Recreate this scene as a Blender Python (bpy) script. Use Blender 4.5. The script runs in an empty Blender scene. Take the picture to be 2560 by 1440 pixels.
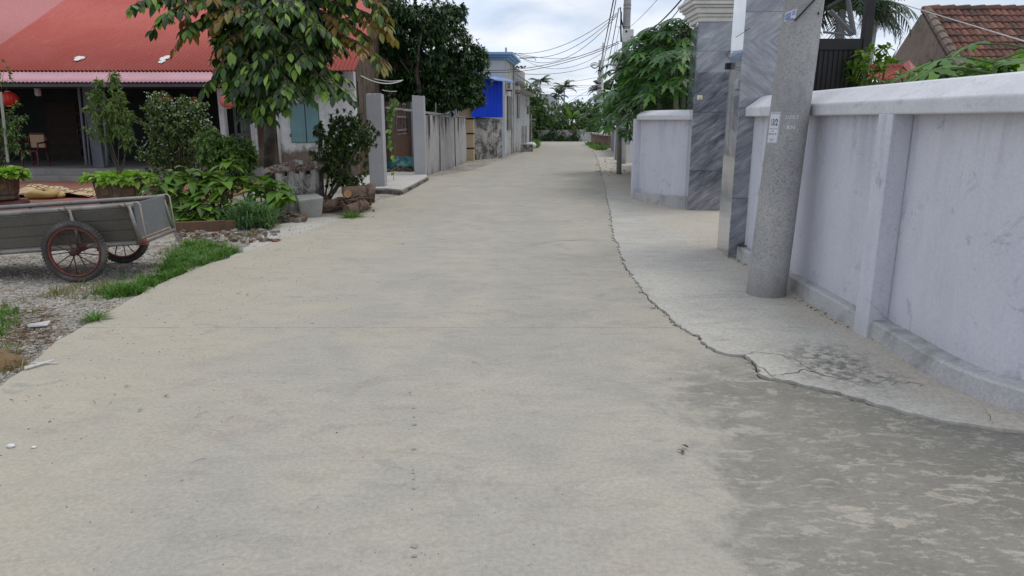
import bpy, math, random
from mathutils import Vector, Matrix
import numpy as np
random.seed(7)
R = math.radians
scene = bpy.context.scene
COL = scene.collection

# ------------------------------------------------------------------ camera
FPX, HZ, CAMH = 1750.0, 300.0, 1.5
TH = math.atan((720 - HZ) / FPX)
cam = bpy.data.cameras.new("camera")
cam.sensor_width = 36.0
cam.lens = 36.0 * FPX / 2560.0
cam.clip_start = 0.05
cam.clip_end = 2000
camo = bpy.data.objects.new("camera", cam)
COL.objects.link(camo)
camo.location = (0, 0, CAMH)
camo.rotation_euler = (R(90) - TH, 0, 0)
scene.camera = camo


def ray(px, py):
    u = (px - 1280) / FPX
    v = (720 - py) / FPX
    return (u, math.cos(TH) + v * math.sin(TH), -math.sin(TH) + v * math.cos(TH))


def G(px, py, z=0.0):
    """where the sight line through a photo point meets a level plane"""
    d = ray(px, py)
    t = (z - CAMH) / d[2]
    return Vector((d[0] * t, d[1] * t, z))


def P(px, py, Y):
    """where the sight line through a photo point meets the upright plane Y metres away"""
    d = ray(px, py)
    t = Y / d[1]
    return Vector((d[0] * t, Y, CAMH + d[2] * t))


# ------------------------------------------------------------------ mesh builder
class MB:
    def __init__(s):
        s.V = []
        s.F = []

    def add(s, vs, fs):
        o = len(s.V)
        s.V.extend([tuple(v) for v in vs])
        s.F.extend([tuple(i + o for i in f) for f in fs])

    def box(s, x0, x1, y0, y1, z0, z1):
        s.add([(x0, y0, z0), (x1, y0, z0), (x1, y1, z0), (x0, y1, z0), (x0, y0, z1), (x1, y0, z1), (x1, y1, z1), (x0, y1, z1)],
              [(0, 3, 2, 1), (4, 5, 6, 7), (0, 1, 5, 4), (1, 2, 6, 5), (2, 3, 7, 6), (3, 0, 4, 7)])
        return s

    def obox(s, c, dims, rot=None):
        c = Vector(c)
        M = rot or Matrix.Identity(3)
        vs = []
        for z in (-.5, .5):
            for x, y in ((-.5, -.5), (.5, -.5), (.5, .5), (-.5, .5)):
                vs.append(c + M @ Vector((x * dims[0], y * dims[1], z * dims[2])))
        s.add(vs, [(0, 3, 2, 1), (4, 5, 6, 7), (0, 1, 5, 4), (1, 2, 6, 5), (2, 3, 7, 6), (3, 0, 4, 7)])
        return s

    def wallseg(s, a, b, t, z0, z1, z0b=None, z1b=None):
        """upright slab from plan point a to b, thickness t behind the line (to the left of a->b when t>0)"""
        a = Vector((a[0], a[1])); b = Vector((b[0], b[1]))
        d = (b - a).normalized(); n = Vector((-d.y, d.x)) * t
        z0b = z0 if z0b is None else z0b; z1b = z1 if z1b is None else z1b
        vs = [(*a, z0), (*b, z0b), (*(b + n), z0b), (*(a + n), z0), (*a, z1), (*b, z1b), (*(b + n), z1b), (*(a + n), z1)]
        fs = [(0, 3, 2, 1), (4, 5, 6, 7), (0, 1, 5, 4), (1, 2, 6, 5), (2, 3, 7, 6), (3, 0, 4, 7)]
        if t < 0:
            fs = [f[::-1] for f in fs]
        s.add(vs, fs)
        return s

    def tube(s, pts, r, n=8, cap=True):
        pts = [Vector(p) for p in pts]
        m = len(pts)
        rs = r if isinstance(r, (list, tuple)) else [r] * m
        vs = []
        prev = None
        for i, p in enumerate(pts):
            t = (pts[min(i + 1, m - 1)] - pts[max(i - 1, 0)])
            t = t.normalized() if t.length > 1e-9 else Vector((0, 0, 1))
            if prev is None:
                ref = Vector((0, 0, 1)) if abs(t.z) < .9 else Vector((1, 0, 0))
                a = t.cross(ref).normalized()
            else:
                a = (prev - t * prev.dot(t))
                a = a.normalized() if a.length > 1e-6 else t.orthogonal().normalized()
            prev = a
            b = t.cross(a)
            for k in range(n):
                an = 2 * math.pi * k / n
                vs.append(p + (a * math.cos(an) + b * math.sin(an)) * rs[i])
        fs = []
        for i in range(m - 1):
            for k in range(n):
                k2 = (k + 1) % n
                fs.append((i * n + k, i * n + k2, (i + 1) * n + k2, (i + 1) * n + k))
        if cap:
            fs.append(tuple(range(n))[::-1])
            fs.append(tuple((m - 1) * n + k for k in range(n)))
        s.add(vs, fs)
        return s

    def lathe(s, prof, c, n=24, M=None, sx=1, sy=1, a0=0):
        c = Vector(c)
        vs = []
        for (r, z) in prof:
            for k in range(n):
                a = 2 * math.pi * k / n + a0
                v = Vector((r * math.cos(a) * sx, r * math.sin(a) * sy, z))
                vs.append(c + (M @ v if M else v))
        fs = []
        m = len(prof)
        for i in range(m - 1):
            for k in range(n):
                k2 = (k + 1) % n
                fs.append((i * n + k, i * n + k2, (i + 1) * n + k2, (i + 1) * n + k))
        fs.append(tuple(range(n))[::-1])
        fs.append(tuple((m - 1) * n + k for k in range(n)))
        s.add(vs, fs)
        return s

    def prism(s, poly, z0, z1):
        n = len(poly)
        area = sum(poly[i][0] * poly[(i + 1) % n][1] - poly[(i + 1) % n][0] * poly[i][1] for i in range(n))
        if area < 0:
            poly = list(poly)[::-1]
        vs = [(p[0], p[1], z0) for p in poly] + [(p[0], p[1], z1) for p in poly]
        fs = [tuple(range(n))[::-1], tuple(range(n, 2 * n))]
        for i in range(n):
            j = (i + 1) % n
            fs.append((i, j, n + j, n + i))
        s.add(vs, fs)
        return s

    def sweep(s, path, prof):
        """closed profile [(offset, z)] swept along a plan path; offset grows to the left of travel"""
        path = [Vector((p[0], p[1])) for p in path]
        m = len(path); k = len(prof)
        vs = []
        for i, p in enumerate(path):
            d0 = (p - path[i - 1]).normalized() if i else (path[1] - p).normalized()
            d1 = (path[i + 1] - p).normalized() if i < m - 1 else d0
            n0 = Vector((-d0.y, d0.x)); n1 = Vector((-d1.y, d1.x))
            nn = (n0 + n1); nn = nn / max(.3, (nn.length_squared / 2))
            for (o, z) in prof:
                q = p + nn * o
                vs.append((q.x, q.y, z))
        fs = []
        for i in range(m - 1):
            for j in range(k):
                j2 = (j + 1) % k
                fs.append((i * k + j, (i + 1) * k + j, (i + 1) * k + j2, i * k + j2))
        fs.append(tuple(range(k)))
        fs.append(tuple((m - 1) * k + j for j in range(k))[::-1])
        s.add(vs, fs)
        return s

    def corr(s, o, u, v, W, L, pitch=.1, amp=.016, th=.003, seg=6):
        """corrugated sheet: origin o, ribs run along v, waves across u"""
        o = Vector(o); u = Vector(u).normalized(); v = Vector(v).normalized()
        n = u.cross(v).normalized()
        if n.z < 0:
            n = -n
        N = max(2, int(W / pitch * seg))
        vs = []
        for i in range(N + 1):
            x = W * i / N
            h = amp * math.sin(2 * math.pi * x / pitch)
            for l in (0, L):
                for t in (0, -th):
                    vs.append(o + u * x + v * l + n * (h + t))
        fs = []
        for i in range(N):
            a = i * 4; b = a + 4
            fs += [(a, b, b + 2, a + 2), (a + 1, a + 3, b + 3, b + 1), (a, a + 1, b + 1, b), (a + 2, b + 2, b + 3, a + 3)]
        e = N * 4
        fs += [(0, 2, 3, 1), (e, e + 1, e + 3, e + 2)]
        s.add(vs, fs)
        return s

    def leaf(s, b, d, n, L, W, bend=.3, k=3, fold=.12, tip=.9):
        """a bent, folded leaf blade; one island"""
        sd = d.cross(n)
        if sd.length < 1e-4:
            sd = d.orthogonal()
        sd.normalize()
        n = sd.cross(d)
        down = Vector((0, 0, -1))
        vs = [b]
        for i in range(1, k):
            t = i / k
            p = b + d * (L * t) + down * (bend * L * t * t)
            w = W * .5 * math.sin(math.pi * t ** tip)
            up = n * (fold * w * 2)
            vs += [p + sd * w + up, p, p - sd * w + up]
        vs.append(b + d * L + down * (bend * L))
        fs = [(0, 2, 1), (0, 3, 2)]
        for i in range(k - 2):
            a = 1 + 3 * i
            fs += [(a, a + 1, a + 4, a + 3), (a + 1, a + 2, a + 5, a + 4)]
        a = 1 + 3 * (k - 2)
        e = len(vs) - 1
        fs += [(a, a + 1, e), (a + 1, a + 2, e)]
        s.add(vs, fs)

    def build(s, name, mat, parent=None, loc=None, local=False, smooth=False, bevel=0, bseg=2):
        me = bpy.data.meshes.new(name)
        off = Vector((0, 0, 0))
        if not local:
            if parent is not None:
                q = parent
                while q is not None:
                    off += Vector(q.location)
                    q = q.parent
            if loc is not None:
                off = off + Vector(loc) if parent is None else off
        V = np.array(s.V, dtype=np.float64) - np.array(off)
        me.from_pydata(V.tolist(), [], s.F)
        me.update()
        o = bpy.data.objects.new(name, me)
        COL.objects.link(o)
        if mat is not None:
            me.materials.append(mat)
        if parent is not None:
            o.parent = parent
        elif loc is not None:
            o.location = loc
        if smooth:
            me.polygons.foreach_set("use_smooth", [True] * len(me.polygons))
        if bevel:
            md = o.modifiers.new("bevel", 'BEVEL')
            md.width = bevel; md.segments = bseg; md.limit_method = 'ANGLE'; md.angle_limit = R(40)
        return o


def thing(name, label, cat, loc=(0, 0, 0), group=None):
    o = bpy.data.objects.new(name, None)
    o.empty_display_size = .2
    COL.objects.link(o)
    o.location = loc
    o["label"] = label; o["category"] = cat
    if group:
        o["group"] = group
    return o


def tag(o, label, cat, group=None):
    o["label"] = label; o["category"] = cat
    if group:
        o["group"] = group
    return o


def stuff(o, label=None, cat=None):
    o["kind"] = "stuff"
    if label:
        o["label"] = label; o["category"] = cat
    return o


def struct(o):
    o["kind"] = "structure"
    return o


def rnd(a, b):
    return random.uniform(a, b)


def rdir():
    z = rnd(-1, 1); a = rnd(0, 2 * math.pi); r = math.sqrt(1 - z * z)
    return Vector((r * math.cos(a), r * math.sin(a), z))


# ------------------------------------------------------------------ node helpers
class NT:
    def __init__(s, name, rough=.8, spec=.3):
        s.m = bpy.data.materials.new(name)
        s.m.use_nodes = True
        s.t = s.m.node_tree
        s.N = s.t.nodes
        s.b = s.N["Principled BSDF"]
        s.b.inputs["Roughness"].default_value = rough
        s.b.inputs["Specular IOR Level"].default_value = spec
        s._c = None

    def link(s, a, b):
        s.t.links.new(a, b)

    def obj(s):
        if s._c is None:
            s._c = s.N.new("ShaderNodeTexCoord")
        return s._c.outputs["Object"]

    def world(s):
        g = s.N.new("ShaderNodeNewGeometry")
        return g.outputs["Position"]

    def map(s, vec, sc=(1, 1, 1), rot=(0, 0, 0), loc=(0, 0, 0)):
        n = s.N.new("ShaderNodeMapping")
        n.inputs["Scale"].default_value = sc
        n.inputs["Rotation"].default_value = rot
        n.inputs["Location"].default_value = loc
        s.link(vec, n.inputs["Vector"])
        return n.outputs[0]

    def noise(s, vec, scale=5, detail=4, rough=.55, dist=0, color=False):
        n = s.N.new("ShaderNodeTexNoise")
        n.inputs["Scale"].default_value = scale
        n.inputs["Detail"].default_value = detail
        n.inputs["Roughness"].default_value = rough
        n.inputs["Distortion"].default_value = dist
        s.link(vec, n.inputs["Vector"])
        return n.outputs["Color" if color else "Fac"]

    def voro(s, vec, scale=5, feat='F1', out="Distance"):
        n = s.N.new("ShaderNodeTexVoronoi")
        n.feature = feat
        n.inputs["Scale"].default_value = scale
        s.link(vec, n.inputs["Vector"])
        return n.outputs[out]

    def ramp(s, fac, stops, interp='LINEAR'):
        n = s.N.new("ShaderNodeValToRGB")
        n.color_ramp.interpolation = interp
        el = n.color_ramp.elements
        while len(el) < len(stops):
            el.new(.5)
        for e, (p, c) in zip(el, stops):
            e.position = p
            e.color = (c, c, c, 1) if isinstance(c, (int, float)) else (*c, 1)
        s.link(fac, n.inputs[0])
        return n.outputs[0]

    def mix(s, fac, a, b, mode='MIX'):
        n = s.N.new("ShaderNodeMix")
        n.data_type = 'RGBA'
        n.blend_type = mode
        n.clamp_factor = True
        for i, v in ((0, fac), (6, a), (7, b)):
            if isinstance(v, (int, float)):
                n.inputs[i].default_value = v if i == 0 else (v, v, v, 1)
            elif isinstance(v, (tuple, list)):
                n.inputs[i].default_value = (*v, 1)
            else:
                s.link(v, n.inputs[i])
        return n.outputs[2]

    def math(s, op, a, b=0.0, c=None, clamp=False):
        n = s.N.new("ShaderNodeMath")
        n.operation = op
        n.use_clamp = clamp
        for i, v in enumerate((a, b, c)):
            if v is None:
                continue
            if isinstance(v, (int, float)):
                n.inputs[i].default_value = v
            else:
                s.link(v, n.inputs[i])
        return n.outputs[0]

    def xyz(s, vec):
        n = s.N.new("ShaderNodeSeparateXYZ")
        s.link(vec, n.inputs[0])
        return n.outputs

    def comb(s, x, y, z):
        n = s.N.new("ShaderNodeCombineXYZ")
        for i, v in enumerate((x, y, z)):
            if isinstance(v, (int, float)):
                n.inputs[i].default_value = v
            else:
                s.link(v, n.inputs[i])
        return n.outputs[0]

    def island(s):
        g = s.N.new("ShaderNodeNewGeometry")
        return g.outputs["Random Per Island"]

    def color(s, c):
        if isinstance(c, (tuple, list)):
            s.b.inputs["Base Color"].default_value = (*c, 1)
        else:
            s.link(c, s.b.inputs["Base Color"])
        return s

    def rough(s, r):
        s.link(r, s.b.inputs["Roughness"])
        return s

    def bump(s, h, strength=.3, dist=.01):
        n = s.N.new("ShaderNodeBump")
        n.inputs["Strength"].default_value = strength
        n.inputs["Distance"].default_value = dist
        s.link(h, n.inputs["Height"])
        s.link(n.outputs[0], s.b.inputs["Normal"])
        return s


def sm(nt, v, lo, hi):
    """smoothstep of a value"""
    n = nt.N.new("ShaderNodeMapRange")
    n.interpolation_type = 'SMOOTHSTEP'
    n.inputs["From Min"].default_value = lo
    n.inputs["From Max"].default_value = hi
    if isinstance(v, (int, float)):
        n.inputs["Value"].default_value = v
    else:
        nt.link(v, n.inputs["Value"])
    return n.outputs["Result"]


def weathered(name, c1, c2, scale=3, rough=.8, spec=.3, metal=0, bump=.15, fine=60, dirt=None, dirt_amt=.5, streak=0, bdist=.004):
    """surface of two close tones with fine grain, optional dirt blotches or vertical streaks"""
    t = NT(name, rough, spec)
    v = t.obj()
    a = t.noise(v, scale, 5, .6)
    c = t.mix(t.ramp(a, [(.35, 0), (.65, 1)]), c1, c2)
    f = t.noise(v, fine, 3, .6)
    c = t.mix(.25, c, t.ramp(f, [(.3, .25), (.7, .85)]), 'OVERLAY')
    if dirt:
        d = t.noise(t.map(v, (1, 1, 1)), scale * .8, 6, .68, .4)
        c = t.mix(t.math('MULTIPLY', t.ramp(d, [(.5, 0), (.66, 1)]), dirt_amt), c, dirt)
    if streak:
        q = t.noise(t.map(v, (9, 9, .7)), 1.2, 5, .65)
        c = t.mix(t.math('MULTIPLY', t.ramp(q, [(.5, 0), (.68, 1)]), streak), c, dirt or (.05, .05, .045))
    t.color(c)
    t.b.inputs["Metallic"].default_value = metal
    if bump:
        t.bump(t.math('ADD', f, t.math('MULTIPLY', a, 1.5)), bump, bdist)
    return t.m


def leafmat(name, stops, trans=.25, rough=.45, spec=.4):
    """leaf blades whose tone differs from leaf to leaf, lit through a little"""
    t = NT(name, rough, spec)
    r = t.island()
    c = t.ramp(r, stops)
    t.color(c)
    tr = t.N.new("ShaderNodeBsdfTranslucent")
    t.link(t.mix(1.0, c, (1.5, 1.6, .7), 'MULTIPLY'), tr.inputs[0])
    mx = t.N.new("ShaderNodeMixShader")
    mx.inputs[0].default_value = trans
    t.link(t.b.outputs[0], mx.inputs[1])
    t.link(tr.outputs[0], mx.inputs[2])
    t.link(mx.outputs[0], t.N["Material Output"].inputs[0])
    return t.m


# ------------------------------------------------------------------ world, sun
SUN_EL, SUN_AZ = R(68), R(72)      # azimuth measured from +Y towards +X
w = bpy.data.worlds.new("World")
scene.world = w
w.use_nodes = True
wt = w.node_tree
bg = wt.nodes["Background"]
sky = wt.nodes.new("ShaderNodeTexSky")
sky.sky_type = 'NISHITA'
sky.sun_disc = False
sky.sun_elevation = SUN_EL
sky.sun_rotation = SUN_AZ
sky.air_density = 1.0
sky.dust_density = .8
tc = wt.nodes.new("ShaderNodeTexCoord")
sep = wt.nodes.new("ShaderNodeSeparateXYZ")
wt.links.new(tc.outputs["Generated"], sep.inputs[0])
# cloud layer: directions projected on a level sheet overhead
dv = []
for ax in (0, 1):
    m1 = wt.nodes.new("ShaderNodeMath"); m1.operation = 'ADD'; m1.inputs[1].default_value = .22
    wt.links.new(sep.outputs[2], m1.inputs[0])
    m2 = wt.nodes.new("ShaderNodeMath"); m2.operation = 'DIVIDE'
    wt.links.new(sep.outputs[ax], m2.inputs[0]); wt.links.new(m1.outputs[0], m2.inputs[1])
    dv.append(m2)
cb = wt.nodes.new("ShaderNodeCombineXYZ")
wt.links.new(dv[0].outputs[0], cb.inputs[0]); wt.links.new(dv[1].outputs[0], cb.inputs[1])
cn = wt.nodes.new("ShaderNodeTexNoise")
cn.inputs["Scale"].default_value = 1.5; cn.inputs["Detail"].default_value = 7; cn.inputs["Roughness"].default_value = .55
cn.inputs["Distortion"].default_value = .3
wt.links.new(cb.outputs[0], cn.inputs["Vector"])
cr = wt.nodes.new("ShaderNodeValToRGB")
cr.color_ramp.elements[0].position = .36; cr.color_ramp.elements[0].color = (.52, .52, .52, 1)
cr.color_ramp.elements[1].position = .58; cr.color_ramp.elements[1].color = (1, 1, 1, 1)
wt.links.new(cn.outputs[0], cr.inputs[0])
cn2 = wt.nodes.new("ShaderNodeTexNoise")
cn2.inputs["Scale"].default_value = 3.1; cn2.inputs["Detail"].default_value = 6
wt.links.new(cb.outputs[0], cn2.inputs["Vector"])
cc = wt.nodes.new("ShaderNodeValToRGB")
cc.color_ramp.elements[0].position = .35; cc.color_ramp.elements[0].color = (8.2, 9.2, 11.2, 1)
cc.color_ramp.elements[1].position = .65; cc.color_ramp.elements[1].color = (10.0, 10.3, 11.0, 1)
wt.links.new(cn2.outputs[0], cc.inputs[0])
mx = wt.nodes.new("ShaderNodeMix"); mx.data_type = 'RGBA'
wt.links.new(cr.outputs[0], mx.inputs[0])
wt.links.new(sky.outputs[0], mx.inputs[6]); wt.links.new(cc.outputs[0], mx.inputs[7])
wt.links.new(mx.outputs[2], bg.inputs[0])
bg.inputs[1].default_value = .1

sl = bpy.data.lights.new("sun", 'SUN')
sl.energy = 1.15
sl.angle = R(28)
sl.color = (1, .94, .84)
so = bpy.data.objects.new("sun", sl)
COL.objects.link(so)
sd = Vector((math.sin(SUN_AZ) * math.cos(SUN_EL), math.cos(SUN_AZ) * math.cos(SUN_EL), math.sin(SUN_EL)))
so.rotation_euler = sd.to_track_quat('Z', 'Y').to_euler()
so.location = (0, 0, 30)
scene.view_settings.view_transform = 'Standard'
scene.view_settings.look = 'None'
scene.view_settings.exposure = 0.0
scene.render.engine = 'CYCLES'
scene.cycles.use_denoising = True
scene.cycles.max_bounces = 6
scene.cycles.diffuse_bounces = 3
scene.cycles.transparent_max_bounces = 4
# ================================================================== SETTING
# --- road concrete
def road_material():
    t = NT("road_concrete", .85, .25)
    v = t.obj()
    x, y, z = t.xyz(v)
    big = t.noise(v, .5, 4, .5)
    mid = t.noise(v, 1.5, 6, .6, .35)
    med = t.noise(t.map(v, (1.4, 2.6, 1), (0, 0, .2)), 2.6, 8, .66, .5)
    fin = t.noise(v, 46, 4, .65)
    grain = t.noise(v, 190, 2, .5)
    # tan dust and bluish grey cement in drifting patches
    c = t.mix(t.ramp(mid, [(.38, 0), (.62, 1)]), (.405, .374, .305), (.345, .327, .28))
    c = t.mix(t.math('MULTIPLY', t.ramp(big, [(.42, 0), (.6, 1)]), .5), c, (.385, .355, .292))
    c = t.mix(t.math('MULTIPLY', t.ramp(med, [(.5, 0), (.64, 1)]), .5), c, (.30, .28, .24))
    # trowel sweeps, pale
    st = t.noise(t.map(v, (1, 2.6, 1), (0, 0, .5)), 2.0, 7, .66, .8)
    c = t.mix(t.math('MULTIPLY', t.ramp(st, [(.53, 0), (.68, 1)]), .3), c, (.48, .452, .385))
    st2 = t.noise(t.map(v, (1, 3, 1), (0, 0, -.6), (5, 3, 0)), 1.8, 7, .7, .9)
    c = t.mix(t.math('MULTIPLY', t.ramp(st2, [(.57, 0), (.68, 1)]), .2), c, (.28, .27, .25))
    # two faint wheel lanes, a little greyer and smoother
    wob0 = t.math('MULTIPLY', t.math('SUBTRACT', big, .5), 1.2)
    xl = t.math('ADD', t.math('SUBTRACT', x, t.math('MULTIPLY', t.math('MAXIMUM', t.math('SUBTRACT', y, 12.0), 0), .1)), wob0)
    for cx0 in (-1.35, .15):
        ln = t.ramp(t.math('ABSOLUTE', t.math('SUBTRACT', xl, cx0)), [(.12, 1), (.5, 0)])
        c = t.mix(t.math('MULTIPLY', ln, .22), c, (.33, .315, .285))
    # sandy film towards the yard side
    sx = sm(t, t.math('ADD', x, t.math('MULTIPLY', t.math('SUBTRACT', mid, .5), 3.4)), -.7, -2.8)
    c = t.mix(t.math('MULTIPLY', sx, .5), c, (.41, .366, .28))
    # reddish brown rub marks with ragged rims
    rb = t.noise(t.map(v, (1, 1.5, 1), (0, 0, .6), (3.7, 9.1, 0)), 1.7, 9, .74, 1.0)
    c = t.mix(t.math('MULTIPLY', t.ramp(rb, [(.575, 0), (.62, 1)]), .33), c, (.30, .245, .205))
    gb = t.noise(t.map(v, (1, 1.3, 1), (0, 0, -.3), (13.7, 2.1, 0)), 2.1, 9, .74, .9)
    c = t.mix(t.math('MULTIPLY', t.ramp(gb, [(.60, 0), (.64, 1)]), .42), c, (.235, .23, .22))
    # thin dirt threads
    th = t.noise(t.map(v, (1, 1, 1), (0, 0, 0), (1.3, 4.2, 0)), 1.9, 9, .74, 1.4)
    thr = t.ramp(t.math('ABSOLUTE', t.math('SUBTRACT', th, .5)), [(0, 1), (.010, 0)])
    thm = t.ramp(t.noise(v, 1.1, 3, .5), [(.52, 0), (.64, 1)])
    c = t.mix(t.math('MULTIPLY', t.math('MULTIPLY', thr, thm), .4), c, (.17, .16, .145))
    # the damp dark stain by the apron, broken by pale worn flakes
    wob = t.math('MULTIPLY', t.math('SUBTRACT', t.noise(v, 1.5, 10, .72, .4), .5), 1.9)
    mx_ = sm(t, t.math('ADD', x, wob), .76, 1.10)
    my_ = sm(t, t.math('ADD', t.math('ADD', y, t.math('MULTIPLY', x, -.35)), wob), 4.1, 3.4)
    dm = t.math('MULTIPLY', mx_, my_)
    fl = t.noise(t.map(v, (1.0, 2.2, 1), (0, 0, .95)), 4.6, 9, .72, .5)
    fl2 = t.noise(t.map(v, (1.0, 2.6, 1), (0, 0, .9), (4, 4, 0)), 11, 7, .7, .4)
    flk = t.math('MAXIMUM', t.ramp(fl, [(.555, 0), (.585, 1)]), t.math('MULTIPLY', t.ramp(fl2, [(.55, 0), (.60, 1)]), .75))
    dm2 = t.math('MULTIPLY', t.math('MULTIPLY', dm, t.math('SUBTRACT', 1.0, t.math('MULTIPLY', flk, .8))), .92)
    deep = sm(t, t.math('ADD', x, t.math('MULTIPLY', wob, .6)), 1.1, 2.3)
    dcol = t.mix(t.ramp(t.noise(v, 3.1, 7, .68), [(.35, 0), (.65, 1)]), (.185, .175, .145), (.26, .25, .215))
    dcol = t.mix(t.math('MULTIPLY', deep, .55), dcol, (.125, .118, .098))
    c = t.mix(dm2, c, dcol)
    # transverse joints
    jd = t.math('ABSOLUTE', t.math('SUBTRACT', t.math('ADD', t.math('MODULO', t.math('ADD', t.math('ADD', y, t.math('MULTIPLY', t.noise(v, 2.5, 4, .6), .02)), .60), 5.62), 0), 5.6))
    jm = t.math('MULTIPLY', t.ramp(jd, [(0, 1), (.010, 0)]), t.ramp(t.noise(v, 4, 3, .6), [(.38, .1), (.62, .75)]))
    c = t.mix(jm, c, (.14, .13, .11))
    c = t.mix(.22, c, t.ramp(fin, [(.3, .22), (.7, .78)]), 'OVERLAY')
    c = t.mix(.16, c, t.ramp(grain, [(.3, .2), (.7, .8)]), 'OVERLAY')
    t.color(c)
    t.bump(t.math('ADD', t.math('ADD', fin, t.math('MULTIPLY', med, 3)), t.math('MULTIPLY', grain, .3)), .12, .006)
    t.rough(t.math('SUBTRACT', .9, t.math('MULTIPLY', dm2, .2)))
    return t.m


def apron_material(name="apron_concrete", a=(.47, .45, .40), b=(.405, .388, .34)):
    t = NT(name, .88, .2)
    v = t.obj()
    x, y, z = t.xyz(v)
    n1 = t.noise(v, 1.2, 5, .6)
    n2 = t.noise(t.map(v, (1, 3.2, 1)), 2.2, 7, .66, .4)
    fin = t.noise(v, 45, 4, .65)
    c = t.mix(t.ramp(n1, [(.35, 0), (.65, 1)]), a, b)
    c = t.mix(t.math('MULTIPLY', t.ramp(n2, [(.52, 0), (.66, 1)]), .5), c, (.29, .275, .24))
    # warm tone close to the wall foot
    c = t.mix(t.math('MULTIPLY', sm(t, t.math('ADD', x, t.math('MULTIPLY', n1, .8)), 2.4, 2.9), .5), c, (.48, .41, .32))
    # blackened worn patch near the front
    dx = t.math('SUBTRACT', x, 2.02); dy = t.math('SUBTRACT', y, 4.1)
    rr_ = t.math('SQRT', t.math('ADD', t.math('MULTIPLY', dx, t.math('MULTIPLY', dx, 2.2)), t.math('MULTIPLY', dy, t.math('MULTIPLY', dy, .8))))
    m = sm(t, t.math('ADD', rr_, t.math('MULTIPLY', t.math('SUBTRACT', n2, .5), .9)), .62, .12)
    sp = t.ramp(t.noise(v, 16, 6, .75), [(.44, 0), (.56, 1)])
    c = t.mix(t.math('MULTIPLY', t.math('MULTIPLY', m, sp), .85), c, (.12, .115, .10))
    c = t.mix(.35, c, t.ramp(fin, [(.3, .22), (.7, .78)]), 'OVERLAY')
    t.color(c)
    t.bump(t.math('ADD', fin, t.math('MULTIPLY', n2, 3)), .3, .008)
    return t.m


def ground_material():
    t = NT("yard_soil", .95, .15)
    v = t.obj()
    n1 = t.noise(v, .8, 5, .6)
    n2 = t.noise(v, 3.2, 7, .7, .5)
    n3 = t.noise(v, 24, 5, .7)
    c = t.mix(t.ramp(n1, [(.4, 0), (.62, 1)]), (.32, .285, .23), (.39, .37, .33))
    c = t.mix(t.math('MULTIPLY', t.ramp(n2, [(.5, 0), (.62, 1)]), .65), c, (.17, .135, .095))
    vc = t.voro(v, 42, 'F1', "Color")
    c = t.mix(.5, c, t.ramp(t.xyz(vc)[0], [(.0, .18), (1, .8)]), 'OVERLAY')
    c = t.mix(.4, c, t.ramp(n3, [(.3, .15), (.7, .85)]), 'OVERLAY')
    t.color(c)
    t.bump(t.math('ADD', n3, t.voro(v, 42)), .7, .02)
    return t.m


M_road = road_material()
M_apron = apron_material()
M_slab = apron_material("pale_slab", (.50, .48, .44), (.43, .415, .38))
M_ground = ground_material()

def jitter_line(pts, step, amp):
    out = []
    for a, b in zip(pts[:-1], pts[1:]):
        n = max(1, int((b - a).length / step))
        d = (b - a)
        nn = Vector((-d.y, d.x, 0))
        if nn.length > 0:
            nn.normalize()
        for i in range(n):
            t = i / n
            out.append(a.lerp(b, t) + nn * (rnd(-amp, amp) if i else rnd(-amp, amp) * .5))
    out.append(pts[-1])
    return out


edge_px = [(1478, 366), (1484, 380), (1492, 395), (1500, 415), (1505, 440), (1514, 465), (1517, 495), (1526, 530), (1530, 560), (1536, 592), (1548, 625), (1561, 650),
           (1570, 672), (1590, 700), (1600, 716), (1622, 742), (1640, 765), (1660, 785), (1690, 812), (1725, 834), (1750, 848), (1766, 868),
           (1790, 880), (1830, 890), (1862, 893), (1880, 915), (1905, 942), (1925, 949), (1990, 962), (2050, 975), (2110, 990), (2180, 1012),
           (2250, 1030), (2330, 1048), (2420, 1062), (2500, 1076), (2560, 1085)]
random.seed(3)
edge = [G(*p) for p in edge_px]
edge += [Vector((3.1, 2.98, 0)), Vector((4.2, 2.75, 0)), Vector((7, 2.5, 0))]
edge_j = []
wk = Vector((0, 0, 0))
for i, p in enumerate(jitter_line(edge, .035, .009)):
    k = .4 if p.y > 12 else 1.0
    wk = wk * .82 + Vector((rnd(-.011, .011), rnd(-.008, .008), 0))
    edge_j.append(p + (wk + Vector((rnd(-.006, .006), rnd(-.005, .005), 0))) * k)

left_px = [(0, 965), (60, 925), (130, 862), (240, 800), (330, 745), (430, 695), (520, 660), (600, 638), (650, 615), (700, 598), (760, 578),
           (830, 556), (880, 540), (925, 515), (945, 500), (1000, 489), (1012, 474), (1042, 459), (1075, 444), (1120, 436), (1180, 426), (1230, 408), (1262, 397), (1295, 386),
           (1322, 376), (1338, 366), (1334, 357)]
left = [Vector((-2.7, -8, 0)), Vector((-2.85, 2.2, 0))] + [G(*p) for p in left_px]
left_j = jitter_line(left, .12, .018)
# road: left edge up, across the far end, right edge back
far_end = [Vector((-6, 50.2, 0)), Vector((-6, 53.5, 0)), Vector((16, 53.5, 0)), Vector((16, 50.0, 0)), Vector((5.6, 49.6, 0))]
roadpoly = left_j + far_end
redge = [p + Vector((-.009, -.007, 0)) * rnd(.5, 1.7) * (1.0 if p.y > 4.6 else 1.6) for p in edge_j]
roadpoly += redge + [Vector((7, -8, 0))]
mb = MB()
mb.prism([(p.x, p.y) for p in roadpoly], -.09, 0)
struct(mb.build("road", M_road))

# apron between the road and the boundary walls, a few centimetres proud of the road
ap = [(p.x, p.y) for p in edge_j] + [(7, 6), (7, 30), (8.5, 52)]
mb = MB()
mb.prism(ap, -.08, .014)
struct(mb.build("pavement", M_apron))

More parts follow.
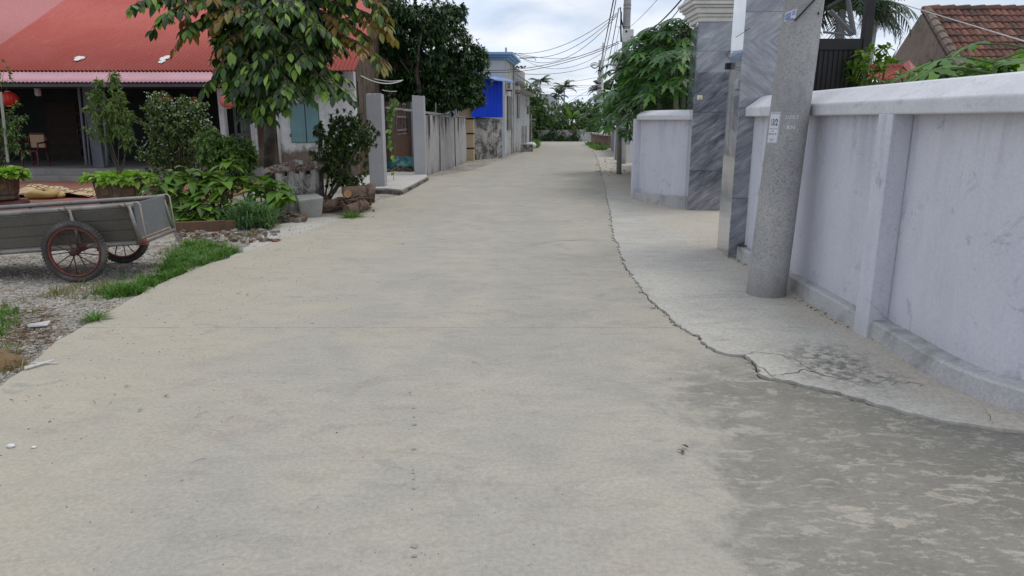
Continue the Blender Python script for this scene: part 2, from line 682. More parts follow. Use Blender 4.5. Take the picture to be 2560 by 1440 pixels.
mb = MB()
mb.add([(-320, -60, -.02), (320, -60, -.02), (320, 560, -.02), (-320, 560, -.02)], [(0, 1, 2, 3)])
struct(mb.build("ground", M_ground))

# pale poured strip between the yard and the road
mb = MB()
mb.prism([(p.x, p.y) for p in jitter_line([G(*q) for q in [(560, 652), (640, 600), (690, 562), (760, 545), (860, 540), (940, 500), (880, 541), (760, 579), (650, 616)]], .1, .03)], -.09, -.006)
struct(mb.build("concrete_strip", M_apron))

# cracks in the paving: thin dark ribbons
M_crack = weathered("crack_dirt", (.035, .03, .022), (.06, .05, .04), 9, .95, .1)
def ribbon(mb, pts, w0, z):
    pts = [Vector(p) for p in pts]
    vs = []
    for i, p in enumerate(pts):
        d = (pts[min(i + 1, len(pts) - 1)] - pts[max(0, i - 1)])
        n = Vector((-d.y, d.x, 0)).normalized()
        f = math.sin(math.pi * (i + .4) / (len(pts) + .0)) if len(pts) > 2 else 1
        ww = w0 * (.35 + .65 * max(0, f)) * rnd(.6, 1.3)
        vs += [(p.x + n.x * ww, p.y + n.y * ww, z), (p.x - n.x * ww, p.y - n.y * ww, z)]
    mb.add(vs, [(2 * i, 2 * i + 1, 2 * i + 3, 2 * i + 2) for i in range(len(pts) - 1)])

mb = MB()
for px, w0 in (([(1860, 888), (1885, 878), (1940, 885), (1985, 897), (2005, 912)], .004), ([(1925, 940), (1960, 934), (1995, 930), (2012, 922), (2050, 935), (2080, 942), (2120, 948)], .006),
               ([(2005, 912), (2030, 925)], .003), ([(2230, 960), (2275, 955), (2310, 962), (2300, 966)], .004), ([(2460, 1020), (2480, 1060)], .002),
               ([(1865, 890), (1880, 905), (1920, 930), (1940, 945)], .005)):
    ribbon(mb, jitter_line([G(*p, .0165) for p in px], .022, .011), w0 * .55, .0165)
for px, w0 in (([(1348, 612), (1365, 606), (1400, 602), (1450, 600), (1510, 599)], .007), ([(1180, 552), (1300, 555), (1440, 556)], .005)):
    ribbon(mb, jitter_line([G(*p, .003) for p in px], .04, .008), w0 * .6, .003)
struct(mb.build("pavement_crack", M_crack))
mb = MB()
ribbon(mb, [p + Vector((-.006, -.004, 0)) for p in edge_j if p.x < 6], .022, -.008)
struct(mb.build("joint_soil", M_crack))

# drip spots and rub marks on the road
M_spot = weathered("oil_spot", (.26, .245, .215), (.29, .275, .24), 9, .8, .2, bump=0)
mb = MB()
for (px, py, r) in ((1034, 1020, .012), (1035, 1042, .009), (1036, 1061, .019), (1034, 1122, .016), (1033, 1174, .008), (1033, 1182, .008), (1034, 1197, .009), (1034, 1221, .010),
                    (1036, 1365, .02), (1036, 1390, .014), (1024, 980, .012), (1026, 986, .01), (781, 808, .02), (455, 1200, .008), (1030, 1272, .006), (500, 1018, .008), (1290, 1245, .006), (1335, 1360, .006)):
    c = G(px, py, .0025); r *= .75
    k = 9
    mb.add([(c.x + r * math.cos(a * 2 * math.pi / k) * rnd(.75, 1.1), c.y + r * .8 * math.sin(a * 2 * math.pi / k) * rnd(.75, 1.1), .0025) for a in range(k)], [tuple(range(k))])
o = mb.build("road_stains", M_spot)
struct(o)

# ================================================================== NEAR BOUNDARY WALL
def wall_paint():
    t = NT("lavender_wall_paint", .75, .25)
    v = t.obj()
    x, y, z = t.xyz(v)
    n1 = t.noise(v, 1.1, 5, .6)
    n2 = t.noise(t.map(v, (3, 3, .8)), 1.6, 6, .65, .3)
    fin = t.noise(v, 55, 4, .6)
    c = t.mix(t.ramp(n1, [(.35, 0), (.68, 1)]), (.555, .56, .62), (.615, .615, .665))
    c = t.mix(t.math('MULTIPLY', t.ramp(n2, [(.48, 0), (.7, 1)]), .45), c, (.45, .46, .54))
    drip = t.noise(t.map(v, (7, 7, .5)), 1.3, 5, .6)
    top = sm(t, z, .9, 1.5)
    c = t.mix(t.math('MULTIPLY', t.math('MULTIPLY', t.ramp(drip, [(.5, 0), (.66, 1)]), top), .34), c, (.30, .30, .33))
    spk = t.noise(v, 3.6, 8, .78, .6)
    c = t.mix(t.math('MULTIPLY', t.ramp(spk, [(.58, 0), (.66, 1)]), .6), c, (.27, .28, .33))
    low = sm(t, t.math('ADD', z, t.math('MULTIPLY', n2, .3)), .5, .12)
    c = t.mix(t.math('MULTIPLY', low, .4), c, (.36, .35, .33))
    c = t.mix(.2, c, t.ramp(fin, [(.3, .3), (.7, .8)]), 'OVERLAY')
    t.color(c)
    t.bump(t.math('ADD', t.math('MULTIPLY', n2, 2.5), t.math('MULTIPLY', fin, .5)), .25, .008)
    return t.m

def coping_paint():
    t = NT("white_coping_paint", .8, .2)
    v = t.obj()
    n1 = t.noise(v, 2.2, 5, .6)
    fin = t.noise(v, 40, 4, .6)
    c = t.mix(t.ramp(n1, [(.35, 0), (.68, 1)]), (.65, .65, .67), (.55, .55, .575))
    d = t.noise(t.map(v, (1, 1, 2)), 4, 7, .75, .5)
    c = t.mix(t.math('MULTIPLY', t.ramp(d, [(.56, 0), (.66, 1)]), .5), c, (.33, .33, .33))
    c = t.mix(.2, c, t.ramp(fin, [(.3, .3), (.7, .8)]), 'OVERLAY')
    t.color(c)
    t.bump(t.math('ADD', n1, t.math('MULTIPLY', fin, .4)), .35, .012)
    return t.m

M_wall = wall_paint()
M_cope = coping_paint()
M_plinth = weathered("wall_foot_cement", (.47, .465, .46), (.40, .395, .385), 3, .85, .2, dirt=(.17, .165, .14), dirt_amt=.55)
def pt2(p): return (p.x, p.y)
# travel so that the left side is away from the road: towards the camera the wall is on our left side
A0, A1 = Vector((2.48, 7.72)), Vector((2.48, 4.86))
curve = [Vector((2.50, 4.70))] + [Vector(pt2(G(*p))) for p in ((2240, 892), (2314, 943), (2380, 977), (2446, 1006), (2560, 1042))]
curve += [Vector((2.86, 3.10)), Vector((3.15, 2.88)), Vector((3.6, 2.68)), Vector((4.4, 2.5)), Vector((6.5, 2.35))]
def smooth2(pts, it=2):
    for _ in range(it):
        q = [pts[0]]
        for a, b in zip(pts[:-1], pts[1:]):
            q += [a.lerp(b, .25), a.lerp(b, .75)]
        q.append(pts[-1]); pts = q
    return pts
curve = smooth2(curve)
full = [A0, Vector((2.48, 6.2)), A1] + curve
wall = thing("boundary_wall", "lavender painted wall with rounded white coping bulging towards the road beside the concrete pole", "wall", (2.5, 5.5, 0))
cf = smooth2([A0, Vector((2.48, 6.6)), Vector((2.482, 5.6)), Vector((2.488, 4.8)), Vector((2.50, 4.2))] + [Vector((p.x - .0, p.y)) for p in curve[::3] if p.y < 3.95], 2)
MB().sweep([A0, A1], [(.08, 0), (.08, 1.6), (.3, 1.6), (.3, 0)]).sweep(curve, [(.125, 0), (.125, 1.6), (.34, 1.6), (.34, 0)]).build("panel", M_wall, wall)
MB().sweep([A0, A1], [(0, 0), (.005, .135), (.02, .15), (.079, .155), (.079, 0)]).sweep(curve, [(0, 0), (.005, .125), (.02, .14), (.124, .145), (.124, 0)]).build("plinth", M_plinth, wall)
pb = MB().sweep([A1, Vector((2.49, 4.69))], [(-.012, 0), (-.012, 1.54), (.13, 1.54), (.13, 0)])
pb.build("pilaster", M_wall, wall, bevel=.008)
MB().sweep(cf, [(-.016, 1.535), (-.018, 1.625), (.03, 1.66), (.13, 1.735), (.19, 1.75), (.25, 1.735), (.36, 1.63), (.36, 1.535)]).build("coping", M_cope, wall, bevel=.012, bseg=3)
# debris gathered along the wall foot is part of the ground litter below

# ================================================================== FAR BOUNDARY WALL
W2p = [Vector((3.02, 12.1)), Vector((2.80, 12.28)), Vector((2.58, 12.6)), Vector((2.43, 13.05)), Vector((2.37, 13.6))]
W2 = smooth2(W2p)[::-1]
wall2 = thing("boundary_wall", "short curved lavender wall ending in a corner post beyond the marble gate pillars", "wall", (2.6, 13, 0))
MB().sweep(W2, [(.07, 0), (.07, 1.5), (.28, 1.5), (.28, 0)]).build("panel", M_wall, wall2)
MB().sweep(W2, [(0, 0), (.01, .2), (.069, .215), (.069, 0)]).build("plinth", M_plinth, wall2)
MB().sweep(W2, [(-.02, 1.5), (-.02, 1.585), (.05, 1.63), (.14, 1.67), (.2, 1.67), (.36, 1.58), (.36, 1.5)]).build("coping", M_cope, wall2, bevel=.015, bseg=3)
run = [Vector((4.32, 24.0)), Vector((2.46, 13.9))]
MB().sweep(run, [(.07, 0), (.07, 1.52), (.27, 1.52), (.27, 0)]).build("panel", M_wall, wall2)
MB().sweep([Vector((2.39, 14.0)), Vector((2.36, 13.62))], [(-.03, .0), (-.03, 1.52), (.2, 1.52), (.2, 0)]).build("pilaster", M_wall, wall2, bevel=.01)
MB().sweep([Vector((4.30, 24.0)), Vector((2.41, 13.62))], [(-.02, 1.525), (-.02, 1.58), (.1, 1.65), (.3, 1.6), (.3, 1.525)]).build("coping", M_cope, wall2)

# ================================================================== MARBLE GATE PILLARS
def marble(mirror):
    t = NT("grey_marble", .12, .5)
    v = t.obj()
    x, y, z = t.xyz(v)
    zz = t.math('ADD', z, 0)
    if mirror:      # two slabs laid with the grain turned round
        tri = t.math('SUBTRACT', t.math('PINGPONG', t.math('SUBTRACT', z, 1.74), .55), .0)
        up_ = t.math('GREATER_THAN', z, 1.74)
        zz = t.math('ADD', t.math('MULTIPLY', t.math('SUBTRACT', 1.0, up_), z), t.math('MULTIPLY', up_, t.math('SUBTRACT', 1.74, tri)))
    h = t.math('ADD', x, t.math('MULTIPLY', y, .83))
    sid = t.math('FLOOR', t.math('DIVIDE', t.math('ADD', z, .28), .95))
    vv = t.comb(t.math('ADD', h, t.math('MULTIPLY', sid, 1.37)), t.math('MULTIPLY', sid, 3.1), zz)
    q = t.map(vv, (1, 1, 1), (0, R(38), 0))
    s1 = t.noise(t.map(q, (1.0, 1, 4.2)), 2.2, 9, .62, .55)
    s2 = t.noise(t.map(q, (2.2, 1, 15)), 2.4, 7, .65, .6)
    c = t.ramp(s1, [(.27, (.06, .065, .085)), (.44, (.15, .16, .19)), (.58, (.24, .25, .28)), (.74, (.37, .38, .40))])
    c = t.mix(.5, c, t.ramp(s2, [(.32, .15), (.68, .85)]), 'OVERLAY')
    # fine joints between the cladding slabs
    jz = t.math('ABSOLUTE', t.math('SUBTRACT', t.math('MODULO', t.math('ADD', z, .28), .95), .0))
    c = t.mix(t.math('MULTIPLY', t.ramp(jz, [(0, 1), (.008, 1), (.012, 0)]), .8), c, (.045, .045, .05))
    t.color(c)
    t.b.inputs['Coat Weight'].default_value = 1.0
    t.b.inputs['Coat Roughness'].default_value = .025
    t.b.inputs['Coat IOR'].default_value = 1.75
    return t.m

M_marble = marble(True)
M_marble2 = marble(False)
M_white = weathered("white_plaster", (.70, .69, .67), (.62, .61, .59), 2, .7, .3, dirt=(.35, .34, .31), dirt_amt=.35)
M_black = weathered("black_plastic_and_dark_fill", (.012, .012, .014), (.02, .02, .022), 4, .45, .4, bump=0)
def cornice(mb, x0, x1, y0, y1, z):
    for k, (e, h0, h1) in enumerate(((.012, 0, .07), (.04, .07, .12), (.075, .12, .2), (.11, .2, .24), (.15, .24, .30), (.175, .30, .345), (.09, .345, .46))):
        mb.box(x0 - e, x1 + e, y0 - e, y1 + e, z + h0 + .0005 * k, z + h1)
    return mb

gp = thing("gate_pillar", "tall polished grey marble gate pillar nearest the concrete pole, with pale glossy road side", "gate pillar", (2.72, 7.95, 0), "marble gate pillars")
MB().prism([(2.39, 7.62), (3.02, 7.565), (3.08, 8.2), (2.452, 8.255)], 0, 3.3).build("shaft", M_marble, gp, bevel=.004, bseg=1)
cornice(MB(), 2.41, 3.06, 7.58, 8.24, 3.301).build("cornice", M_white, gp, bevel=.012)
b = P(1824, 160, 7.9)
MB().box(2.395, 2.458, 8.19, 8.25, b.z - .035, b.z + .035).build("latch_box", M_black, gp, bevel=.006)
gp2 = thing("gate_pillar", "tall grey marble gate pillar with white moulded cornice and a small yellow sticker", "gate pillar", (3.27, 12.1, 0), "marble gate pillars")
ztop = P(1745, 55, 11.82).z
MB().prism([(2.965, 11.83), (3.60, 11.77), (3.65, 12.40), (3.02, 12.46)], 0, ztop).build("shaft", M_marble2, gp2, bevel=.004, bseg=1)
cornice(MB(), 2.975, 3.64, 11.79, 12.44, ztop + .001).build("cornice", M_white, gp2, bevel=.012)
a = P(1743, 249, 11.80); bb = P(1757, 238, 11.80)
st = MB(); st.box(a.x, bb.x, 11.812, 11.82, a.z, bb.z)
stk = st.build("sticker", weathered("sticker_paper", (.7, .68, .62), (.62, .6, .5), 9, .6, .3, bump=0), gp2)
M_yel = weathered("sticker_yellow", (.6, .45, .05), (.55, .4, .06), 9, .6, .3, bump=0)
MB().box(a.x + .03, a.x + .07, 11.809, 11.8118, a.z + .006, a.z + .03).build("sticker_print", M_yel, stk)

# ================================================================== GATE LEAF
M_gate = weathered("dark_gate_paint", (.022, .02, .022), (.032, .03, .032), 4, .55, .35, bump=.1)
M_gate2 = weathered("grey_steel_paint", (.14, .14, .15), (.18, .18, .19), 4, .5, .4, bump=.1)
YG = 8.75
gx0, gx1 = 3.10, P(2143, 200, YG).x
gate = thing("metal_gate", "dark brown sheet metal gate leaf with open truss above it, swung inwards behind the wall", "gate", ((gx0 + gx1) / 2, YG, 0))
zs = P(2100, 97, YG).z
MB().box(gx1, gx1 + .1, YG - .05, YG + .05, 0.05, 3.7).build("frame_post", M_gate, gate, bevel=.006)
MB().box(gx0 - .02, gx0 + .06, YG - .04, YG + .04, 0.05, 3.7).build("frame_post", M_gate, gate, bevel=.006)
pm = MB()
nn_ = 34
for i in range(nn_):
    xa = gx0 + .06 + (gx1 - gx0 - .06) * i / nn_; xb = gx0 + .06 + (gx1 - gx0 - .06) * (i + 1) / nn_
    pm.box(xa, xb - .002, YG - (.02 if i % 2 else .008), YG + .012, .1, zs - .13)
pm.build("sheet_panel", M_gate, gate)
MB().box(gx0 + .06, gx1, YG - .035, YG + .035, zs - .128, zs).build("rail", M_gate, gate, bevel=.005)
MB().box(gx0 + .06, gx1, YG - .035, YG + .035, 3.45, 3.57).build("rail", M_gate, gate, bevel=.005)
for q0, q1, rr0, mt in (((2075, 26), (2128, 82), .028, M_gate2), ((2118, -10), (2135, 88), .03, M_gate2), ((2068, 22), (2118, -8), .03, M_gate), ((2058, 80), (2128, 88), .014, M_gate2)):
    MB().tube([P(*q0, YG), P(*q1, YG)], rr0, 6).build("brace", mt, gate)

# ================================================================== CONCRETE POLE with stickers and chalk
def pole_concrete():
    t = NT("spun_concrete", .85, .25)
    v = t.obj()
    n1 = t.noise(v, 2.0, 5, .6)
    pit = t.noise(v, 60, 5, .72)
    pit2 = t.voro(t.map(v, (1, 1, .7)), 75)
    c = t.mix(t.ramp(n1, [(.35, 0), (.65, 1)]), (.42, .41, .395), (.31, .31, .31))
    c = t.mix(t.math('MULTIPLY', t.ramp(pit, [(.49, 0), (.62, 1)]), t.math('MULTIPLY', t.ramp(t.noise(v, 5, 5, .65), [(.36, .45), (.6, 1)]), .75)), c, (.15, .15, .15))
    c = t.mix(t.math('MULTIPLY', t.ramp(pit2, [(.1, 1), (.24, 0)]), .1), c, (.15, .15, .16))
    w_ = t.noise(t.map(v, (1, 1, .45)), 3.2, 8, .74, .3)
    c = t.mix(t.math('MULTIPLY', t.ramp(w_, [(.50, 0), (.62, 1)]), .5), c, (.21, .21, .21))
    c = t.mix(t.math('MULTIPLY', sm(t, t.math('ADD', t.xyz(v)[2], t.math('MULTIPLY', n1, .3)), .45, .12), .5), c, (.2, .185, .16))
    t.color(c)
    t.bump(t.math('ADD', pit, t.math('MULTIPLY', pit2, .5)), .35, .006)
    return t.m

M_pole = pole_concrete()
PX, PY = 2.235, 5.98
LEAN = .042
def pole_r(z): return .166 - .006 * z
def pcx(z): return PX + LEAN * z
pole = thing("utility_pole", "tapered grey concrete pole with stickers and chalk writing, standing by the lavender wall", "pole", (PX, PY, 0))
MB().tube([(pcx(z), PY, z) for z in (-.1, 0, .5, 1, 1.5, 2, 2.5, 3, 4, 5, 6, 7.2)], [pole_r(z) for z in (-.1, 0, .5, 1, 1.5, 2, 2.5, 3, 4, 5, 6, 7.2)], 56).build("shaft", M_pole, pole, smooth=True)

def ppole(px, py, out=.002):
    """the point of the pole's skin seen at a photo point"""
    d = Vector(ray(px, py)); o = Vector((0, 0, CAMH))
    r = .16; zc_ = 1.4
    for _ in range(5):
        ox, oy = o.x - pcx(zc_), o.y - PY
        a_ = d.x ** 2 + d.y ** 2; b_ = ox * d.x + oy * d.y; c_ = ox * ox + oy * oy - (r + out) ** 2
        disc = max(0.0, b_ * b_ - a_ * c_)
        t_ = (-b_ - math.sqrt(disc)) / a_
        p = o + d * t_
        r = pole_r(p.z); zc_ = p.z
    return p

def pole_ang(px, py):
    p = ppole(px, py)
    return math.atan2(p.y - PY, p.x - pcx(p.z)), p.z

def wrap_patch(mb, a0, a1, z0, z1, out, slope=0.0, n=10):
    vs = []
    for i in range(n + 1):
        f = i / n
        a_ = a0 + (a1 - a0) * f
        for z in (z0, z1):
            for dr in (out, out - .0012):
                zz = z + slope * f
                r = pole_r(zz) + dr
                vs.append((pcx(zz) + r * math.cos(a_), PY + r * math.sin(a_), zz))
    fs = []
    for i in range(n):
        k = i * 4; j = k + 4
        fs += [(k, j, j + 2, k + 2), (k + 1, k + 3, j + 3, j + 1), (k, k + 1, j + 1, j), (k + 2, j + 2, j + 3, k + 3)]
    e = n * 4
    fs += [(0, 2, 3, 1), (e, e + 1, e + 3, e + 2)]
    mb.add(vs, fs)

def wrap_text(txt, size, ac, zc, out, thick=0, shear=0, sx=1.0):
    cu = bpy.data.curves.new("lettering", 'FONT')
    cu.body = txt; cu.size = size; cu.align_x = 'CENTER'; cu.align_y = 'CENTER'; cu.resolution_u = 3
    cu.offset = thick
    cu.shear = shear
    ob = bpy.data.objects.new("lettering", cu)
    me = bpy.data.meshes.new_from_object(ob)
    vs = []
    for v in me.vertices:
        x = v.co.x * sx
        z = zc + v.co.y
        r = pole_r(z) + out
        a_ = ac + x / r
        vs.append((pcx(z) + r * math.cos(a_), PY + r * math.sin(a_), z))
    fs = [tuple(p.vertices) for p in me.polygons]
    bpy.data.objects.remove(ob); bpy.data.curves.remove(cu); bpy.data.meshes.remove(me)
    return vs, fs

M_paper = weathered("sticker_white", (.62, .63, .68), (.56, .57, .62), 8, .6, .3, bump=0)
M_ink = weathered("black_ink", (.02, .02, .025), (.03, .03, .035), 8, .6, .3, bump=0)
M_inkg = weathered("grey_ink", (.2, .22, .26), (.24, .26, .3), 8, .6, .3, bump=0)
M_blue = weathered("blue_print", (.06, .10, .36), (.08, .13, .42), 8, .5, .3, bump=0)
M_chalk = weathered("white_chalk", (.72, .72, .72), (.6, .6, .6), 30, .9, .1, bump=0)
# pole number label
a0, z1 = pole_ang(1936, 280); a1, _ = pole_ang(1953, 281); _, z0 = pole_ang(1940, 358)
aw = a1 - a0
a0b = a1 - .115 / .165
lab = MB(); wrap_patch(lab, a0b, a1, z0, z1, .0022)
lab = lab.build("label", M_paper, pole)
am = (a0b + a1) / 2; hz = z1 - z0
pr = MB()
for (zz, h) in ((z0 + .004, .0015), (z1 - .006, .0015)):
    wrap_patch(pr, a0b + .03, a1 - .03, zz, zz + h, .0032)
for (aa, bb_) in ((a1 - .04, a1 - .03),):
    wrap_patch(pr, aa, bb_, z0 + .004, z1 - .005, .0032, n=2)
wrap_patch(pr, am - .27, am + .27, z0 + hz * .452, z0 + hz * .466, .0032)
pr.build("label_border", M_ink, lab)
tx = MB(); tx.add(*wrap_text("13/2", .072, am, z0 + hz * .66, .0034, .0012, 0, .62)); tx.build("label_number", M_ink, lab)
for (zf, h, wd) in ((.93, .006, .3), (.37, .008, .07), (.27, .012, .26), (.12, .005, .2), (.07, .005, .12)):
    n = 5
    tx = MB()
    for i in range(n):
        c0 = am - wd + 2 * wd * i / n
        wrap_patch(tx, c0, c0 + 2 * wd / n * rnd(.5, .85), z0 + hz * zf, z0 + hz * zf + h, .0032, n=2)
    tx.build("text_line", M_inkg, lab)
# blue notice
a1, z1 = pole_ang(1992, 22); _, z0 = pole_ang(1968, 47)
a0 = a1 - .105 / .155
st = MB(); wrap_patch(st, a0, a1, z1 - .088, z1 - .02, .0022, .02)
stk = st.build("label", M_paper, pole)
for i in range(4):
    tx = MB(); wrap_patch(tx, a0 + .05, a0 + .41, z1 - .038 - i * .012, z1 - .038 - i * .012 + .007, .0032, .012); tx.build("text_line", M_blue, stk)
for i in range(3):
    tx = MB(); wrap_patch(tx, a0 + .47, a1 - .05, z1 - .03 - i * .012 + .008, z1 - .03 - i * .012 + .0145, .0032, .006); tx.build("text_line", M_blue, stk)
tx = MB(); vs, fs = wrap_text("68 962.639", .019, (a0 + a1) / 2, z1 - .072, .0034, .0004, 0, .8)
vs = [(v[0], v[1], v[2] + .0) for v in vs]; tx.add(vs, fs); tx.build("label_number", M_blue, stk)
# chalk marks
for txt, size, px, py, sh_ in (("(123).2", .036, 1980, 293, .15), ("KN", .045, 1977, 319, .1), ("2", .022, 1993, 323, .1)):
    ac, zc = pole_ang(px, py); tx = MB(); tx.add(*wrap_text(txt, size, ac, zc, .002, .0005, sh_, 1.0))
    tx.build("chalk_writing", M_chalk, pole)
ac, zc = pole_ang(1993, 329); tx = MB(); wrap_patch(tx, ac - .04, ac + .04, zc, zc + .002, .002, n=3)
tx.build("chalk_line", M_chalk, pole)
# hanging black tie and a bolt hole
M_cable = weathered("black_cable", (.012, .012, .015), (.02, .02, .024), 5, .6, .3, bump=0)
tie = [ppole(px, py, .012) for px, py in ((2064, -45), (2048, -14), (2034, 2), (2018, 19), (2002, 36), (1986, 52))]
MB().tube(tie, .0055, 6).build("cable_tie", M_cable, pole)
hc = ppole(2044, 34, -.004)
MB().lathe([(.012, -.006), (.012, .006)], hc, 10, Matrix.Rotation(R(90), 3, 'X')).build("bolt_hole", M_black, pole)
# ================================================================== RED-ROOFED HOUSE
def roof_paint():
    t = NT("red_roof_sheet", .62, .15)
    v = t.obj()
    x, y, z = t.xyz(t.world())
    n1 = t.noise(v, .7, 5, .6)
    n2 = t.noise(v, 9, 6, .7)
    bx = P(60, 95, 20.6).x
    old = sm(t, t.math('ADD', x, t.math('MULTIPLY', t.math('SUBTRACT', n1, .5), .12)), bx + .05, bx - .05)
    c = t.mix(t.ramp(n1, [(.35, 0), (.68, 1)]), (.42, .095, .074), (.46, .122, .10))
    c = t.mix(old, c, (.46, .19, .185))
    rs = t.noise(t.map(v, (9, 1, 1)), 1.6, 6, .7)
    c = t.mix(t.math('MULTIPLY', t.ramp(rs, [(.56, 0), (.72, 1)]), .35), c, (.5, .24, .2))
    c = t.mix(t.math('MULTIPLY', t.ramp(n2, [(.6, 0), (.74, 1)]), .4), c, (.27, .06, .05))
    c = t.mix(.1, c, t.ramp(t.noise(v, 14, 3, .6), [(.3, .3), (.7, .75)]), 'OVERLAY')
    t.color(c)
    return t.m

M_roof = roof_paint()
M_canopy = weathered("pink_canopy_sheet", (.46, .235, .27), (.50, .27, .30), 1.2, .45, .4, bump=.03, dirt=(.32, .2, .2), dirt_amt=.4)

def old_plaster(name, base=(.58, .58, .56), stain_z=None, dark=(.10, .085, .065), amt=.6, brick=None, runtop=None, mould=False):
    """old limewash with damp rising from the foot, flaking and black run marks"""
    t = NT(name, .9, .15)
    v = t.world()
    x, y, z = t.xyz(v)
    n1 = t.noise(v, 1.0, 6, .65)
    n2 = t.noise(v, 3.2, 8, .72, .5)
    fin = t.noise(v, 26, 5, .7)
    c = t.mix(t.ramp(n1, [(.38, 0), (.65, 1)]), base, tuple(k * .84 for k in base))
    c = t.mix(t.math('MULTIPLY', t.ramp(n2, [(.5, 0), (.66, 1)]), amt), c, tuple(k * .42 for k in base))
    run = t.noise(t.map(v, (6, 6, .45)), 1.1, 6, .68)
    c = t.mix(t.math('MULTIPLY', t.ramp(run, [(.52, 0), (.68, 1)]), amt), c, dark)
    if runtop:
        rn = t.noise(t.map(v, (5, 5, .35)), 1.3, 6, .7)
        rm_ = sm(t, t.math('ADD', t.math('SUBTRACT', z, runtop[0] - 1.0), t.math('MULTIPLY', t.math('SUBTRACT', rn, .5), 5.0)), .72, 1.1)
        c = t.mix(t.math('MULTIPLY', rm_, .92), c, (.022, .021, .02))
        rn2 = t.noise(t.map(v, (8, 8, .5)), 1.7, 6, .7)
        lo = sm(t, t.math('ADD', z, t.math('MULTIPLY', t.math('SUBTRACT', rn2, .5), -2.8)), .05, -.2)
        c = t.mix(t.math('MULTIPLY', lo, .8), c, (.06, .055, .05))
    if mould:
        mn = t.noise(v, 1.6, 9, .74, .7)
        c = t.mix(t.math('MULTIPLY', t.ramp(mn, [(.47, 0), (.56, 1)]), .9), c, dark)
        mv = t.noise(v, 3.5, 6, .6, 2.5)
        c = t.mix(t.math('MULTIPLY', t.ramp(t.math('ABSOLUTE', t.math('SUBTRACT', mv, .5)), [(0, 1), (.015, 0)]), .5), c, (.42, .40, .36))
    if stain_z is not None:
        s_ = sm(t, t.math('ADD', z, t.math('MULTIPLY', t.math('SUBTRACT', n2, .5), 1.1)), stain_z + .12, stain_z - .12)
        sc = t.mix(t.ramp(t.noise(v, 5, 6, .75), [(.42, 0), (.62, 1)]), (.115, .075, .052), (.20, .145, .10))
        c = t.mix(t.math('MULTIPLY', s_, .93), c, sc)
        fl = t.ramp(t.noise(v, 9, 5, .7), [(.64, 0), (.68, 1)])
        c = t.mix(t.math('MULTIPLY', fl, t.math('MULTIPLY', s_, .7)), c, (.5, .46, .42))
    h = t.math('ADD', n2, t.math('MULTIPLY', fin, .6))
    if brick:
        bt = t.N.new("ShaderNodeTexBrick")
        t.link(t.comb(t.math('ADD', x, y), z, 0), bt.inputs["Vector"])
        bt.inputs["Scale"].default_value = 1
        bt.inputs["Brick Width"].default_value = .23; bt.inputs["Row Height"].default_value = .075; bt.inputs["Mortar Size"].default_value = .012
        bt.inputs["Color1"].default_value = (.19, .085, .06, 1); bt.inputs["Color2"].default_value = (.10, .048, .036, 1); bt.inputs["Mortar"].default_value = (.11, .09, .075, 1)
        m = brick(t, x, y, z, n2)
        c = t.mix(m, c, bt.outputs[0])
        h = t.math('ADD', h, t.math('MULTIPLY', bt.outputs["Fac"], t.math('MULTIPLY', m, -1.5)))
    c = t.mix(.3, c, t.ramp(fin, [(.3, .2), (.7, .8)]), 'OVERLAY')
    t.color(c)
    t.bump(h, .45, .015)
    return t.m

M_housewall = old_plaster("white_limewash", (.66, .67, .66), .72, (.22, .2, .17), .35)
M_gable = old_plaster("stained_gable_plaster", (.155, .12, .09), 1.0, (.025, .022, .02), .98,
                      lambda t, x, y, z, n: t.math('MULTIPLY', sm(t, y, 24.8, 26.2), sm(t, t.math('ADD', z, t.math('MULTIPLY', n, 1.2)), 1.75, 1.35)))
M_inner = weathered("dim_green_plaster", (.035, .043, .04), (.026, .03, .03), 2, .85, .2)  # the deep porch's dimness is put into this darkened colour
M_wood = weathered("dark_brown_wood", (.04, .022, .014), (.028, .016, .011), 4, .6, .3, bump=.15)
M_brownwall = old_plaster("brown_damp_plaster", (.085, .055, .04), .9, (.03, .02, .015), .5)
M_teal = weathered("teal_shutter_paint", (.145, .27, .28), (.125, .235, .25), 2.5, .55, .35, bump=.06, dirt=(.09, .13, .13), dirt_amt=.3, streak=.25)
M_steelpost = weathered("dull_blue_paint", (.13, .14, .165), (.10, .11, .13), 3, .6, .3, dirt=(.06, .055, .05))
M_greyframe = weathered("grey_window_paint", (.10, .10, .115), (.085, .085, .10), 4, .5, .4, bump=.05)
M_floor = weathered("porch_cement", (.26, .245, .225), (.2, .19, .175), 2, .85, .2, dirt=(.12, .11, .1))
t = NT("dark_glass", .08, .5); t.color((.012, .014, .016)); M_glass = t.m
M_patch = weathered("white_sealant", (.72, .71, .67), (.6, .58, .54), 5, .7, .3)

YW = 18.8
XR = P(889, 300, YW).x            # house corner on the road side
XL = -17.0
xw = P(694, 330, YW).x            # where the porch opening meets the white wall
house = thing("house", "long low house with red corrugated roof, pink porch canopy and a teal shuttered window", "house", (-10, 20, 0))
hw = MB()
tl, tr_ = P(722, 262, YW), P(796, 262, YW)
zb, zt = P(760, 357, YW).z, P(760, 258, YW).z
hw.box(xw, tl.x, YW, YW + .25, -.05, 2.72).box(tr_.x, XR, YW, YW + .25, -.05, 2.72)
hw.box(tl.x, tr_.x, YW, YW + .25, -.05, zb).box(tl.x, tr_.x, YW, YW + .25, zt, 2.72)
hw.build("wall", M_housewall, house)
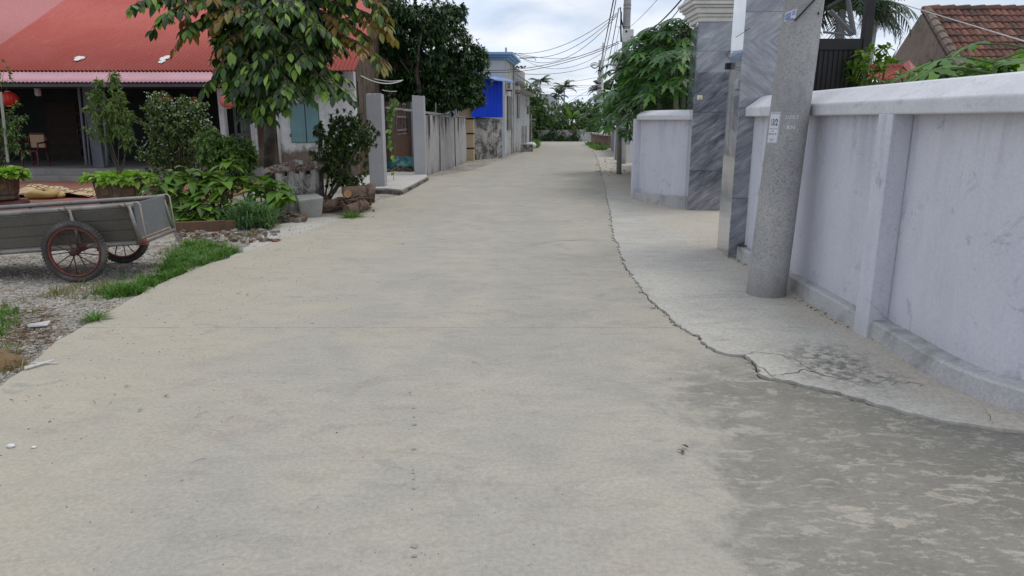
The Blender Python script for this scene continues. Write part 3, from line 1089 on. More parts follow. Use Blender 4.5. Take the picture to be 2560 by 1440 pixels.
# gable end: pentagon in the plane of the road side
EY, EZ, RY, RZ = 18.15, 2.74, 24.3, 5.85
ev = P(300, 176, EY); EZ = ev.z
pit = (RZ - EZ) / (RY - EY)
def roofz(y): return EZ + pit * (min(y, 2 * RY - y) - EY)
gm = MB()
gy = [YW + .251, RY, 25.6]
vs = []
for xx in (XR - .25, XR - .002):
    vs += [(xx, gy[0], -.05), (xx, gy[2], -.05), (xx, gy[2], roofz(gy[2]) - .06), (xx, gy[1], roofz(gy[1]) - .06), (xx, gy[0], roofz(gy[0]) - .06)]
gm.add(vs, [(4, 3, 2, 1, 0), (5, 6, 7, 8, 9)] + [(i, (i + 1) % 5, 5 + (i + 1) % 5, 5 + i) for i in range(5)])
gm.build("gable_wall", M_gable, house)
rm = MB()
sl_ = math.hypot(RY - EY, RZ - EZ)
rm.corr((XL, EY, EZ), (1, 0, 0), (0, RY - EY, RZ - EZ), XR + .18 - XL, sl_, .1, .014)
rm.corr((XL, 2 * RY - EY, EZ), (1, 0, 0), (0, -(RY - EY), RZ - EZ), XR + .18 - XL, sl_, .1, .014, seg=3)
roof = rm.build("roof", M_roof, house, smooth=True)
MB().tube([(XL, RY, RZ + .02), (XR + .2, RY, RZ + .02)], .12, 8).build("ridge_cap", M_roof, house, smooth=True)
for (px, py) in ((196, 156), (412, 154)):
    pm = MB()
    c = P(px, py, EY + .55)
    n_ = Vector((0, -pit, 1)).normalized(); vdir = Vector((0, 1, pit)).normalized()
    for i in range(7):
        cc_ = c + vdir * rnd(-.16, .16) + Vector((rnd(-.05, .06), 0, 0)); cc_.z = EZ + pit * (cc_.y - EY) + .02
        k = 7
        ring = [cc_ + Vector((1, 0, 0)) * (rnd(.05, .1) * math.cos(a * 6.283 / k)) + vdir * (rnd(.06, .12) * math.sin(a * 6.283 / k)) for a in range(k)]
        pm.add([p + n_ * .004 * (i + 1) for p in ring] + [cc_ + n_ * (.02 + .003 * i)], [(a, (a + 1) % k, k) for a in range(k)])
    pm.build("sealant_patch", M_patch, house)
cy0, cy1 = 17.25, 18.1
cz0 = P(300, 205, cy0).z
cxr = P(562, 200, cy0).x
cm = MB()
czr = P(300, 180, 18.1).z
cm.corr((XL, cy0, cz0), (1, 0, 0), (0, cy1 - cy0, czr - cz0), cxr - XL, math.hypot(cy1 - cy0, czr - cz0), .1, .012)
cm.build("canopy", M_canopy, house, smooth=True)
MB().box(XL, cxr - .05, cy0 + .12, cy0 + .18, cz0 - .10, cz0 - .03).build("canopy_rail", M_greyframe, house)
MB().box(XL, XR - .05, YW + .05, YW + .2, 2.3, 2.62 if False else 2.6).box(XL, XL + .2, YW, 25.6, 0, 2.7).build("beam", M_steelpost, house)
# inside of the porch
MB().box(XL, XR - .26, 18.32, 18.36, EZ - .42, EZ + .06).build("eave_light_stop", M_black, house)  # added black board that stops sky light showing through the eave gap
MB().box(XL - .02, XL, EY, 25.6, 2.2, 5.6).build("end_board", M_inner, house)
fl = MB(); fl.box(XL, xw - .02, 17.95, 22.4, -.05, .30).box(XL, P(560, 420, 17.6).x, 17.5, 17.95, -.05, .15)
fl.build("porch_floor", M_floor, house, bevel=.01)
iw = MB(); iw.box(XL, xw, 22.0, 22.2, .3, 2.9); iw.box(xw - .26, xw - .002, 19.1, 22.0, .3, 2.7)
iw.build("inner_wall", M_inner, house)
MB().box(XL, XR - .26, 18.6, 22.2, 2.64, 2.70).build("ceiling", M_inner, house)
dm = MB()
d0, d1 = P(112, 300, 21.9), P(170, 300, 21.9)
dm.box(d0.x, d1.x + .35, 21.92, 21.99, .3, 2.05)
for i in range(5):
    dm.box(d0.x + .06, d1.x + .28, 21.88, 21.92, .42 + i * .33, .66 + i * .33)
dr = dm.build("door", M_wood, house, bevel=.006)
MB().tube([(d1.x + .26, 21.86, 1.1), (d1.x + .26, 21.86, 1.25)], .015, 6).build("handle", M_steelpost, dr)
# columns and steel posts of the porch
ca, cbx = P(224, 330, 18.35), P(251, 330, 18.35)
MB().box(ca.x, cbx.x, 18.3, 18.6, .30, 2.6).build("column", M_steelpost, house, bevel=.008)
MB().tube([P(195, 209, 18.05), P(216, 413, 18.05)], .028, 8).tube([P(207, 211, 18.1), P(224, 412, 18.1)], .02, 8).build("porch_post", M_steelpost, house)
wa, wb = P(553, 330, 18.4), P(566, 330, 18.4)
M_colwhite = old_plaster("peeling_white", (.62, .62, .62), .5, (.2, .2, .2), .5)
MB().box(wa.x, wb.x, 18.35, 18.55, .30, 2.6).build("column", M_colwhite, house, bevel=.008)
pa, pb_ = P(632, 380, YW), P(647, 380, YW)
MB().box(pa.x, pb_.x, YW - .03, YW + .25, -.05, 2.64).build("column", M_colwhite, house, bevel=.01)
MB().box(pb_.x + .002, xw - .03, YW + .03, YW + .25, -.05, 2.64).build("brown_wall", M_brownwall, house)
MB().tube([P(692, 240, YW - .05), P(693, 300, YW - .05), P(702, 408, YW - .05)], .035, 8).build("downpipe", M_white, house, smooth=True)
# glazed grey window between the two white columns
g0, g1 = wb.x + .02, pa.x - .02
wm = MB()
zs_ = P(590, 333, YW + .1).z
for xx in (g0, g0 + (g1 - g0) * .36, g1 - .07):
    wm.box(xx, xx + .07, YW + .1, YW + .16, .35, 2.5)
wm.box(g0, g1, YW + .095, YW + .165, zs_ - .08, zs_).box(g0, g1, YW + .095, YW + .165, 2.42, 2.5).box(g0, g1, YW + .095, YW + .165, .35, .43)
wn = wm.build("window", M_greyframe, house, bevel=.005)
MB().box(g0 + .02, g1 - .02, YW + .125, YW + .135, .4, 2.45).build("pane", M_glass, wn)
# teal shutters
md = (tl.x + tr_.x) / 2 + .03
for x0, x1 in ((tl.x + .01, md - .012), (md + .012, tr_.x - .01)):
    sh = MB().box(x0, x1, YW - .035, YW - .003, zb + .01, zt - .01).build("shutter", M_teal, house, bevel=.006)
    hx = x0 if x0 < md - .1 else x1
    MB().box(hx - .03, hx + .03, YW - .045, YW - .036, zb + .15, zb + .23).build("hinge", M_greyframe, sh)
MB().box(md - .0118, md + .0118, YW - .02, YW, zb, zt).build("shutter_gap", M_black, house)
li0, li1 = P(752, 248, YW - .1), P(792, 240, YW - .1)
MB().box(li0.x, li1.x, YW - .12, YW - .002, li0.z, li1.z).build("window_ledge", M_slab, house, bevel=.01)
# electric conduit on the gable corner
MB().tube([(XR + .03, YW + .3, 2.5), (XR + .03, YW + .35, 1.9), (XR + .05, YW + .3, 1.2)], .012, 6).build("conduit", M_cable, house)

# ------------------------------------------------------------------ brick outbuilding behind the gable
ob = thing("brick_outbuilding", "dark stained brick outbuilding with a barred window behind the two concrete posts", "outbuilding", (-4.6, 28, 0))
XO = -4.22
w0_, w1_ = P(1003, 300, 26.2), P(1029, 300, 28.9)
wy0 = XO * FPX / (1004 - 1280) * 1.0; wy1 = XO * FPX / (1030 - 1280)
wy0, wy1 = wy0 * .985, wy1 * .985
wz0, wz1 = P(1015, 336, 27.2).z, P(1015, 247, 27.2).z
om = MB()
om.box(XO - .3, XO, 25.62, wy0, -.05, 3.0).box(XO - .3, XO, wy1, 31.2, -.05, 3.0)
om.box(XO - .3, XO, wy0, wy1, -.05, wz0).box(XO - .3, XO, wy0, wy1, wz1, 3.0)
om.box(XO - 4, XO - .302, 31.0, 31.2, -.05, 3.0).box(XO - 4, XO - .302, 25.62, 25.8, -.05, 3.0)
M_brickwall = old_plaster("stained_brickwork", (.12, .095, .07), .9, (.025, .022, .02), .95,
                          lambda t, x, y, z, n: sm(t, t.math('ADD', z, t.math('MULTIPLY', n, 2.6)), 2.45, 2.15))
om.build("wall", M_brickwall, ob)
MB().box(XO - 4.1, XO + .15, 25.65, 31.3, 3.002, 3.12).build("roof", M_gable, ob)
MB().box(XO - .6, XO - .31, wy0 - .3, wy1 + .3, wz0 - .3, wz1 + .3).build("dark_window_fill", M_black, ob)  # black block stands in for the unlit depth behind the bars
bm_ = MB()
n = 7
for i in range(n):
    yy = wy0 + (wy1 - wy0) * (i + .5) / n
    bm_.tube([(XO - .06, yy, wz0), (XO - .06, yy, wz1)], .022, 6)
for f in (.0, .12, .5, .88, 1):
    zz = wz0 + (wz1 - wz0) * f
    bm_.box(XO - .085, XO - .04, wy0, wy1, zz - .03, zz + .03)
bm_.build("window_bars", weathered("rusty_pink_bars", (.33, .26, .245), (.25, .19, .18), 6, .8, .2), ob)

# ================================================================== ALLEY: slab, concrete posts, tarpaulin
za = .10
M_mottled0 = old_plaster("dark_foundation", (.2, .185, .165), None, (.04, .037, .033), .95, mould=True)
sl_poly = [G(905, 470, za), G(968, 470, za), G(1004, 474, za), G(1068, 441, za), G(1062, 428, za), G(985, 428, za), G(935, 436, za), G(890, 440, za)]
MB().prism([(p.x, p.y) for p in jitter_line(sl_poly + [sl_poly[0]], .25, .012)[:-1]], za - .035, za).build("alley_slab", M_slab, bevel=.006)
cen = sum(sl_poly, Vector((0, 0, 0))) / len(sl_poly)
struct(MB().prism([(cen.x + (p.x - cen.x) * 1.015 + .02, cen.y + (p.y - cen.y) * 1.015) for p in sl_poly], -.08, za - .036).build("slab_base", M_mottled0, bevel=.01))
struct(bpy.data.objects["alley_slab"])
M_mottled_unused = None
M_post = weathered("fresh_cement_render", (.40, .395, .41), (.35, .345, .36), 1.6, .85, .2, bump=.2, dirt=(.28, .27, .26), dirt_amt=.3)
def post(pxl, pxr, pyb, pyt, depth, label, seed, lean=0):
    random.seed(seed)
    b0 = G(pxl, pyb, za); b1 = G(pxr, pyb, za)
    y = (b0.y + b1.y) / 2
    zt_ = P((pxl + pxr) / 2, pyt, y).z
    x0, x1 = b0.x, b1.x
    r = thing("concrete_post", label, "post", ((x0 + x1) / 2, y + depth / 2, za), "bare concrete posts at the alley")
    m = MB()
    n = 7
    vs = []; fs = []
    # ragged broken top
    m.box(x0, x1, y, y + depth, za, zt_ - .05)
    k = 5
    for i in range(k):
        for j in range(3):
            xa, xb = x0 + (x1 - x0) * i / k, x0 + (x1 - x0) * (i + 1) / k
            ya, yb = y + depth * j / 3, y + depth * (j + 1) / 3
            h = rnd(.012, .05)
            m.box(xa + .001, xb - .001, ya + .001, yb - .001, zt_ - .052, zt_ - .05 + h)
    m.build("shaft", M_post, r, bevel=.008)
    return r
post(925, 962, 466, 232, .34, "nearer of the two bare cement posts, standing on the pale slab corner", 1)
post(1036, 1064, 436, 238, .34, "farther of the two bare cement posts, joined to the black stained wall", 2)

M_tarp = weathered("teal_tarpaulin", (.012, .085, .13), (.02, .20, .18), 3, .45, .4, bump=.2, fine=30)
random.seed(5)
tp = G(1006, 419, za); tb = MB()
n, m_ = 40, 10
vs = [(tp.x, tp.y, za + .31)]; fs = []
for j in range(1, m_):
    for i in range(n):
        a_ = 2 * math.pi * i / n
        f = j / (m_ - 1)
        rr_ = (.04 + .60 * f ** .8) * (1 + .12 * math.sin(3 * a_ + 1) + .05 * math.sin(9 * a_))
        z = za + .30 * max(0, 1 - f ** 1.7) * (1 + .14 * math.sin(2 * a_ + .6)) + .05 * (1 - f) * f * 4 * math.sin(9 * a_ + 5 * f) * .5 + rnd(0, .008)
        vs.append((tp.x + rr_ * math.cos(a_), tp.y + rr_ * .8 * math.sin(a_), max(z, za + .005)))
for i in range(n):
    fs.append((0, 1 + i, 1 + (i + 1) % n))
for j in range(m_ - 2):
    for i in range(n):
        a_ = 1 + j * n + i; b_ = 1 + j * n + (i + 1) % n
        fs.append((a_, a_ + n, b_ + n, b_))
tb.add(vs, fs)
tag(tb.build("tarpaulin", M_tarp, loc=(tp.x, tp.y, za)), "crumpled teal tarpaulin heaped behind the bare cement posts", "tarpaulin")
mb = MB(); random.seed(77)
M_alleydirt = weathered("alley_rubbish", (.17, .14, .11), (.09, .075, .06), 9, .95, .1, bump=.5)
for i in range(160):
    c_ = G(rnd(972, 1034), rnd(408, 430), za)
    vs_ = [c_ + Vector((rnd(-1, 1), rnd(-1, 1), rnd(0, 1.2))) * rnd(.03, .11) for _ in range(5)]
    mb.add(vs_, [(0, 1, 2), (0, 2, 3), (0, 3, 1), (1, 4, 2), (2, 4, 3), (3, 4, 1)])
stuff(mb.build("rubble", M_alleydirt), "brown earth and rubbish strewn around the teal tarpaulin", "rubble")
# climbing vine on the nearer post is built with the plants

# ================================================================== BLACK-STAINED BOUNDARY WALL WITH WIRE TRELLIS
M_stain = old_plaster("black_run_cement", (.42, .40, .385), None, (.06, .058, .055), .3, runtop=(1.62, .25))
s0, s1 = Vector((-2.42, 19.55)), Vector((-1.66, 26.0))
sw = thing("old_wall", "old cement wall streaked black from its top between the cement post and the cream pillar", "wall", (-2, 23, 0))
def along(f): return s0.lerp(s1, f)
zA, zB = P(1072, 287, 19.7).z, P(1168, 296, 26).z
segs = [(0.0, .30), (.335, .66), (.69, 1.0)]
pmb = MB(); rec = MB()
for a_, b_ in segs:
    pmb.wallseg(along(a_), along(b_), .22, -.05, zA + (zB - zA) * a_, -.05, zA + (zB - zA) * b_)
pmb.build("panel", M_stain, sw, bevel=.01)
nrm = Vector((-(s1 - s0).y, (s1 - s0).x)).normalized()
for a_, b_ in ((.3, .335), (.66, .69)):
    rec.wallseg(along(a_) + nrm * .07, along(b_) + nrm * .07, .1, -.05, zA - .05, -.05, zA - .06)
rec.build("recessed_joint", weathered("near_black_recess", (.03, .03, .03), (.06, .058, .055), 4, .9, .1), sw)  # near-black colour for the recessed strips
M_wire = weathered("bamboo_lath", (.36, .35, .31), (.26, .25, .22), 6, .8, .2, bump=0)
tr = thing("wire_trellis", "pale lath and wire trellis laid over the black streaked wall", "trellis", (-2.2, 23, zA))
tm = MB()
random.seed(9)
for k in range(5):
    off = nrm * (.05 + .24 * k)
    a_, b_ = along(0) + off, along(1) + off
    tm.tube([(a_.x, a_.y, zA + .05 + .03 * k), (b_.x, b_.y, zB + .05 + .05 * k)], .012, 5)
for f in np.linspace(0.01, .98, 26):
    a_ = along(f) + nrm * -.05; b_ = along(f) + nrm * 1.1
    zz = zA + (zB - zA) * f
    tm.tube([(a_.x, a_.y, zz + .07), (b_.x, b_.y + rnd(-.05, .05), zz + .2 + rnd(-.02, .03))], .008, 4)
for f in (.05, .35, .7, .95):
    a_ = along(f) + nrm * .15
    zz = zA + (zB - zA) * f
    tm.tube([(a_.x, a_.y, zz), (a_.x, a_.y, zz + .4)], .016, 5)
tm.build("lath", M_wire, tr)

# ------------------------------------------------------------------ cream pillar
M_cream = weathered("cream_paint", (.55, .43, .27), (.50, .39, .24), 2, .75, .25, dirt=(.25, .2, .14), dirt_amt=.3)
M_maroon = weathered("maroon_paint", (.10, .022, .022), (.075, .018, .018), 3, .6, .3)
yc = 27.1
c0, c1 = P(1148, 330, yc), P(1184, 330, yc)
cp = thing("gate_pillar", "cream painted gate pillar with black bands and maroon cap", "gate pillar", ((c0.x + c1.x) / 2, yc + .25, 0))
zt_ = P(1165, 264, yc).z
MB().box(c0.x, c1.x, yc, yc + .6, -.05, zt_).build("shaft", M_cream, cp, bevel=.01)
MB().box(c0.x - .1, c1.x + .1, yc - .1, yc + .7, zt_ + .001, zt_ + .22).box(c0.x - .04, c1.x + .04, yc - .04, yc + .64, zt_ + .221, zt_ + .3).build("cap", M_maroon, cp, bevel=.01)
for py in (297, 334, 371):
    zz = P(1165, py, yc).z
    MB().box(c0.x - .006, c1.x + .006, yc - .006, yc + .606, zz - .028, zz + .028).build("band", M_black, cp)

# ------------------------------------------------------------------ blue metal fence over an old wall, with its little awning
M_bluesheet = weathered("bright_blue_sheet", (.002, .035, .46), (.003, .05, .54), 1.5, .6, .15, bump=.02)
M_paleblue = weathered("pale_blue_sheet", (.18, .28, .50), (.22, .32, .52), 2, .5, .4, bump=.02)
M_mottled = old_plaster("mould_mottled_wall", (.40, .38, .345), None, (.035, .032, .03), .98, mould=True)
f0, f1 = G(1188, 401), G(1256, 393)
f0 = Vector((f0.x, f0.y)); f1 = Vector((f1.x, f1.y))
bw = thing("old_wall", "mould blackened wall under the bright blue sheet fence", "wall", (f0.x, f0.y, 0))
zf0, zf1 = P(1190, 291, f0.y).z, P(1256, 299, f1.y).z
MB().wallseg(f0 + Vector((-.5, -.25)), f1, .22, -.05, zf0 + .05, -.05, zf1).build("masonry", M_mottled, bw, bevel=.01)
bf = thing("sheet_fence", "bright blue corrugated sheet fence standing on a mould blackened wall", "fence", (f0.x, f0.y, zf0))
du = Vector((f1.x - f0.x, f1.y - f0.y, 0)).normalized()
ztop_ = P(1225, 205, (f0.y + f1.y) / 2).z
nb = Vector((-du.y, du.x, 0))
cm = MB()
cm.corr(Vector((f0.x, f0.y, zf0 - .03)) - du * .3 + nb * -.02, du, (0, 0, 1), (f1 - f0).length + .3, ztop_ - zf0 + .15, .14, .014, seg=6)
cm.build("sheet", M_bluesheet, bf)
aw = MB()
a_ = P(1256, 192, f1.y + .15); 
aw.corr(a_ - du * 2.0, du, (-nb * -1) * .0 + Vector((nb.x * -1, nb.y * -1, -.42)), 1.95, .62, .12, .016)
aw.build("awning", M_paleblue, bf, smooth=True)

# ================================================================== WHITE HOUSE WITH BLUE CORNICE
M_bwhite = weathered("pale_house_paint", (.58, .62, .66), (.54, .575, .61), 1.2, .8, .25, dirt=(.32, .34, .34), dirt_amt=.35)
M_bcorn = weathered("sky_blue_cornice", (.21, .38, .62), (.24, .42, .64), 2, .7, .3, bump=.05)
M_side = old_plaster("weathered_side_wall", (.50, .495, .47), None, (.10, .097, .09), .7, runtop=(9.0, 0))
e0 = Vector((P(1262, 380, 30.1).x, 30.1)); e1 = Vector((.06, 33.6))
sdir = (e1 - e0).normalized()
bh = thing("house", "white flat roofed house with sky blue cornice and wall mounted air conditioner", "house", (-2, 32, 0))
zc0 = P(1262, 148, 30.1).z
MB().box(-6, e0.x, 30.1, 30.3, -.05, zc0).build("wall", M_bwhite, bh)
MB().wallseg(e0 + Vector((.002, .0)), e1, .22, -.05, zc0).build("wall", M_side, bh)
MB().box(-6, e1.x - .25, 33.4, 33.6, -.05, zc0).build("wall", M_bwhite, bh)
cmb = MB()
for k, (e, h0, h1) in enumerate(((.14, 0, .07), (.24, .07, .15), (.34, .15, .26))):
    q = [(-6.2, 30.1 - e), (e0.x + e, 30.1 - e), (e1.x + e, 33.6 + e), (-6.2, 33.6 + e)]
    cmb.prism(q, zc0 + h0 + .001, zc0 + h1)
cmb.build("cornice", M_bcorn, bh, bevel=.015)
def on_side(f, out=0.0):
    p = e0.lerp(e1, f); n_ = Vector((sdir.y, -sdir.x))
    return p + n_ * out
wz = (P(1270, 325, 31).z, P(1270, 240, 31).z)
wd = MB()
wd.wallseg(on_side(.22, .05), on_side(.52, .05), .06, wz[0], wz[1])
wn = wd.build("window", M_greyframe, bh)
q = MB()
for f in np.linspace(.23, .51, 6):
    q.tube([(*on_side(f, .065), wz[0]), (*on_side(f, .065), wz[1])], .014, 5)
q.build("bars", M_wire, wn)
MB().tube([(*on_side(.95, .04), 0), (*on_side(.95, .04), zc0)], .05, 8).tube([(*on_side(.72, .04), 0), (*on_side(.72, .04), zc0 - .9)], .04, 8).build("downpipe", M_side, bh)
MB().tube([(*on_side(.9, .3), zc0 + .3), (*on_side(.92, 1.0), zc0 + .32), (*on_side(.92, 1.05), zc0 + .2)], .035, 6).build("spout", M_white, bh)
MB().tube([P(1265, 134, 31), P(1265, 119, 31)], .05, 6).build("roof_pipe", M_side, bh)

M_ac = weathered("cream_enamel", (.60, .60, .57), (.55, .55, .52), 4, .5, .4, bump=.03, dirt=(.35, .33, .3), dirt_amt=.3)
def aircon(px0, px1, py0, py1, Y, label, off):
    a_, b_ = P(px0, py1, Y), P(px1, py0, Y)
    r = thing("air_conditioner", label, "air conditioner", ((a_.x + b_.x) / 2, Y, a_.z), "outdoor air conditioner units")
    body = MB().box(a_.x, b_.x, Y, Y + .8, a_.z, b_.z).build("body", M_ac, r, bevel=.02)
    g = MB()
    hh = b_.z - a_.z
    g.box(a_.x + .06, b_.x - .07, Y - .006, Y - .001, a_.z + hh * .12, b_.z - hh * .14)
    g.build("grille", M_black, r)
    sl2 = MB()
    for i in range(4):
        zz = a_.z + hh * (.24 + .16 * i)
        sl2.box(a_.x + .05, b_.x - .06, Y - .014, Y - .0065, zz, zz + hh * .05)
    sl2.build("louvre", M_ac, r)
    for yy in (.1, .62):
        MB().box(a_.x - .12, b_.x + .02, Y + yy, Y + yy + .04, a_.z - .05, a_.z - .002).build("bracket", M_greyframe, r)
aircon(1265, 1280, 200, 224, 30.4, "slatted air conditioner unit under the sky blue cornice, nearer of two", 0)
aircon(1285, 1299, 202, 231, 34.3, "plain cream air conditioner unit on the grey weathered house, farther of two", 0)

# ------------------------------------------------------------------ grey weathered house beyond
gh = thing("house", "grey weathered narrow house with fibre cement roof beyond the white one", "house", (0, 38, 0))
h0, h1 = Vector((.08, 33.75)), Vector((1.05, 43.5))
zg = P(1300, 232, 37).z
MB().wallseg(h0, h1, .22, -.05, zg).box(-5, .0, 33.75, 33.95, -.05, zg).box(-5, .8, 43.3, 43.5, -.05, zg).build("wall", M_side, gh)
MB().prism([(-5.2, 33.5), (.35, 33.5), (1.42, 43.7), (-5.2, 43.7)], zg + .001, zg + .16).build("roof_slab", M_side, gh, bevel=.01)
zr = P(1290, 166, 36).z
g2 = MB(); g2.wallseg(h0 + Vector((.02, 2.2)), h0.lerp(h1, .62) + Vector((.02, 0)), .2, zg + .162, zr - .05)
g2.box(-4, .25, 35.95, 36.1, zg + .162, zr - .05)
g2.build("upper_wall", M_side, gh)
M_fibro = weathered("fibre_cement", (.32, .31, .295), (.24, .235, .225), 2, .85, .2, dirt=(.12, .12, .11))
rf = MB()
rf.corr((-4.2, 35.8, zr), (1, 0, 0), (0, 1, .05), 4.9, 4.5, .2, .03)
rf.corr((.2, 33.7, zg + .72), (.1, 1, 0), (.75, 0, -.5), 9.5, .95, .18, .03)
rf.build("roof", M_fibro, gh)
nn2 = (h1 - h0).normalized(); no = Vector((nn2.y, -nn2.x))
def on_g(f, out=0.0): return h0.lerp(h1, f) + no * out
for f0_, f1_, z0_, z1_ in ((.16, .28, P(1287, 295, 35.5).z, P(1287, 238, 35.5).z),):
    m = MB(); m.wallseg(on_g(f0_, .05), on_g(f1_, .05), .06, z0_, z1_); m.build("window", M_greyframe, gh)
m = MB(); m.wallseg(on_g(.80, .04), on_g(.93, .04), .05, P(1309, 285, 42).z, P(1309, 262, 42).z); m.build("opening", M_black, gh)
for f in (.45, .62):
    MB().wallseg(on_g(f, .14), on_g(f + .03, .14), .13, -.05, 1.2).build("buttress", M_side, gh)
MB().tube([P(1305, 258, 41), P(1316, 257, 40.6)], .22, 10).build("drum", M_side, gh, smooth=True)

# ------------------------------------------------------------------ brick shed stub, trough and sacks at the far left
bs = thing("brick_shed", "low brick shed stub with tilted cement board roof at the bend", "shed", (1.2, 45, 0))
b0, b1 = P(1313, 356, 44.5), P(1327, 356, 44.5)
M_redbrick = old_plaster("red_brick", (.25, .12, .08), None, (.08, .05, .04), .4, lambda t, x, y, z, n: 1.0)
MB().box(b0.x, b1.x, 44.5, 46.0, -.05, P(1320, 309, 44.5).z).build("wall", M_redbrick, bs)
MB().box(b0.x + .13, b0.x + .22, 44.44, 44.5, -.05, P(1320, 309, 44.5).z).build("pier", M_side, bs)
MB().obox(P(1320, 301, 45), (1.0, 1.6, .07), Matrix.Rotation(R(-8), 3, 'Y')).obox(P(1318, 305, 45), (.8, 1.5, .06), Matrix.Rotation(R(6), 3, 'Y')).build("roof_board", M_fibro, bs)
MB().tube([P(1328, 352, 44.3), P(1328, 285, 44.3)], .04, 6).build("stake", M_wire, bs)
trg = thing("stone_trough", "low stained stone trough at the foot of the grey weathered house", "trough", G(1318, 377))
g_ = G(1302, 379); g1_ = G(1330, 376)
MB().box(g_.x, g1_.x, g_.y, g_.y + .7, -.02, .34).build("basin", M_mottled, trg, bevel=.03)
MB().box(g_.x + .06, g1_.x - .06, g_.y + .06, g_.y + .64, .341, .36).build("lid", M_side, trg)
sk = MB(); c = P(1326, 362, g_.y + .3)
sk.lathe([(.02, -.16), (.2, -.14), (.25, 0), (.18, .1), (.05, .13)], c, 10, sx=1.2)
tag(sk.build("white_sack", M_white, loc=c, smooth=True), "small white sack lying on the stained stone trough", "sack")
# ================================================================== HANDCART
M_galv = weathered("galvanised_pipe", (.25, .235, .22), (.18, .17, .16), 5, .5, .4, metal=.3, bump=.08, dirt=(.16, .10, .065), dirt_amt=.6)
M_panelg = weathered("grimy_steel_panel", (.10, .092, .075), (.075, .068, .055), 2, .6, .35, metal=.15, bump=.05, dirt=(.07, .055, .04), dirt_amt=.6)
M_tail = weathered("grey_steel_sheet", (.17, .178, .185), (.14, .145, .15), 1.6, .5, .4, metal=.2, bump=.04, dirt=(.10, .08, .065), dirt_amt=.35)
M_tyre = weathered("worn_tyre", (.05, .048, .046), (.085, .08, .074), 7, .85, .2, bump=.3, dirt=(.17, .155, .13), dirt_amt=.6)
M_rim = weathered("rusty_red_rim", (.20, .05, .042), (.13, .045, .036), 6, .7, .3, bump=.1, dirt=(.07, .04, .03))
M_spoke = weathered("rusty_spoke", (.09, .04, .032), (.055, .032, .027), 8, .8, .2, bump=0)
CT = Matrix.Rotation(R(-2.0), 3, 'Y')
cart = thing("handcart", "two wheeled steel handcart with rusty red spoked wheels parked on the gravel yard", "cart", (-4.2, 7.0, .277))
cart.rotation_euler = (0, R(-3.4), R(5))
# local frame: x along the cart (tail at +x), y across, z up from the axle
XT, XH, YN, YF, ZB, ZT = .56, -1.9, -.33, .44, .06, .365
def bp(x, y, z): return Vector((x, y, z))
for yy, nm in ((YN, -1), (YF, 1)):
    m = MB()
    for i in range(3):
        za_, zb_ = ZB + (ZT - ZB) * i / 3 + .006, ZB + (ZT - ZB) * (i + 1) / 3 - .006
        m.box(XH, XT - .02, yy - .012, yy + .012, za_, zb_)
    m.box(XH, XT - .02, yy - .006, yy + .006, ZB, ZT)
    m.build("side_panel", M_panelg, cart, local=True, bevel=.004)
    m = MB()
    m.tube([bp(XH - .4, yy, ZT + .03), bp(XT, yy, ZT + .03)], .024, 8)
    m.tube([bp(XH - .4, yy - .02 * nm, ZT - .012), bp(XT - .05, yy - .02 * nm, ZT - .012)], .014, 8)
    m.build("top_rail", M_galv, cart, local=True, smooth=True)
    MB().tube([bp(XH - .9, yy, ZB - .03), bp(XT + .05, yy, ZB - .03)], .022, 8).build("bottom_rail", M_galv, cart, local=True, smooth=True)
    for xx in (-1.45, -.83, -.02 if nm < 0 else 0.0, XT - .03):
        yo = yy + nm * .026
        m = MB(); m.tube([bp(xx, yo, ZT + .03), bp(xx + .05, yo, ZB - .03)], .018, 8)
        s_ = m.build("stanchion", M_galv, cart, local=True, smooth=True)
        if nm < 0:
            w_ = MB(); w_.tube([bp(xx - .03, yy - .04, ZT + .06), bp(xx + .0, yy - .045, ZT + .0), bp(xx + .012, yy - .035, ZT - .06), bp(xx - .01, yy - .045, ZT - .02), bp(xx - .09, yy - .03, ZT + .045)], .004, 5)
            w_.build("wire_tie", M_spoke, cart, local=True)
            MB().obox(bp(xx + .05, yy, ZB - .03), (.09, .052, .05)).build("weld", M_rim, cart, local=True, bevel=.01)
m = MB(); m.box(XH, XT - .01, YN + .013, YF - .013, ZB - .03, ZB - .008); m.build("floor_plate", M_panelg, cart, local=True)
m = MB(); m.box(XT - .018, XT - .004, YN + .02, YF - .02, ZB + .02, ZT + .045); m.build("tailboard", M_tail, cart, local=True, bevel=.003)
MB().tube([bp(XT + .015, YN, ZB - .03), bp(XT + .015, YF + .04, ZB - .03)], .024, 8).build("end_rail", M_galv, cart, local=True, smooth=True)
MB().box(XT - .05, XT, YN, YF, ZB - .004, ZB + .018).build("wooden_sill", weathered("bleached_wood", (.34, .27, .2), (.25, .2, .15), 5, .85, .15, bump=.2), cart, local=True)
for yy in (YN + .03, YF - .0):
    MB().tube([bp(XT - .08, yy, ZT + .05), bp(XT + .03, yy, ZT + .055), bp(XT + .05, yy, ZT + .03), bp(XT + .05, yy, ZB - .06)], .008, 6).build("latch_rod", weathered("pale_rod", (.42, .38, .32), (.33, .29, .25), 6, .7, .3, bump=0), cart, local=True, smooth=True)
MB().tube([bp(0, YN - .14, 0), bp(0, YF + .10, 0)], .017, 8).tube([bp(0, YN, 0), bp(0, YN, ZB)], .03, 8).tube([bp(0, YF, 0), bp(0, YF, ZB)], .03, 8).build("axle", M_spoke, cart, local=True)
RW = .295
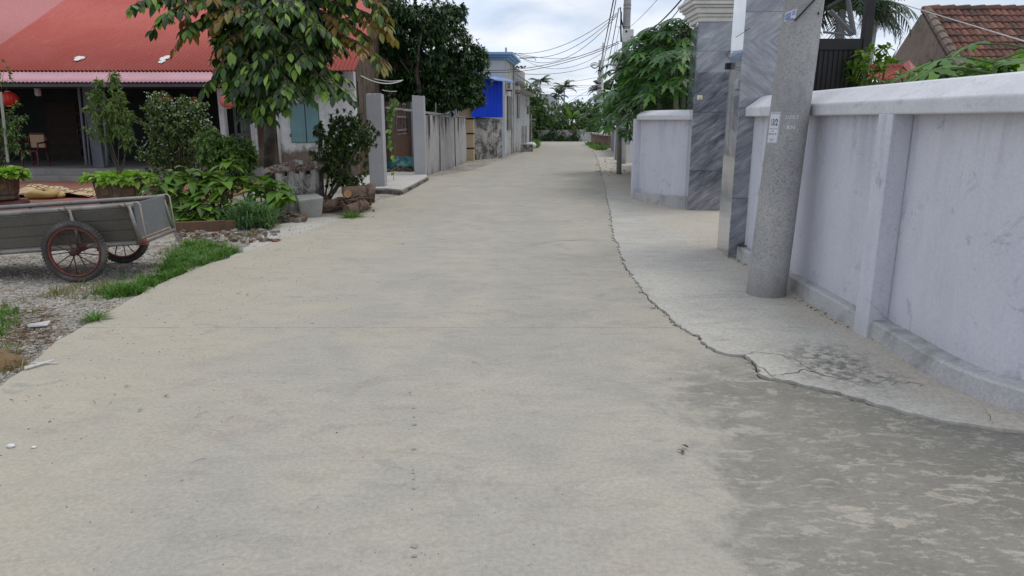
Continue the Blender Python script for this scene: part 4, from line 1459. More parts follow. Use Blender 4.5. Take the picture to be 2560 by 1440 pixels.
def torus(mb, R0, r, n=44, k=10, sq=1.0):
    vs = []
    for i in range(n):
        a_ = 2 * math.pi * i / n
        for j in range(k):
            b_ = 2 * math.pi * j / k
            rr_ = R0 + r * math.cos(b_)
            vs.append((rr_ * math.cos(a_), sq * r * math.sin(b_), rr_ * math.sin(a_)))
    fs = [(i * k + j, ((i + 1) % n) * k + j, ((i + 1) % n) * k + (j + 1) % k, i * k + (j + 1) % k) for i in range(n) for j in range(k)]
    mb.add(vs, fs)
hubm = MB(); hubm.lathe([(.018, -.05), (.034, -.045), (.034, -.03), (.022, -.02), (.022, .02), (.034, .03), (.034, .045), (.018, .05)], (0, 0, 0), 16, Matrix.Rotation(R(90), 3, 'X'))
tym = MB(); torus(tym, RW - .028, .028, 60, 10, 1.05)
for i in range(60):                       # tread blocks
    a_ = 2 * math.pi * i / 60
    for s_ in (-1, 1):
        tym.obox((( RW - .004) * math.cos(a_ + s_ * .012), s_ * .013, (RW - .004) * math.sin(a_ + s_ * .012)), (.012, .018, .016), Matrix.Rotation(-a_, 3, 'Y'))
rmm = MB(); torus(rmm, RW - .064, .013, 44, 8, 1.7)
NS = 13
def wheel(y, rot):
    wq = hubm.build("wheel", M_spoke, cart, local=True, smooth=True) if wheel.first is None else wheel.first.copy()
    if wheel.first is not None:
        COL.objects.link(wq); wq.parent = cart
    wq.location = (0, y, 0); wq.rotation_euler = (0, rot, 0)
    if wheel.first is None:
        wheel.first = wq
        wheel.parts = [tym.build("tyre", M_tyre, wq, local=True, smooth=True), rmm.build("rim", M_rim, wq, local=True, smooth=True)]
        for i in range(NS):
            a_ = 2 * math.pi * i / NS
            s_ = .03 if i % 2 else -.03
            wheel.parts.append(MB().tube([(.028 * math.cos(a_), s_, .028 * math.sin(a_)), ((RW - .07) * math.cos(a_), s_ * .15, (RW - .07) * math.sin(a_))], .0052, 6).build("spoke", M_spoke, wq, local=True))
    else:
        for p in wheel.parts:
            c = p.copy(); COL.objects.link(c); c.parent = wq
wheel.first = None
wheel(YN - .11, .2)
wheel(YF + .07, .55)

# ================================================================== PLANTER POTS
M_pot = weathered("brown_glazed_pot", (.085, .05, .036), (.055, .033, .025), 5, .5, .4, bump=.2, dirt=(.19, .16, .11), dirt_amt=.6)
M_relief = weathered("ochre_relief", (.17, .11, .055), (.10, .062, .035), 14, .7, .3, bump=.6, fine=40, bdist=.02)
M_soil = weathered("pot_soil", (.05, .04, .03), (.08, .06, .045), 12, .95, .1, bump=.5)
def make_pot(x, y, z, sx, sy, h, label, rot=0):
    r = thing("planter_pot", label, "planter", (x, y, z), "brown hexagonal planter pots")
    body = MB(); A0_ = math.pi / 6 + rot
    body.lathe([(.36, .0), (.40, .02), (.40, .06), (.37, .08), (.41, .12), (.46, h - .09), (.5, h - .07), (.52, h - .03), (.5, h), (.46, h), (.45, h - .05)], (x, y, z), 6, None, sx, sy, A0_)
    body.build("body", M_pot, r, bevel=.008)
    rl = MB()
    for k in range(6):
        a0_, a1_ = A0_ + k * math.pi / 3, A0_ + (k + 1) * math.pi / 3
        for f0_, f1_, g0_, g1_, o in ((.14, .86, .2, .26, .008), (.14, .86, .76, .82, .008), (.14, .2, .26, .76, .008), (.8, .86, .26, .76, .008), (.3, .7, .32, .7, .006)):
            q = []
            for f, g in ((f0_, g0_), (f1_, g0_), (f1_, g1_), (f0_, g1_)):
                zz = .12 + (h - .21) * g
                rr_ = .41 + .05 * g
                pa_ = Vector((math.cos(a0_) * sx, math.sin(a0_) * sy, 0)) * rr_; pb2 = Vector((math.cos(a1_) * sx, math.sin(a1_) * sy, 0)) * rr_
                p = pa_.lerp(pb2, f); nn_v = (pa_ + pb2); nn_v.normalize()
                q.append((Vector((x, y, z + zz)) + p, nn_v))
            vs = [p + n_ * o for p, n_ in q] + [p - n_ * .004 for p, n_ in q]
            rl.add(vs, [(0, 1, 2, 3), (0, 4, 5, 1), (1, 5, 6, 2), (2, 6, 7, 3), (3, 7, 4, 0)])
    rl.build("relief", M_relief, r)
    MB().lathe([(.01, h - .045), (.45, h - .05)], (x, y, z), 6, None, sx, sy, A0_).build("soil", M_soil, r)
    return r
pg = G(292, 522); 
pot1 = make_pot(pg.x, 12.35, 0, 1.02, .72, .56, "wide brown relief planter full of lettuce behind the handcart tailboard", .15)
p2 = G(5, 516)
PX2, PY2 = P(0, 480, 12.6).x - .02, 12.6
pot2 = make_pot(PX2, PY2, .10, .78, .74, .50, "brown relief planter on a dark stone base at the edge of the view", .3)
MB().lathe([(.52, -.05), (.55, -.02), (.55, .05), (.50, .095)], (PX2, PY2, .0), 6, None, .84, .8, .8).build("base_stone", M_maroon, pot2, bevel=.02)

# ================================================================== RED PATIO, CLOTH, SACKS, CHAIR, LANTERNS
M_patio = weathered("red_patio_cement", (.29, .12, .085), (.23, .095, .07), 1.5, .75, .3, bump=.15, dirt=(.14, .09, .07), dirt_amt=.5)
pp = [(-14.5, 17.49), (-14.5, 12.2), (-7.3, 11.6), (-5.6, 13.4), (-5.8, 17.49)]
struct(MB().prism(pp, -.06, .02).build("patio", M_patio))

def cloth_mat():
    t = NT("patterned_cloth", .9, .1)
    v = t.obj()
    x, y, z = t.xyz(v)
    n = t.noise(v, 3, 4, .6)
    fx = t.math('PINGPONG', t.math('MULTIPLY', t.math('ADD', x, y), 9), 1)
    fy = t.math('PINGPONG', t.math('MULTIPLY', t.math('SUBTRACT', x, y), 9), 1)
    d = t.math('ABSOLUTE', t.math('SUBTRACT', fx, fy))
    pat = t.ramp(d, [(.14, 1), (.2, 0)])
    band = t.ramp(t.math('PINGPONG', t.math('MULTIPLY', y, 2.2), 1), [(.45, 0), (.5, 1)], 'CONSTANT')
    st = t.ramp(t.math('PINGPONG', t.math('MULTIPLY', y, 17), 1), [(.25, 1), (.3, 0)])
    m = t.mix(band, pat, st)
    c = t.mix(m, (.52, .40, .25), (.12, .06, .03))
    c = t.mix(.3, c, t.ramp(n, [(.3, .3), (.7, .7)]), 'OVERLAY')
    t.color(c)
    return t.m
random.seed(11)
def crumple(mb, c, sx, sy, nx, ny, hf, th=.012):
    vs = []
    for j in range(ny + 1):
        for i in range(nx + 1):
            u, v = i / nx - .5, j / ny - .5
            h = hf(u, v)
            vs.append((c.x + u * sx + .05 * math.sin(9 * v), c.y + v * sy + .05 * math.sin(7 * u + 1), c.z + h + th))
    n = len(vs)
    vs += [(a_, b_, max(c_ - th, c.z - .0)) for a_, b_, c_ in vs]
    fs = []
    for j in range(ny):
        for i in range(nx):
            a_ = j * (nx + 1) + i
            f = (a_, a_ + 1, a_ + nx + 2, a_ + nx + 1)
            fs += [f, tuple(k + n for k in f[::-1])]
    mb.add(vs, fs)
c = G(138, 492, .021); c = Vector((P(135, 490, 14.2).x, 14.2, .021))
cb_ = MB()
crumple(cb_, c, 1.95, 1.0, 60, 26, lambda u, v: .17 * math.exp(-((u + .13) / .2) ** 2 - (v / .5) ** 2) + .07 * math.exp(-((u - .3) / .12) ** 2) + .03 * (1 + math.sin(23 * u + 6 * v)) * (1 - 2 * abs(v) * .6) + .012 * math.sin(40 * v + 9 * u))
tag(cb_.build("drying_cloth", cloth_mat(), loc=c, smooth=True), "beige patterned cloth spread out over yellow sacks on the red patio", "cloth")
M_sack = weathered("yellow_sack", (.50, .36, .15), (.42, .30, .12), 4, .7, .25, bump=.3)
def sack(px, py, Y, sx, sy, sz, rot, label):
    b = P(px, py, Y); m = MB()
    random.seed(px)
    vs = []; n, k = 14, 9
    for j in range(k):
        th = math.pi * (j + .5) / k
        for i in range(n):
            a_ = 2 * math.pi * i / n
            x = math.copysign(abs(math.cos(a_)) ** .7, math.cos(a_)) * math.sin(th) ** .6
            y = math.copysign(abs(math.sin(a_)) ** .7, math.sin(a_)) * math.sin(th) ** .6
            v = Vector((x * sx, y * sy, (math.cos(th) + 1) * sz * (1 + .15 * math.sin(3 * a_ + 1)))) + rdir() * .008
            vs.append(Matrix.Rotation(rot, 3, 'Z') @ v + Vector((b.x, Y, .022)))
    fs = [(j * n + i, j * n + (i + 1) % n, (j + 1) * n + (i + 1) % n, (j + 1) * n + i) for j in range(k - 1) for i in range(n)]
    fs += [tuple(range(n)), tuple((k - 1) * n + i for i in range(n))[::-1]]
    m.add(vs, fs)
    tag(m.build("grain_sack", M_sack, loc=(b.x, Y, .022), smooth=True), label, "sack", "yellow sacks under the cloth")
sack(105, 492, 13.55, .30, .17, .085, .1, "bigger plump yellow sack under the patterned cloth")
sack(146, 490, 13.7, .17, .09, .05, -.5, "smaller flat yellow sack poking out beside the plump one")

# plastic chair on the porch
M_chair = weathered("red_plastic", (.10, .018, .016), (.08, .014, .012), 3, .45, .4, bump=.03)
M_weave = weathered("beige_weave", (.50, .36, .24), (.30, .19, .12), 60, .8, .2, bump=.4)
cg = G(88, 416, .30); ch = thing("plastic_chair", "red plastic armchair with beige woven back on the porch floor", "chair", (cg.x, 18.9, .30))
cx = P(88, 400, 18.9).x
m = MB().box(cx - .22, cx + .22, 18.7, 19.12, .68, .715); m.build("seat", M_chair, ch, bevel=.015)
for dx, dy in ((-.2, -.18), (.2, -.18), (-.2, .2), (.2, .2)):
    MB().tube([(cx + dx * 1.1, 18.9 + dy * 1.15, .30), (cx + dx, 18.9 + dy, .69)], .025, 6).build("leg", M_chair, ch)
for s_ in (-1, 1):
    MB().tube([(cx + s_ * .23, 18.72, .70), (cx + s_ * .25, 18.72, .9), (cx + s_ * .25, 19.1, .93)], .022, 6).build("armrest", M_chair, ch, smooth=True)
MB().prism([(cx - .19, 19.1), (cx + .19, 19.1), (cx + .19, 19.125), (cx - .19, 19.125)], .78, 1.12).build("backrest", M_weave, ch, bevel=.01)
MB().tube([(cx - .21, 19.115, .7), (cx - .24, 19.13, 1.02), (cx - .18, 19.13, 1.15), (cx + .18, 19.13, 1.15), (cx + .24, 19.13, 1.02), (cx + .21, 19.115, .7)], .026, 6).build("back_frame", M_chair, ch, smooth=True)

M_lant = weathered("red_lantern_silk", (.52, .025, .015), (.40, .02, .014), 4, .55, .35, bump=.05)
M_lant2 = weathered("faded_lantern_silk", (.62, .20, .19), (.52, .06, .05), 5, .6, .3, bump=.05)
M_lant3 = weathered("orange_lantern_silk", (.36, .07, .02), (.26, .045, .015), 4, .6, .3, bump=.05)
def lantern(px, py, Y, r_, mat, label):
    c = P(px, py, Y)
    r = thing("paper_lantern", label, "lantern", c, "round lanterns hung under the porch canopy")
    m = MB(); n = 32; prof = []
    for j in range(13):
        th = math.pi * (.08 + .84 * j / 12)
        prof.append((r_ * math.sin(th), r_ * .82 * math.cos(th)))
    vs = []
    for (rr_, zz) in prof:
        for k in range(n):
            a_ = 2 * math.pi * k / n
            q = rr_ * (1 + (.035 if k % 2 else -.0))
            vs.append((c.x + q * math.cos(a_), c.y + q * math.sin(a_), c.z + zz))
    fs = [(i * n + k, i * n + (k + 1) % n, (i + 1) * n + (k + 1) % n, (i + 1) * n + k) for i in range(12) for k in range(n)]
    m.add(vs, fs)
    m.build("shade", mat, r)
    MB().lathe([(.3 * r_, .78 * r_), (.3 * r_, .86 * r_)], c, 14).lathe([(.3 * r_, -.86 * r_), (.3 * r_, -.78 * r_)], c, 14).build("cap", M_yel, r)
    MB().tube([(c.x, c.y, c.z + .8 * r_), (c.x, c.y, max(c.z + r_, czr if False else c.z + r_ + .15))], .006, 5).build("cord", M_cable, r)
lantern(22, 247, 17.6, .21, M_lant, "deep red round lantern above the brown planter at the edge of the view")
lantern(570, 254, 17.5, .19, M_lant2, "faded pinkish red lantern hanging beside the white column")
lantern(412, 250, 18.0, .20, M_lant3, "dull orange lantern partly hidden above the white flowered shrub, nearer the steel posts")
lantern(488, 258, 18.0, .17, M_lant3, "dull orange lantern between the white flowered shrub and the drooping tree")
c = P(94, 226, 18.6)
lp = thing("porch_lamp", "unlit white porch lamp under the ceiling of the dark doorway", "lamp", c)
MB().lathe([(.03, .14), (.07, .12), (.075, -.1), (.055, -.14)], c, 14).build("shade", M_white, lp, smooth=True)
MB().lathe([(.045, .141), (.045, .2)], c, 10).build("fitting", M_black, lp)

# ================================================================== BROKEN LOW WALL, BLOCK, RUBBLE, LOGS
M_conc_old = old_plaster("crumbling_cement", (.40, .385, .35), None, (.05, .045, .04), .85, mould=True)
bwall = thing("broken_wall", "broken stub of low grey cement wall with rubble heaped on top", "wall", (-3.6, 11.6, 0))
random.seed(21)
b0, b1 = P(692, 500, 11.2), P(800, 500, 12.4)
zt0 = P(700, 428, 11.3).z
mbw = MB()
NX = 7
for i in range(NX):
    f0_, f1_ = i / NX, (i + 1) / NX
    xa, xb = b0.x + (b1.x - b0.x) * f0_, b0.x + (b1.x - b0.x) * f1_
    ya, yb = 11.2 + 1.0 * f0_, 11.2 + 1.0 * f1_
    z1_ = zt0 - .02 - .1 * rnd(0, 1) * (i % 2)
    mbw.prism([(xa, ya), (xb - .001, yb), (xb - .001, yb + .55), (xa, ya + .55)], -.05, z1_)
mbw.build("masonry", M_conc_old, bwall, bevel=.02)
def stone(mb, c, r, sq=(1, 1, .7), cuts=1):
    """angular broken lump"""
    vs = []
    rot = Matrix.Rotation(rnd(0, 6.28), 3, 'Z') @ Matrix.Rotation(rnd(-.5, .5), 3, 'X')
    for v in ((1, 1, 1), (-1, 1, 1), (-1, -1, 1), (1, -1, 1), (1, 1, -1), (-1, 1, -1), (-1, -1, -1), (1, -1, -1)):
        q = Vector([k * rnd(.5, 1.0) * s for k, s in zip(v, sq)]) * r
        vs.append(rot @ q + c)
    mb.add(vs, [(0, 1, 2), (0, 2, 3), (7, 6, 5), (7, 5, 4), (0, 4, 5, 1), (1, 5, 6, 2), (2, 6, 7, 3), (3, 7, 4, 0)])
def rubble_mat():
    t = NT("brick_rubble", .92, .15)
    v = t.obj(); r = t.island()
    c = t.ramp(r, [(0, (.22, .195, .17)), (.35, (.16, .12, .095)), (.6, (.25, .225, .20)), (.84, (.19, .105, .075)), (.93, (.31, .295, .27))], 'CONSTANT')
    c = t.mix(.45, c, t.ramp(t.noise(v, 18, 5, .7), [(.3, .2), (.7, .8)]), 'OVERLAY')
    t.color(c); t.bump(t.noise(v, 30, 5, .7), .5, .01)
    return t.m
M_rubble = rubble_mat()
mb = MB()
for i in range(360):
    f = rnd(-.25, 1); x = b0.x + (b1.x - b0.x) * f + rnd(-.05, .05); y = 11.25 + 1.0 * f + rnd(0, .55)
    stone(mb, Vector((x, y, zt0 + rnd(-.03, .12) * (1 - abs(f - .5)))), rnd(.025, .075))
stuff(mb.build("rubble", M_rubble), "broken brick and mortar rubble heaped on the stub of cement wall", "rubble")
# squared block
M_block = weathered("pale_cement_block", (.36, .355, .335), (.29, .285, .265), 3, .9, .2, bump=.5, dirt=(.2, .19, .17), dirt_amt=.5, bdist=.01)
bl = MB(); bc = G(766, 541); 
bl.obox((bc.x, bc.y + .22, .15), (.36, .42, .32), Matrix.Rotation(R(24), 3, 'Z') @ Matrix.Rotation(R(7), 3, 'X'))
random.seed(12); bl.V = [(a_ + rnd(-.035, .035), b_ + rnd(-.035, .035), c_ + rnd(-.03, .03)) for a_, b_, c_ in bl.V]
tag(bl.build("cement_block", M_block, loc=bc, bevel=.02), "squared pale cement block lying at the foot of the broken wall", "block")
mb = MB(); random.seed(23)
for i in range(90):
    px, py = rnd(640, 760), rnd(515, 556)
    c = G(px, py); stone(mb, c + Vector((0, 0, .02)), rnd(.02, .085))
for i in range(120):
    px, py = rnd(430, 700), rnd(575, 605)
    c = G(px, py); stone(mb, c + Vector((0, 0, .005)), rnd(.012, .04))
stuff(mb.build("broken_stones", M_rubble), "small grey broken stones scattered under the big leaved plants", "stones")
# cut logs and roots
M_bark = weathered("peeling_bark", (.17, .115, .085), (.10, .07, .052), 5, .9, .15, bump=.8, fine=24, dirt=(.3, .24, .19), dirt_amt=.5, bdist=.02)
M_cutwood = weathered("cut_wood", (.42, .25, .13), (.33, .18, .09), 5, .85, .15, bump=.3)
def log(px, py, Y, dirv, L, r, label, z=None, stub=True):
    b = P(px, py, Y)
    if z is not None: b.z = z
    d = Vector(dirv).normalized()
    root = thing("cut_log", label, "log", b, "cut logs and roots heaped by the road")
    pts = [b + d * (L * (k / 6 - .5)) + rdir() * r * .12 for k in range(7)]
    MB().tube(pts, [r * rnd(.9, 1.08) for _ in pts], 12).build("bark", M_bark, root, smooth=False)
    e = pts[0]
    MB().lathe([(.01, -.004), (r * .86, -.004), (r * .86, .01), (.01, .01)], e - d * .006, 12, d.to_track_quat('Z', 'Y').to_matrix()).build("cut_face", M_cutwood, root)
log(902, 494, 12.0, (1, .25, .05), .52, .155, "thick peeled orange brown log on top of the heap", .27)
log(868, 497, 11.8, (-.3, 1, 0), .5, .075, "log with its pale round cut end facing the camera", .32)
log(850, 520, 11.9, (1, .5, .1), .75, .11, "dark log low in the heap behind the dry roots", .11)
log(890, 525, 11.55, (-.55, -1, -.1), .45, .085, "short log pointing at the road in front of the heap", .09)
rt = MB(); random.seed(31)
for i in range(46):
    p0 = P(rnd(795, 935), 515, rnd(11.5, 12.2)); p0.z = rnd(.02, .26)
    d = rdir(); d.z *= .5
    L = rnd(.15, .5)
    rt.tube([p0, p0 + d * L * .5 + rdir() * .05, p0 + d * L + Vector((0, 0, -.04))], [rnd(.008, .022), .01, .004], 5)
for v in range(len(rt.V)):
    if rt.V[v][2] < .0: rt.V[v] = (rt.V[v][0], rt.V[v][1], .004)
stuff(rt.build("dry_roots", M_bark), "tangle of dry brown roots and bark strips among the logs", "roots")
# timber edge and tilted crate among the plants
ed = thing("timber_edging", "weathered brown timber edging in front of the big leaved plants", "edging", G(510, 578))
e0_, e1_ = G(436, 580), G(592, 573)
MB().wallseg((e0_.x, e0_.y), (e1_.x, e1_.y), .06, -.03, .13).build("board", weathered("rotten_board", (.16, .095, .06), (.10, .065, .045), 5, .9, .15, bump=.5, dirt=(.28, .22, .16), dirt_amt=.4), ed, bevel=.008)
cr_c = P(418, 482, 11.2)
crt = thing("wooden_crate", "tilted brown plank crate topped by a white board beside the handcart", "crate", cr_c)
Mr = Matrix.Rotation(R(-28), 3, 'Y') @ Matrix.Rotation(R(20), 3, 'Z')
for k in range(3):
    MB().obox(cr_c + Mr @ Vector((0, -.12, -.1 + k * .1)), (.38, .02, .09), Mr).build("plank", M_wood if k == 1 else ed.children[0].active_material, crt)
MB().obox(cr_c + Mr @ Vector((0, .1, -.01)), (.38, .38, .28), Mr).build("core", M_wood, crt)
MB().obox(cr_c + Mr @ Vector((-.05, .05, .16)), (.5, .4, .02), Mr).build("board", M_white, crt)
from mathutils import noise as mnoise
# ================================================================== PLANTS
G1 = leafmat("tree_leaf", [(0, (0.013, 0.0312, 0.0078)), (.45, (0.0286, 0.0676, 0.0143)), (.68, (0.0715, 0.1495, 0.026)), (.88, (0.169, 0.286, 0.0455)), (1, (0.286, 0.416, 0.078))])  # near-black to bright steps put shaded and lit leaves into the colour
G1y = leafmat("young_leaf", [(0, (0.144, 0.072, 0.0216)), (.4, (0.204, 0.132, 0.03)), (.75, (0.168, 0.18, 0.036)), (1, (0.264, 0.144, 0.048))])
G2 = leafmat("dark_tree_leaf", [(0, (0.0135, 0.0351, 0.0108)), (.5, (0.027, 0.0675, 0.0189)), (.85, (0.0486, 0.108, 0.027)), (1, (0.0945, 0.162, 0.04725))], .18, .4)
G3 = leafmat("shrub_leaf", [(0, (0.0225, 0.045, 0.01375)), (.6, (0.0525, 0.0975, 0.0225)), (1, (0.1375, 0.1875, 0.05))], .2)
G1b = leafmat("potted_tree_leaf", [(0, (.04, .075, .02)), (.6, (.08, .15, .035)), (1, (.17, .25, .07))], .25)
G1d = leafmat("potted_leaf_pale", [(0, (.06, .10, .025)), (.6, (.12, .19, .045)), (1, (.24, .32, .1))], .3)
G1c = leafmat("ferny_leaf", [(0, (.05, .10, .025)), (.6, (.11, .20, .045)), (1, (.22, .31, .08))], .3)
G3b = leafmat("flowering_shrub_leaf", [(0, (.045, .085, .02)), (.6, (.10, .17, .04)), (.9, (.2, .27, .08)), (1, (.36, .4, .2))], .2)
G4 = leafmat("big_leaf", [(0, (.04, .09, .015)), (.35, (.09, .19, .025)), (.75, (.16, .28, .035)), (1, (.26, .35, .06))], .3, .5)
G5 = leafmat("lettuce_leaf", [(0, (.20, .38, .05)), (.5, (.28, .47, .07)), (1, (.42, .56, .16))], .35, .5)
G6 = leafmat("papaya_leaf", [(0, (0.01755, 0.06075, 0.01215)), (.5, (0.0324, 0.1013, 0.0162)), (.85, (0.0648, 0.1755, 0.027)), (1, (0.135, 0.2565, 0.04725))], .28, .4)
G6b = leafmat("sunlit_papaya_leaf", [(0, (.06, .15, .02)), (.5, (.09, .21, .028)), (1, (.14, .26, .04))], .35, .45)  # lighter copy of the papaya leaf, with sunlight put into the colour
G7 = leafmat("far_leaf", [(0, (0.039, 0.0845, 0.026)), (.5, (0.065, 0.13, 0.0338)), (.85, (0.104, 0.1885, 0.0455)), (1, (0.156, 0.247, 0.065))], .2)
G8 = leafmat("palm_leaf", [(0, (.015, .04, .025)), (.6, (.03, .065, .035)), (1, (.05, .085, .045))], .2)
G9 = leafmat("dead_frond", [(0, (.09, .06, .035)), (.6, (.15, .105, .06)), (1, (.2, .15, .09))], .15, .8)
GB = leafmat("banana_leaf", [(0, (.06, .13, .025)), (.5, (.10, .19, .04)), (1, (.16, .26, .08))], .35, .4)
GG = leafmat("grass_blade", [(0, (0.04375, 0.125, 0.015)), (.5, (0.06875, 0.1812, 0.0225)), (.85, (0.1125, 0.2375, 0.0375)), (1, (0.25, 0.275, 0.0875))], .3, .6)
GY = leafmat("dry_grass_blade", [(0, (.12, .12, .04)), (.4, (.2, .19, .07)), (.8, (.10, .13, .03)), (1, (.33, .27, .14))], .25, .7)
GT = leafmat("tall_grass_blade", [(0, (0.05, 0.125, 0.05)), (.6, (0.1, 0.2, 0.075)), (1, (0.2125, 0.3, 0.1375))], .25, .5)
M_flower = weathered("white_petal", (.62, .62, .52), (.7, .7, .62), 9, .7, .2, bump=0)
M_trunk = weathered("grey_bark", (.12, .10, .08), (.075, .06, .048), 5, .92, .1, bump=.7, fine=28, dirt=(.2, .19, .16), dirt_amt=.5, bdist=.015)
M_palmtrunk = weathered("ringed_palm_trunk", (.30, .31, .30), (.22, .225, .22), 4, .9, .1, bump=.3)
M_stem = weathered("green_stem", (.10, .15, .05), (.075, .11, .04), 6, .7, .2, bump=.1)
M_pstem = weathered("papaya_stem", (.26, .27, .22), (.19, .2, .165), 5, .85, .15, bump=.4)
Z = Vector((0, 0, 1))

def qcurve(a, b, arch, n=10):
    pts = []
    L = (b - a).length
    for i in range(n + 1):
        t = i / n
        pts.append(a.lerp(b, t) + Z * (arch * L * 4 * t * (1 - t)))
    return pts

def row_leaves(mb, pts, step, L, W, hang=.7, k=4, jitter=.25):
    """two rows of hanging leaves along a twig"""
    acc = 0.0; side = 1
    for a, b in zip(pts[:-1], pts[1:]):
        d = b - a; l = d.length
        if l < 1e-5: continue
        d.normalize()
        s = d.cross(Z)
        s = s.normalized() if s.length > .05 else Vector((1, 0, 0))
        t = step - acc
        while t < l:
            side = -side
            dv = (s * side * rnd(.5, .9) + d * rnd(.25, .6) - Z * hang * rnd(.5, 1.2) + rdir() * jitter).normalized()
            nv = (Z * .7 + s * side * .3 + d * .2 + rdir() * .35).normalized()
            mb.leaf(a + d * t, dv, nv, L * rnd(.7, 1.15), W * rnd(.8, 1.15), rnd(.1, .45), k, .12, 1.1)
            t += step * rnd(.7, 1.3)
        acc = l - (t - step)
    # tip leaf
    d = (pts[-1] - pts[-2]).normalized()
    mb.leaf(pts[-1], (d - Z * hang * .5).normalized(), Z + rdir() * .3, L, W, .3, k, .12, 1.1)

def rosette(mb, c, o, m, L, W, spread=.9, droop=.3, k=3, bend=.35):
    for i in range(m):
        dv = (o * rnd(.2, .9) + rdir() * spread - Z * droop).normalized()
        nv = (Z + o * .4 + rdir() * .4).normalized()
        mb.leaf(c + rdir() * L * .15, dv, nv, L * rnd(.65, 1.15), W * rnd(.75, 1.2), bend * rnd(.4, 1.4), k)

def blob(mb, c, rad, n, m, L, W, **kw):
    """leaf clusters spread through a lumpy volume, denser towards its skin"""
    for _ in range(n):
        o = rdir()
        f = rnd(0, 1) ** .45
        q = Vector((o.x * rad[0], o.y * rad[1], o.z * rad[2])) * f * (1 + .12 * math.sin(5 * o.x + 3 * o.z + c.x) + .1 * math.sin(7 * o.y + 4 * o.z))
        rosette(mb, c + q, o, m, L, W, **kw)

# ------------------------------------------------------------------ the drooping tree before the house
random.seed(41)
tb_ = Vector((P(672, 400, 13.0).x, 13.0, 0))
tree = thing("garden_tree", "large drooping tree with big glossy leaves and brownish young tips before the red-roofed house", "tree", tb_)
spine = [tb_ + Vector((0, 0, -.05)), tb_ + Vector((.02, -.02, .8)), P(676, 260, 12.95), P(682, 120, 12.9), P(690, -20, 12.85), P(700, -190, 12.8)]
wood = MB(); wood.tube(spine, [.13, .11, .095, .08, .065, .03], 10)
lv = MB(); yl = MB()
def on_spine(t):
    f = t * (len(spine) - 1); i = min(int(f), len(spine) - 2)
    return spine[i].lerp(spine[i + 1], f - i)
ends = [(350, 8, 12.3, .8, 1), (400, 40, 12.0, .78, 1), (455, 75, 12.2, .74, 1), (520, 35, 12.6, .85, .6), (600, -40, 12.6, .9, .4), (470, -20, 12.5, .88, 1),
        (555, 120, 12.0, .7, .5), (548, 165, 12.2, .62, .8), (600, 165, 11.9, .62, .0), (520, 205, 12.2, .55, .0), (640, 270, 11.8, .52, 0), (655, 292, 11.7, .48, 0), (622, 215, 12.1, .58, .0),
        (965, 152, 12.1, .66, .8), (925, 95, 12.5, .74, 1), (972, 62, 12.6, .76, 1), (955, 12, 12.5, .84, 1), (880, -40, 12.2, .9, .6), (835, 205, 11.8, .6, .1), (862, 232, 11.6, .56, .1),
        (822, 215, 11.6, .56, 0), (752, 236, 11.3, .52, 0), (680, 250, 11.5, .52, 0), (690, 170, 11.4, .64, 0), (620, 215, 11.5, .58, 0), (770, 150, 11.4, .64, 0), (720, 225, 11.2, .56, 0),
        (650, 70, 11.5, .74, 0), (800, 70, 11.5, .74, .1), (600, -150, 12.4, .95, .3), (820, -130, 12.2, .95, .5), (740, 20, 11.5, .8, 0), (560, 40, 12.0, .8, .2),
        (610, 110, 13.4, .68, 0), (790, 120, 13.6, .68, 0), (700, 60, 13.8, .78, 0), (730, 180, 13.5, .6, 0)]
for (px, py, Y, t0, yf) in ends:
    a = on_spine(t0); b = P(px, py, Y)
    br = qcurve(a, b, .10, 10)
    wood.tube(br, [.035 - .0028 * i for i in range(11)], 6)
    L = (b - a).length
    nt_ = max(4, int(L / .14))
    for j in range(nt_):
        f = .18 + .82 * j / nt_
        i = min(int(f * 10), 9)
        p = br[i].lerp(br[i + 1], f * 10 - i)
        d = (br[i + 1] - br[i]).normalized()
        s = d.cross(Z).normalized() * random.choice((-1, 1))
        td = (d * rnd(.5, 1) + s * rnd(.5, 1.1) + Z * rnd(-.35, .25)).normalized()
        tl_ = rnd(.28, .55) * (1.15 - .4 * f)
        tw = [p, p + td * tl_ * .5 - Z * .02, p + td * tl_ - Z * tl_ * .25]
        wood.tube(tw, [.008, .006, .003], 4)
        row_leaves(yl if (rnd(0, 1) < yf * (f * .6)) else lv, tw, .048, .165, .098)
    row_leaves(yl if rnd(0, 1) < yf * .6 else lv, br[6:], .05, .165, .095)
for (px, py, Y, rx, rz, n) in ((690, 110, 13.3, 1.1, .9, 330), (640, 20, 13.3, 1.0, .6, 190), (770, 10, 13.2, .9, .6, 170), (650, 225, 13.0, .6, .35, 90), (770, 90, 13.2, .5, .5, 70), (590, 110, 13.2, .5, .5, 70)):
    blob(lv, P(px, py, Y), (rx, .5, rz), n, 9, .165, .092, droop=.6, k=4)
wood.build("trunk", M_trunk, tree, smooth=True)
lv.build("crown", G1, tree)
yl.build("young_foliage", G1y, tree)
tree.children[-1]["label"] = "brownish young leaves at the branch tips"

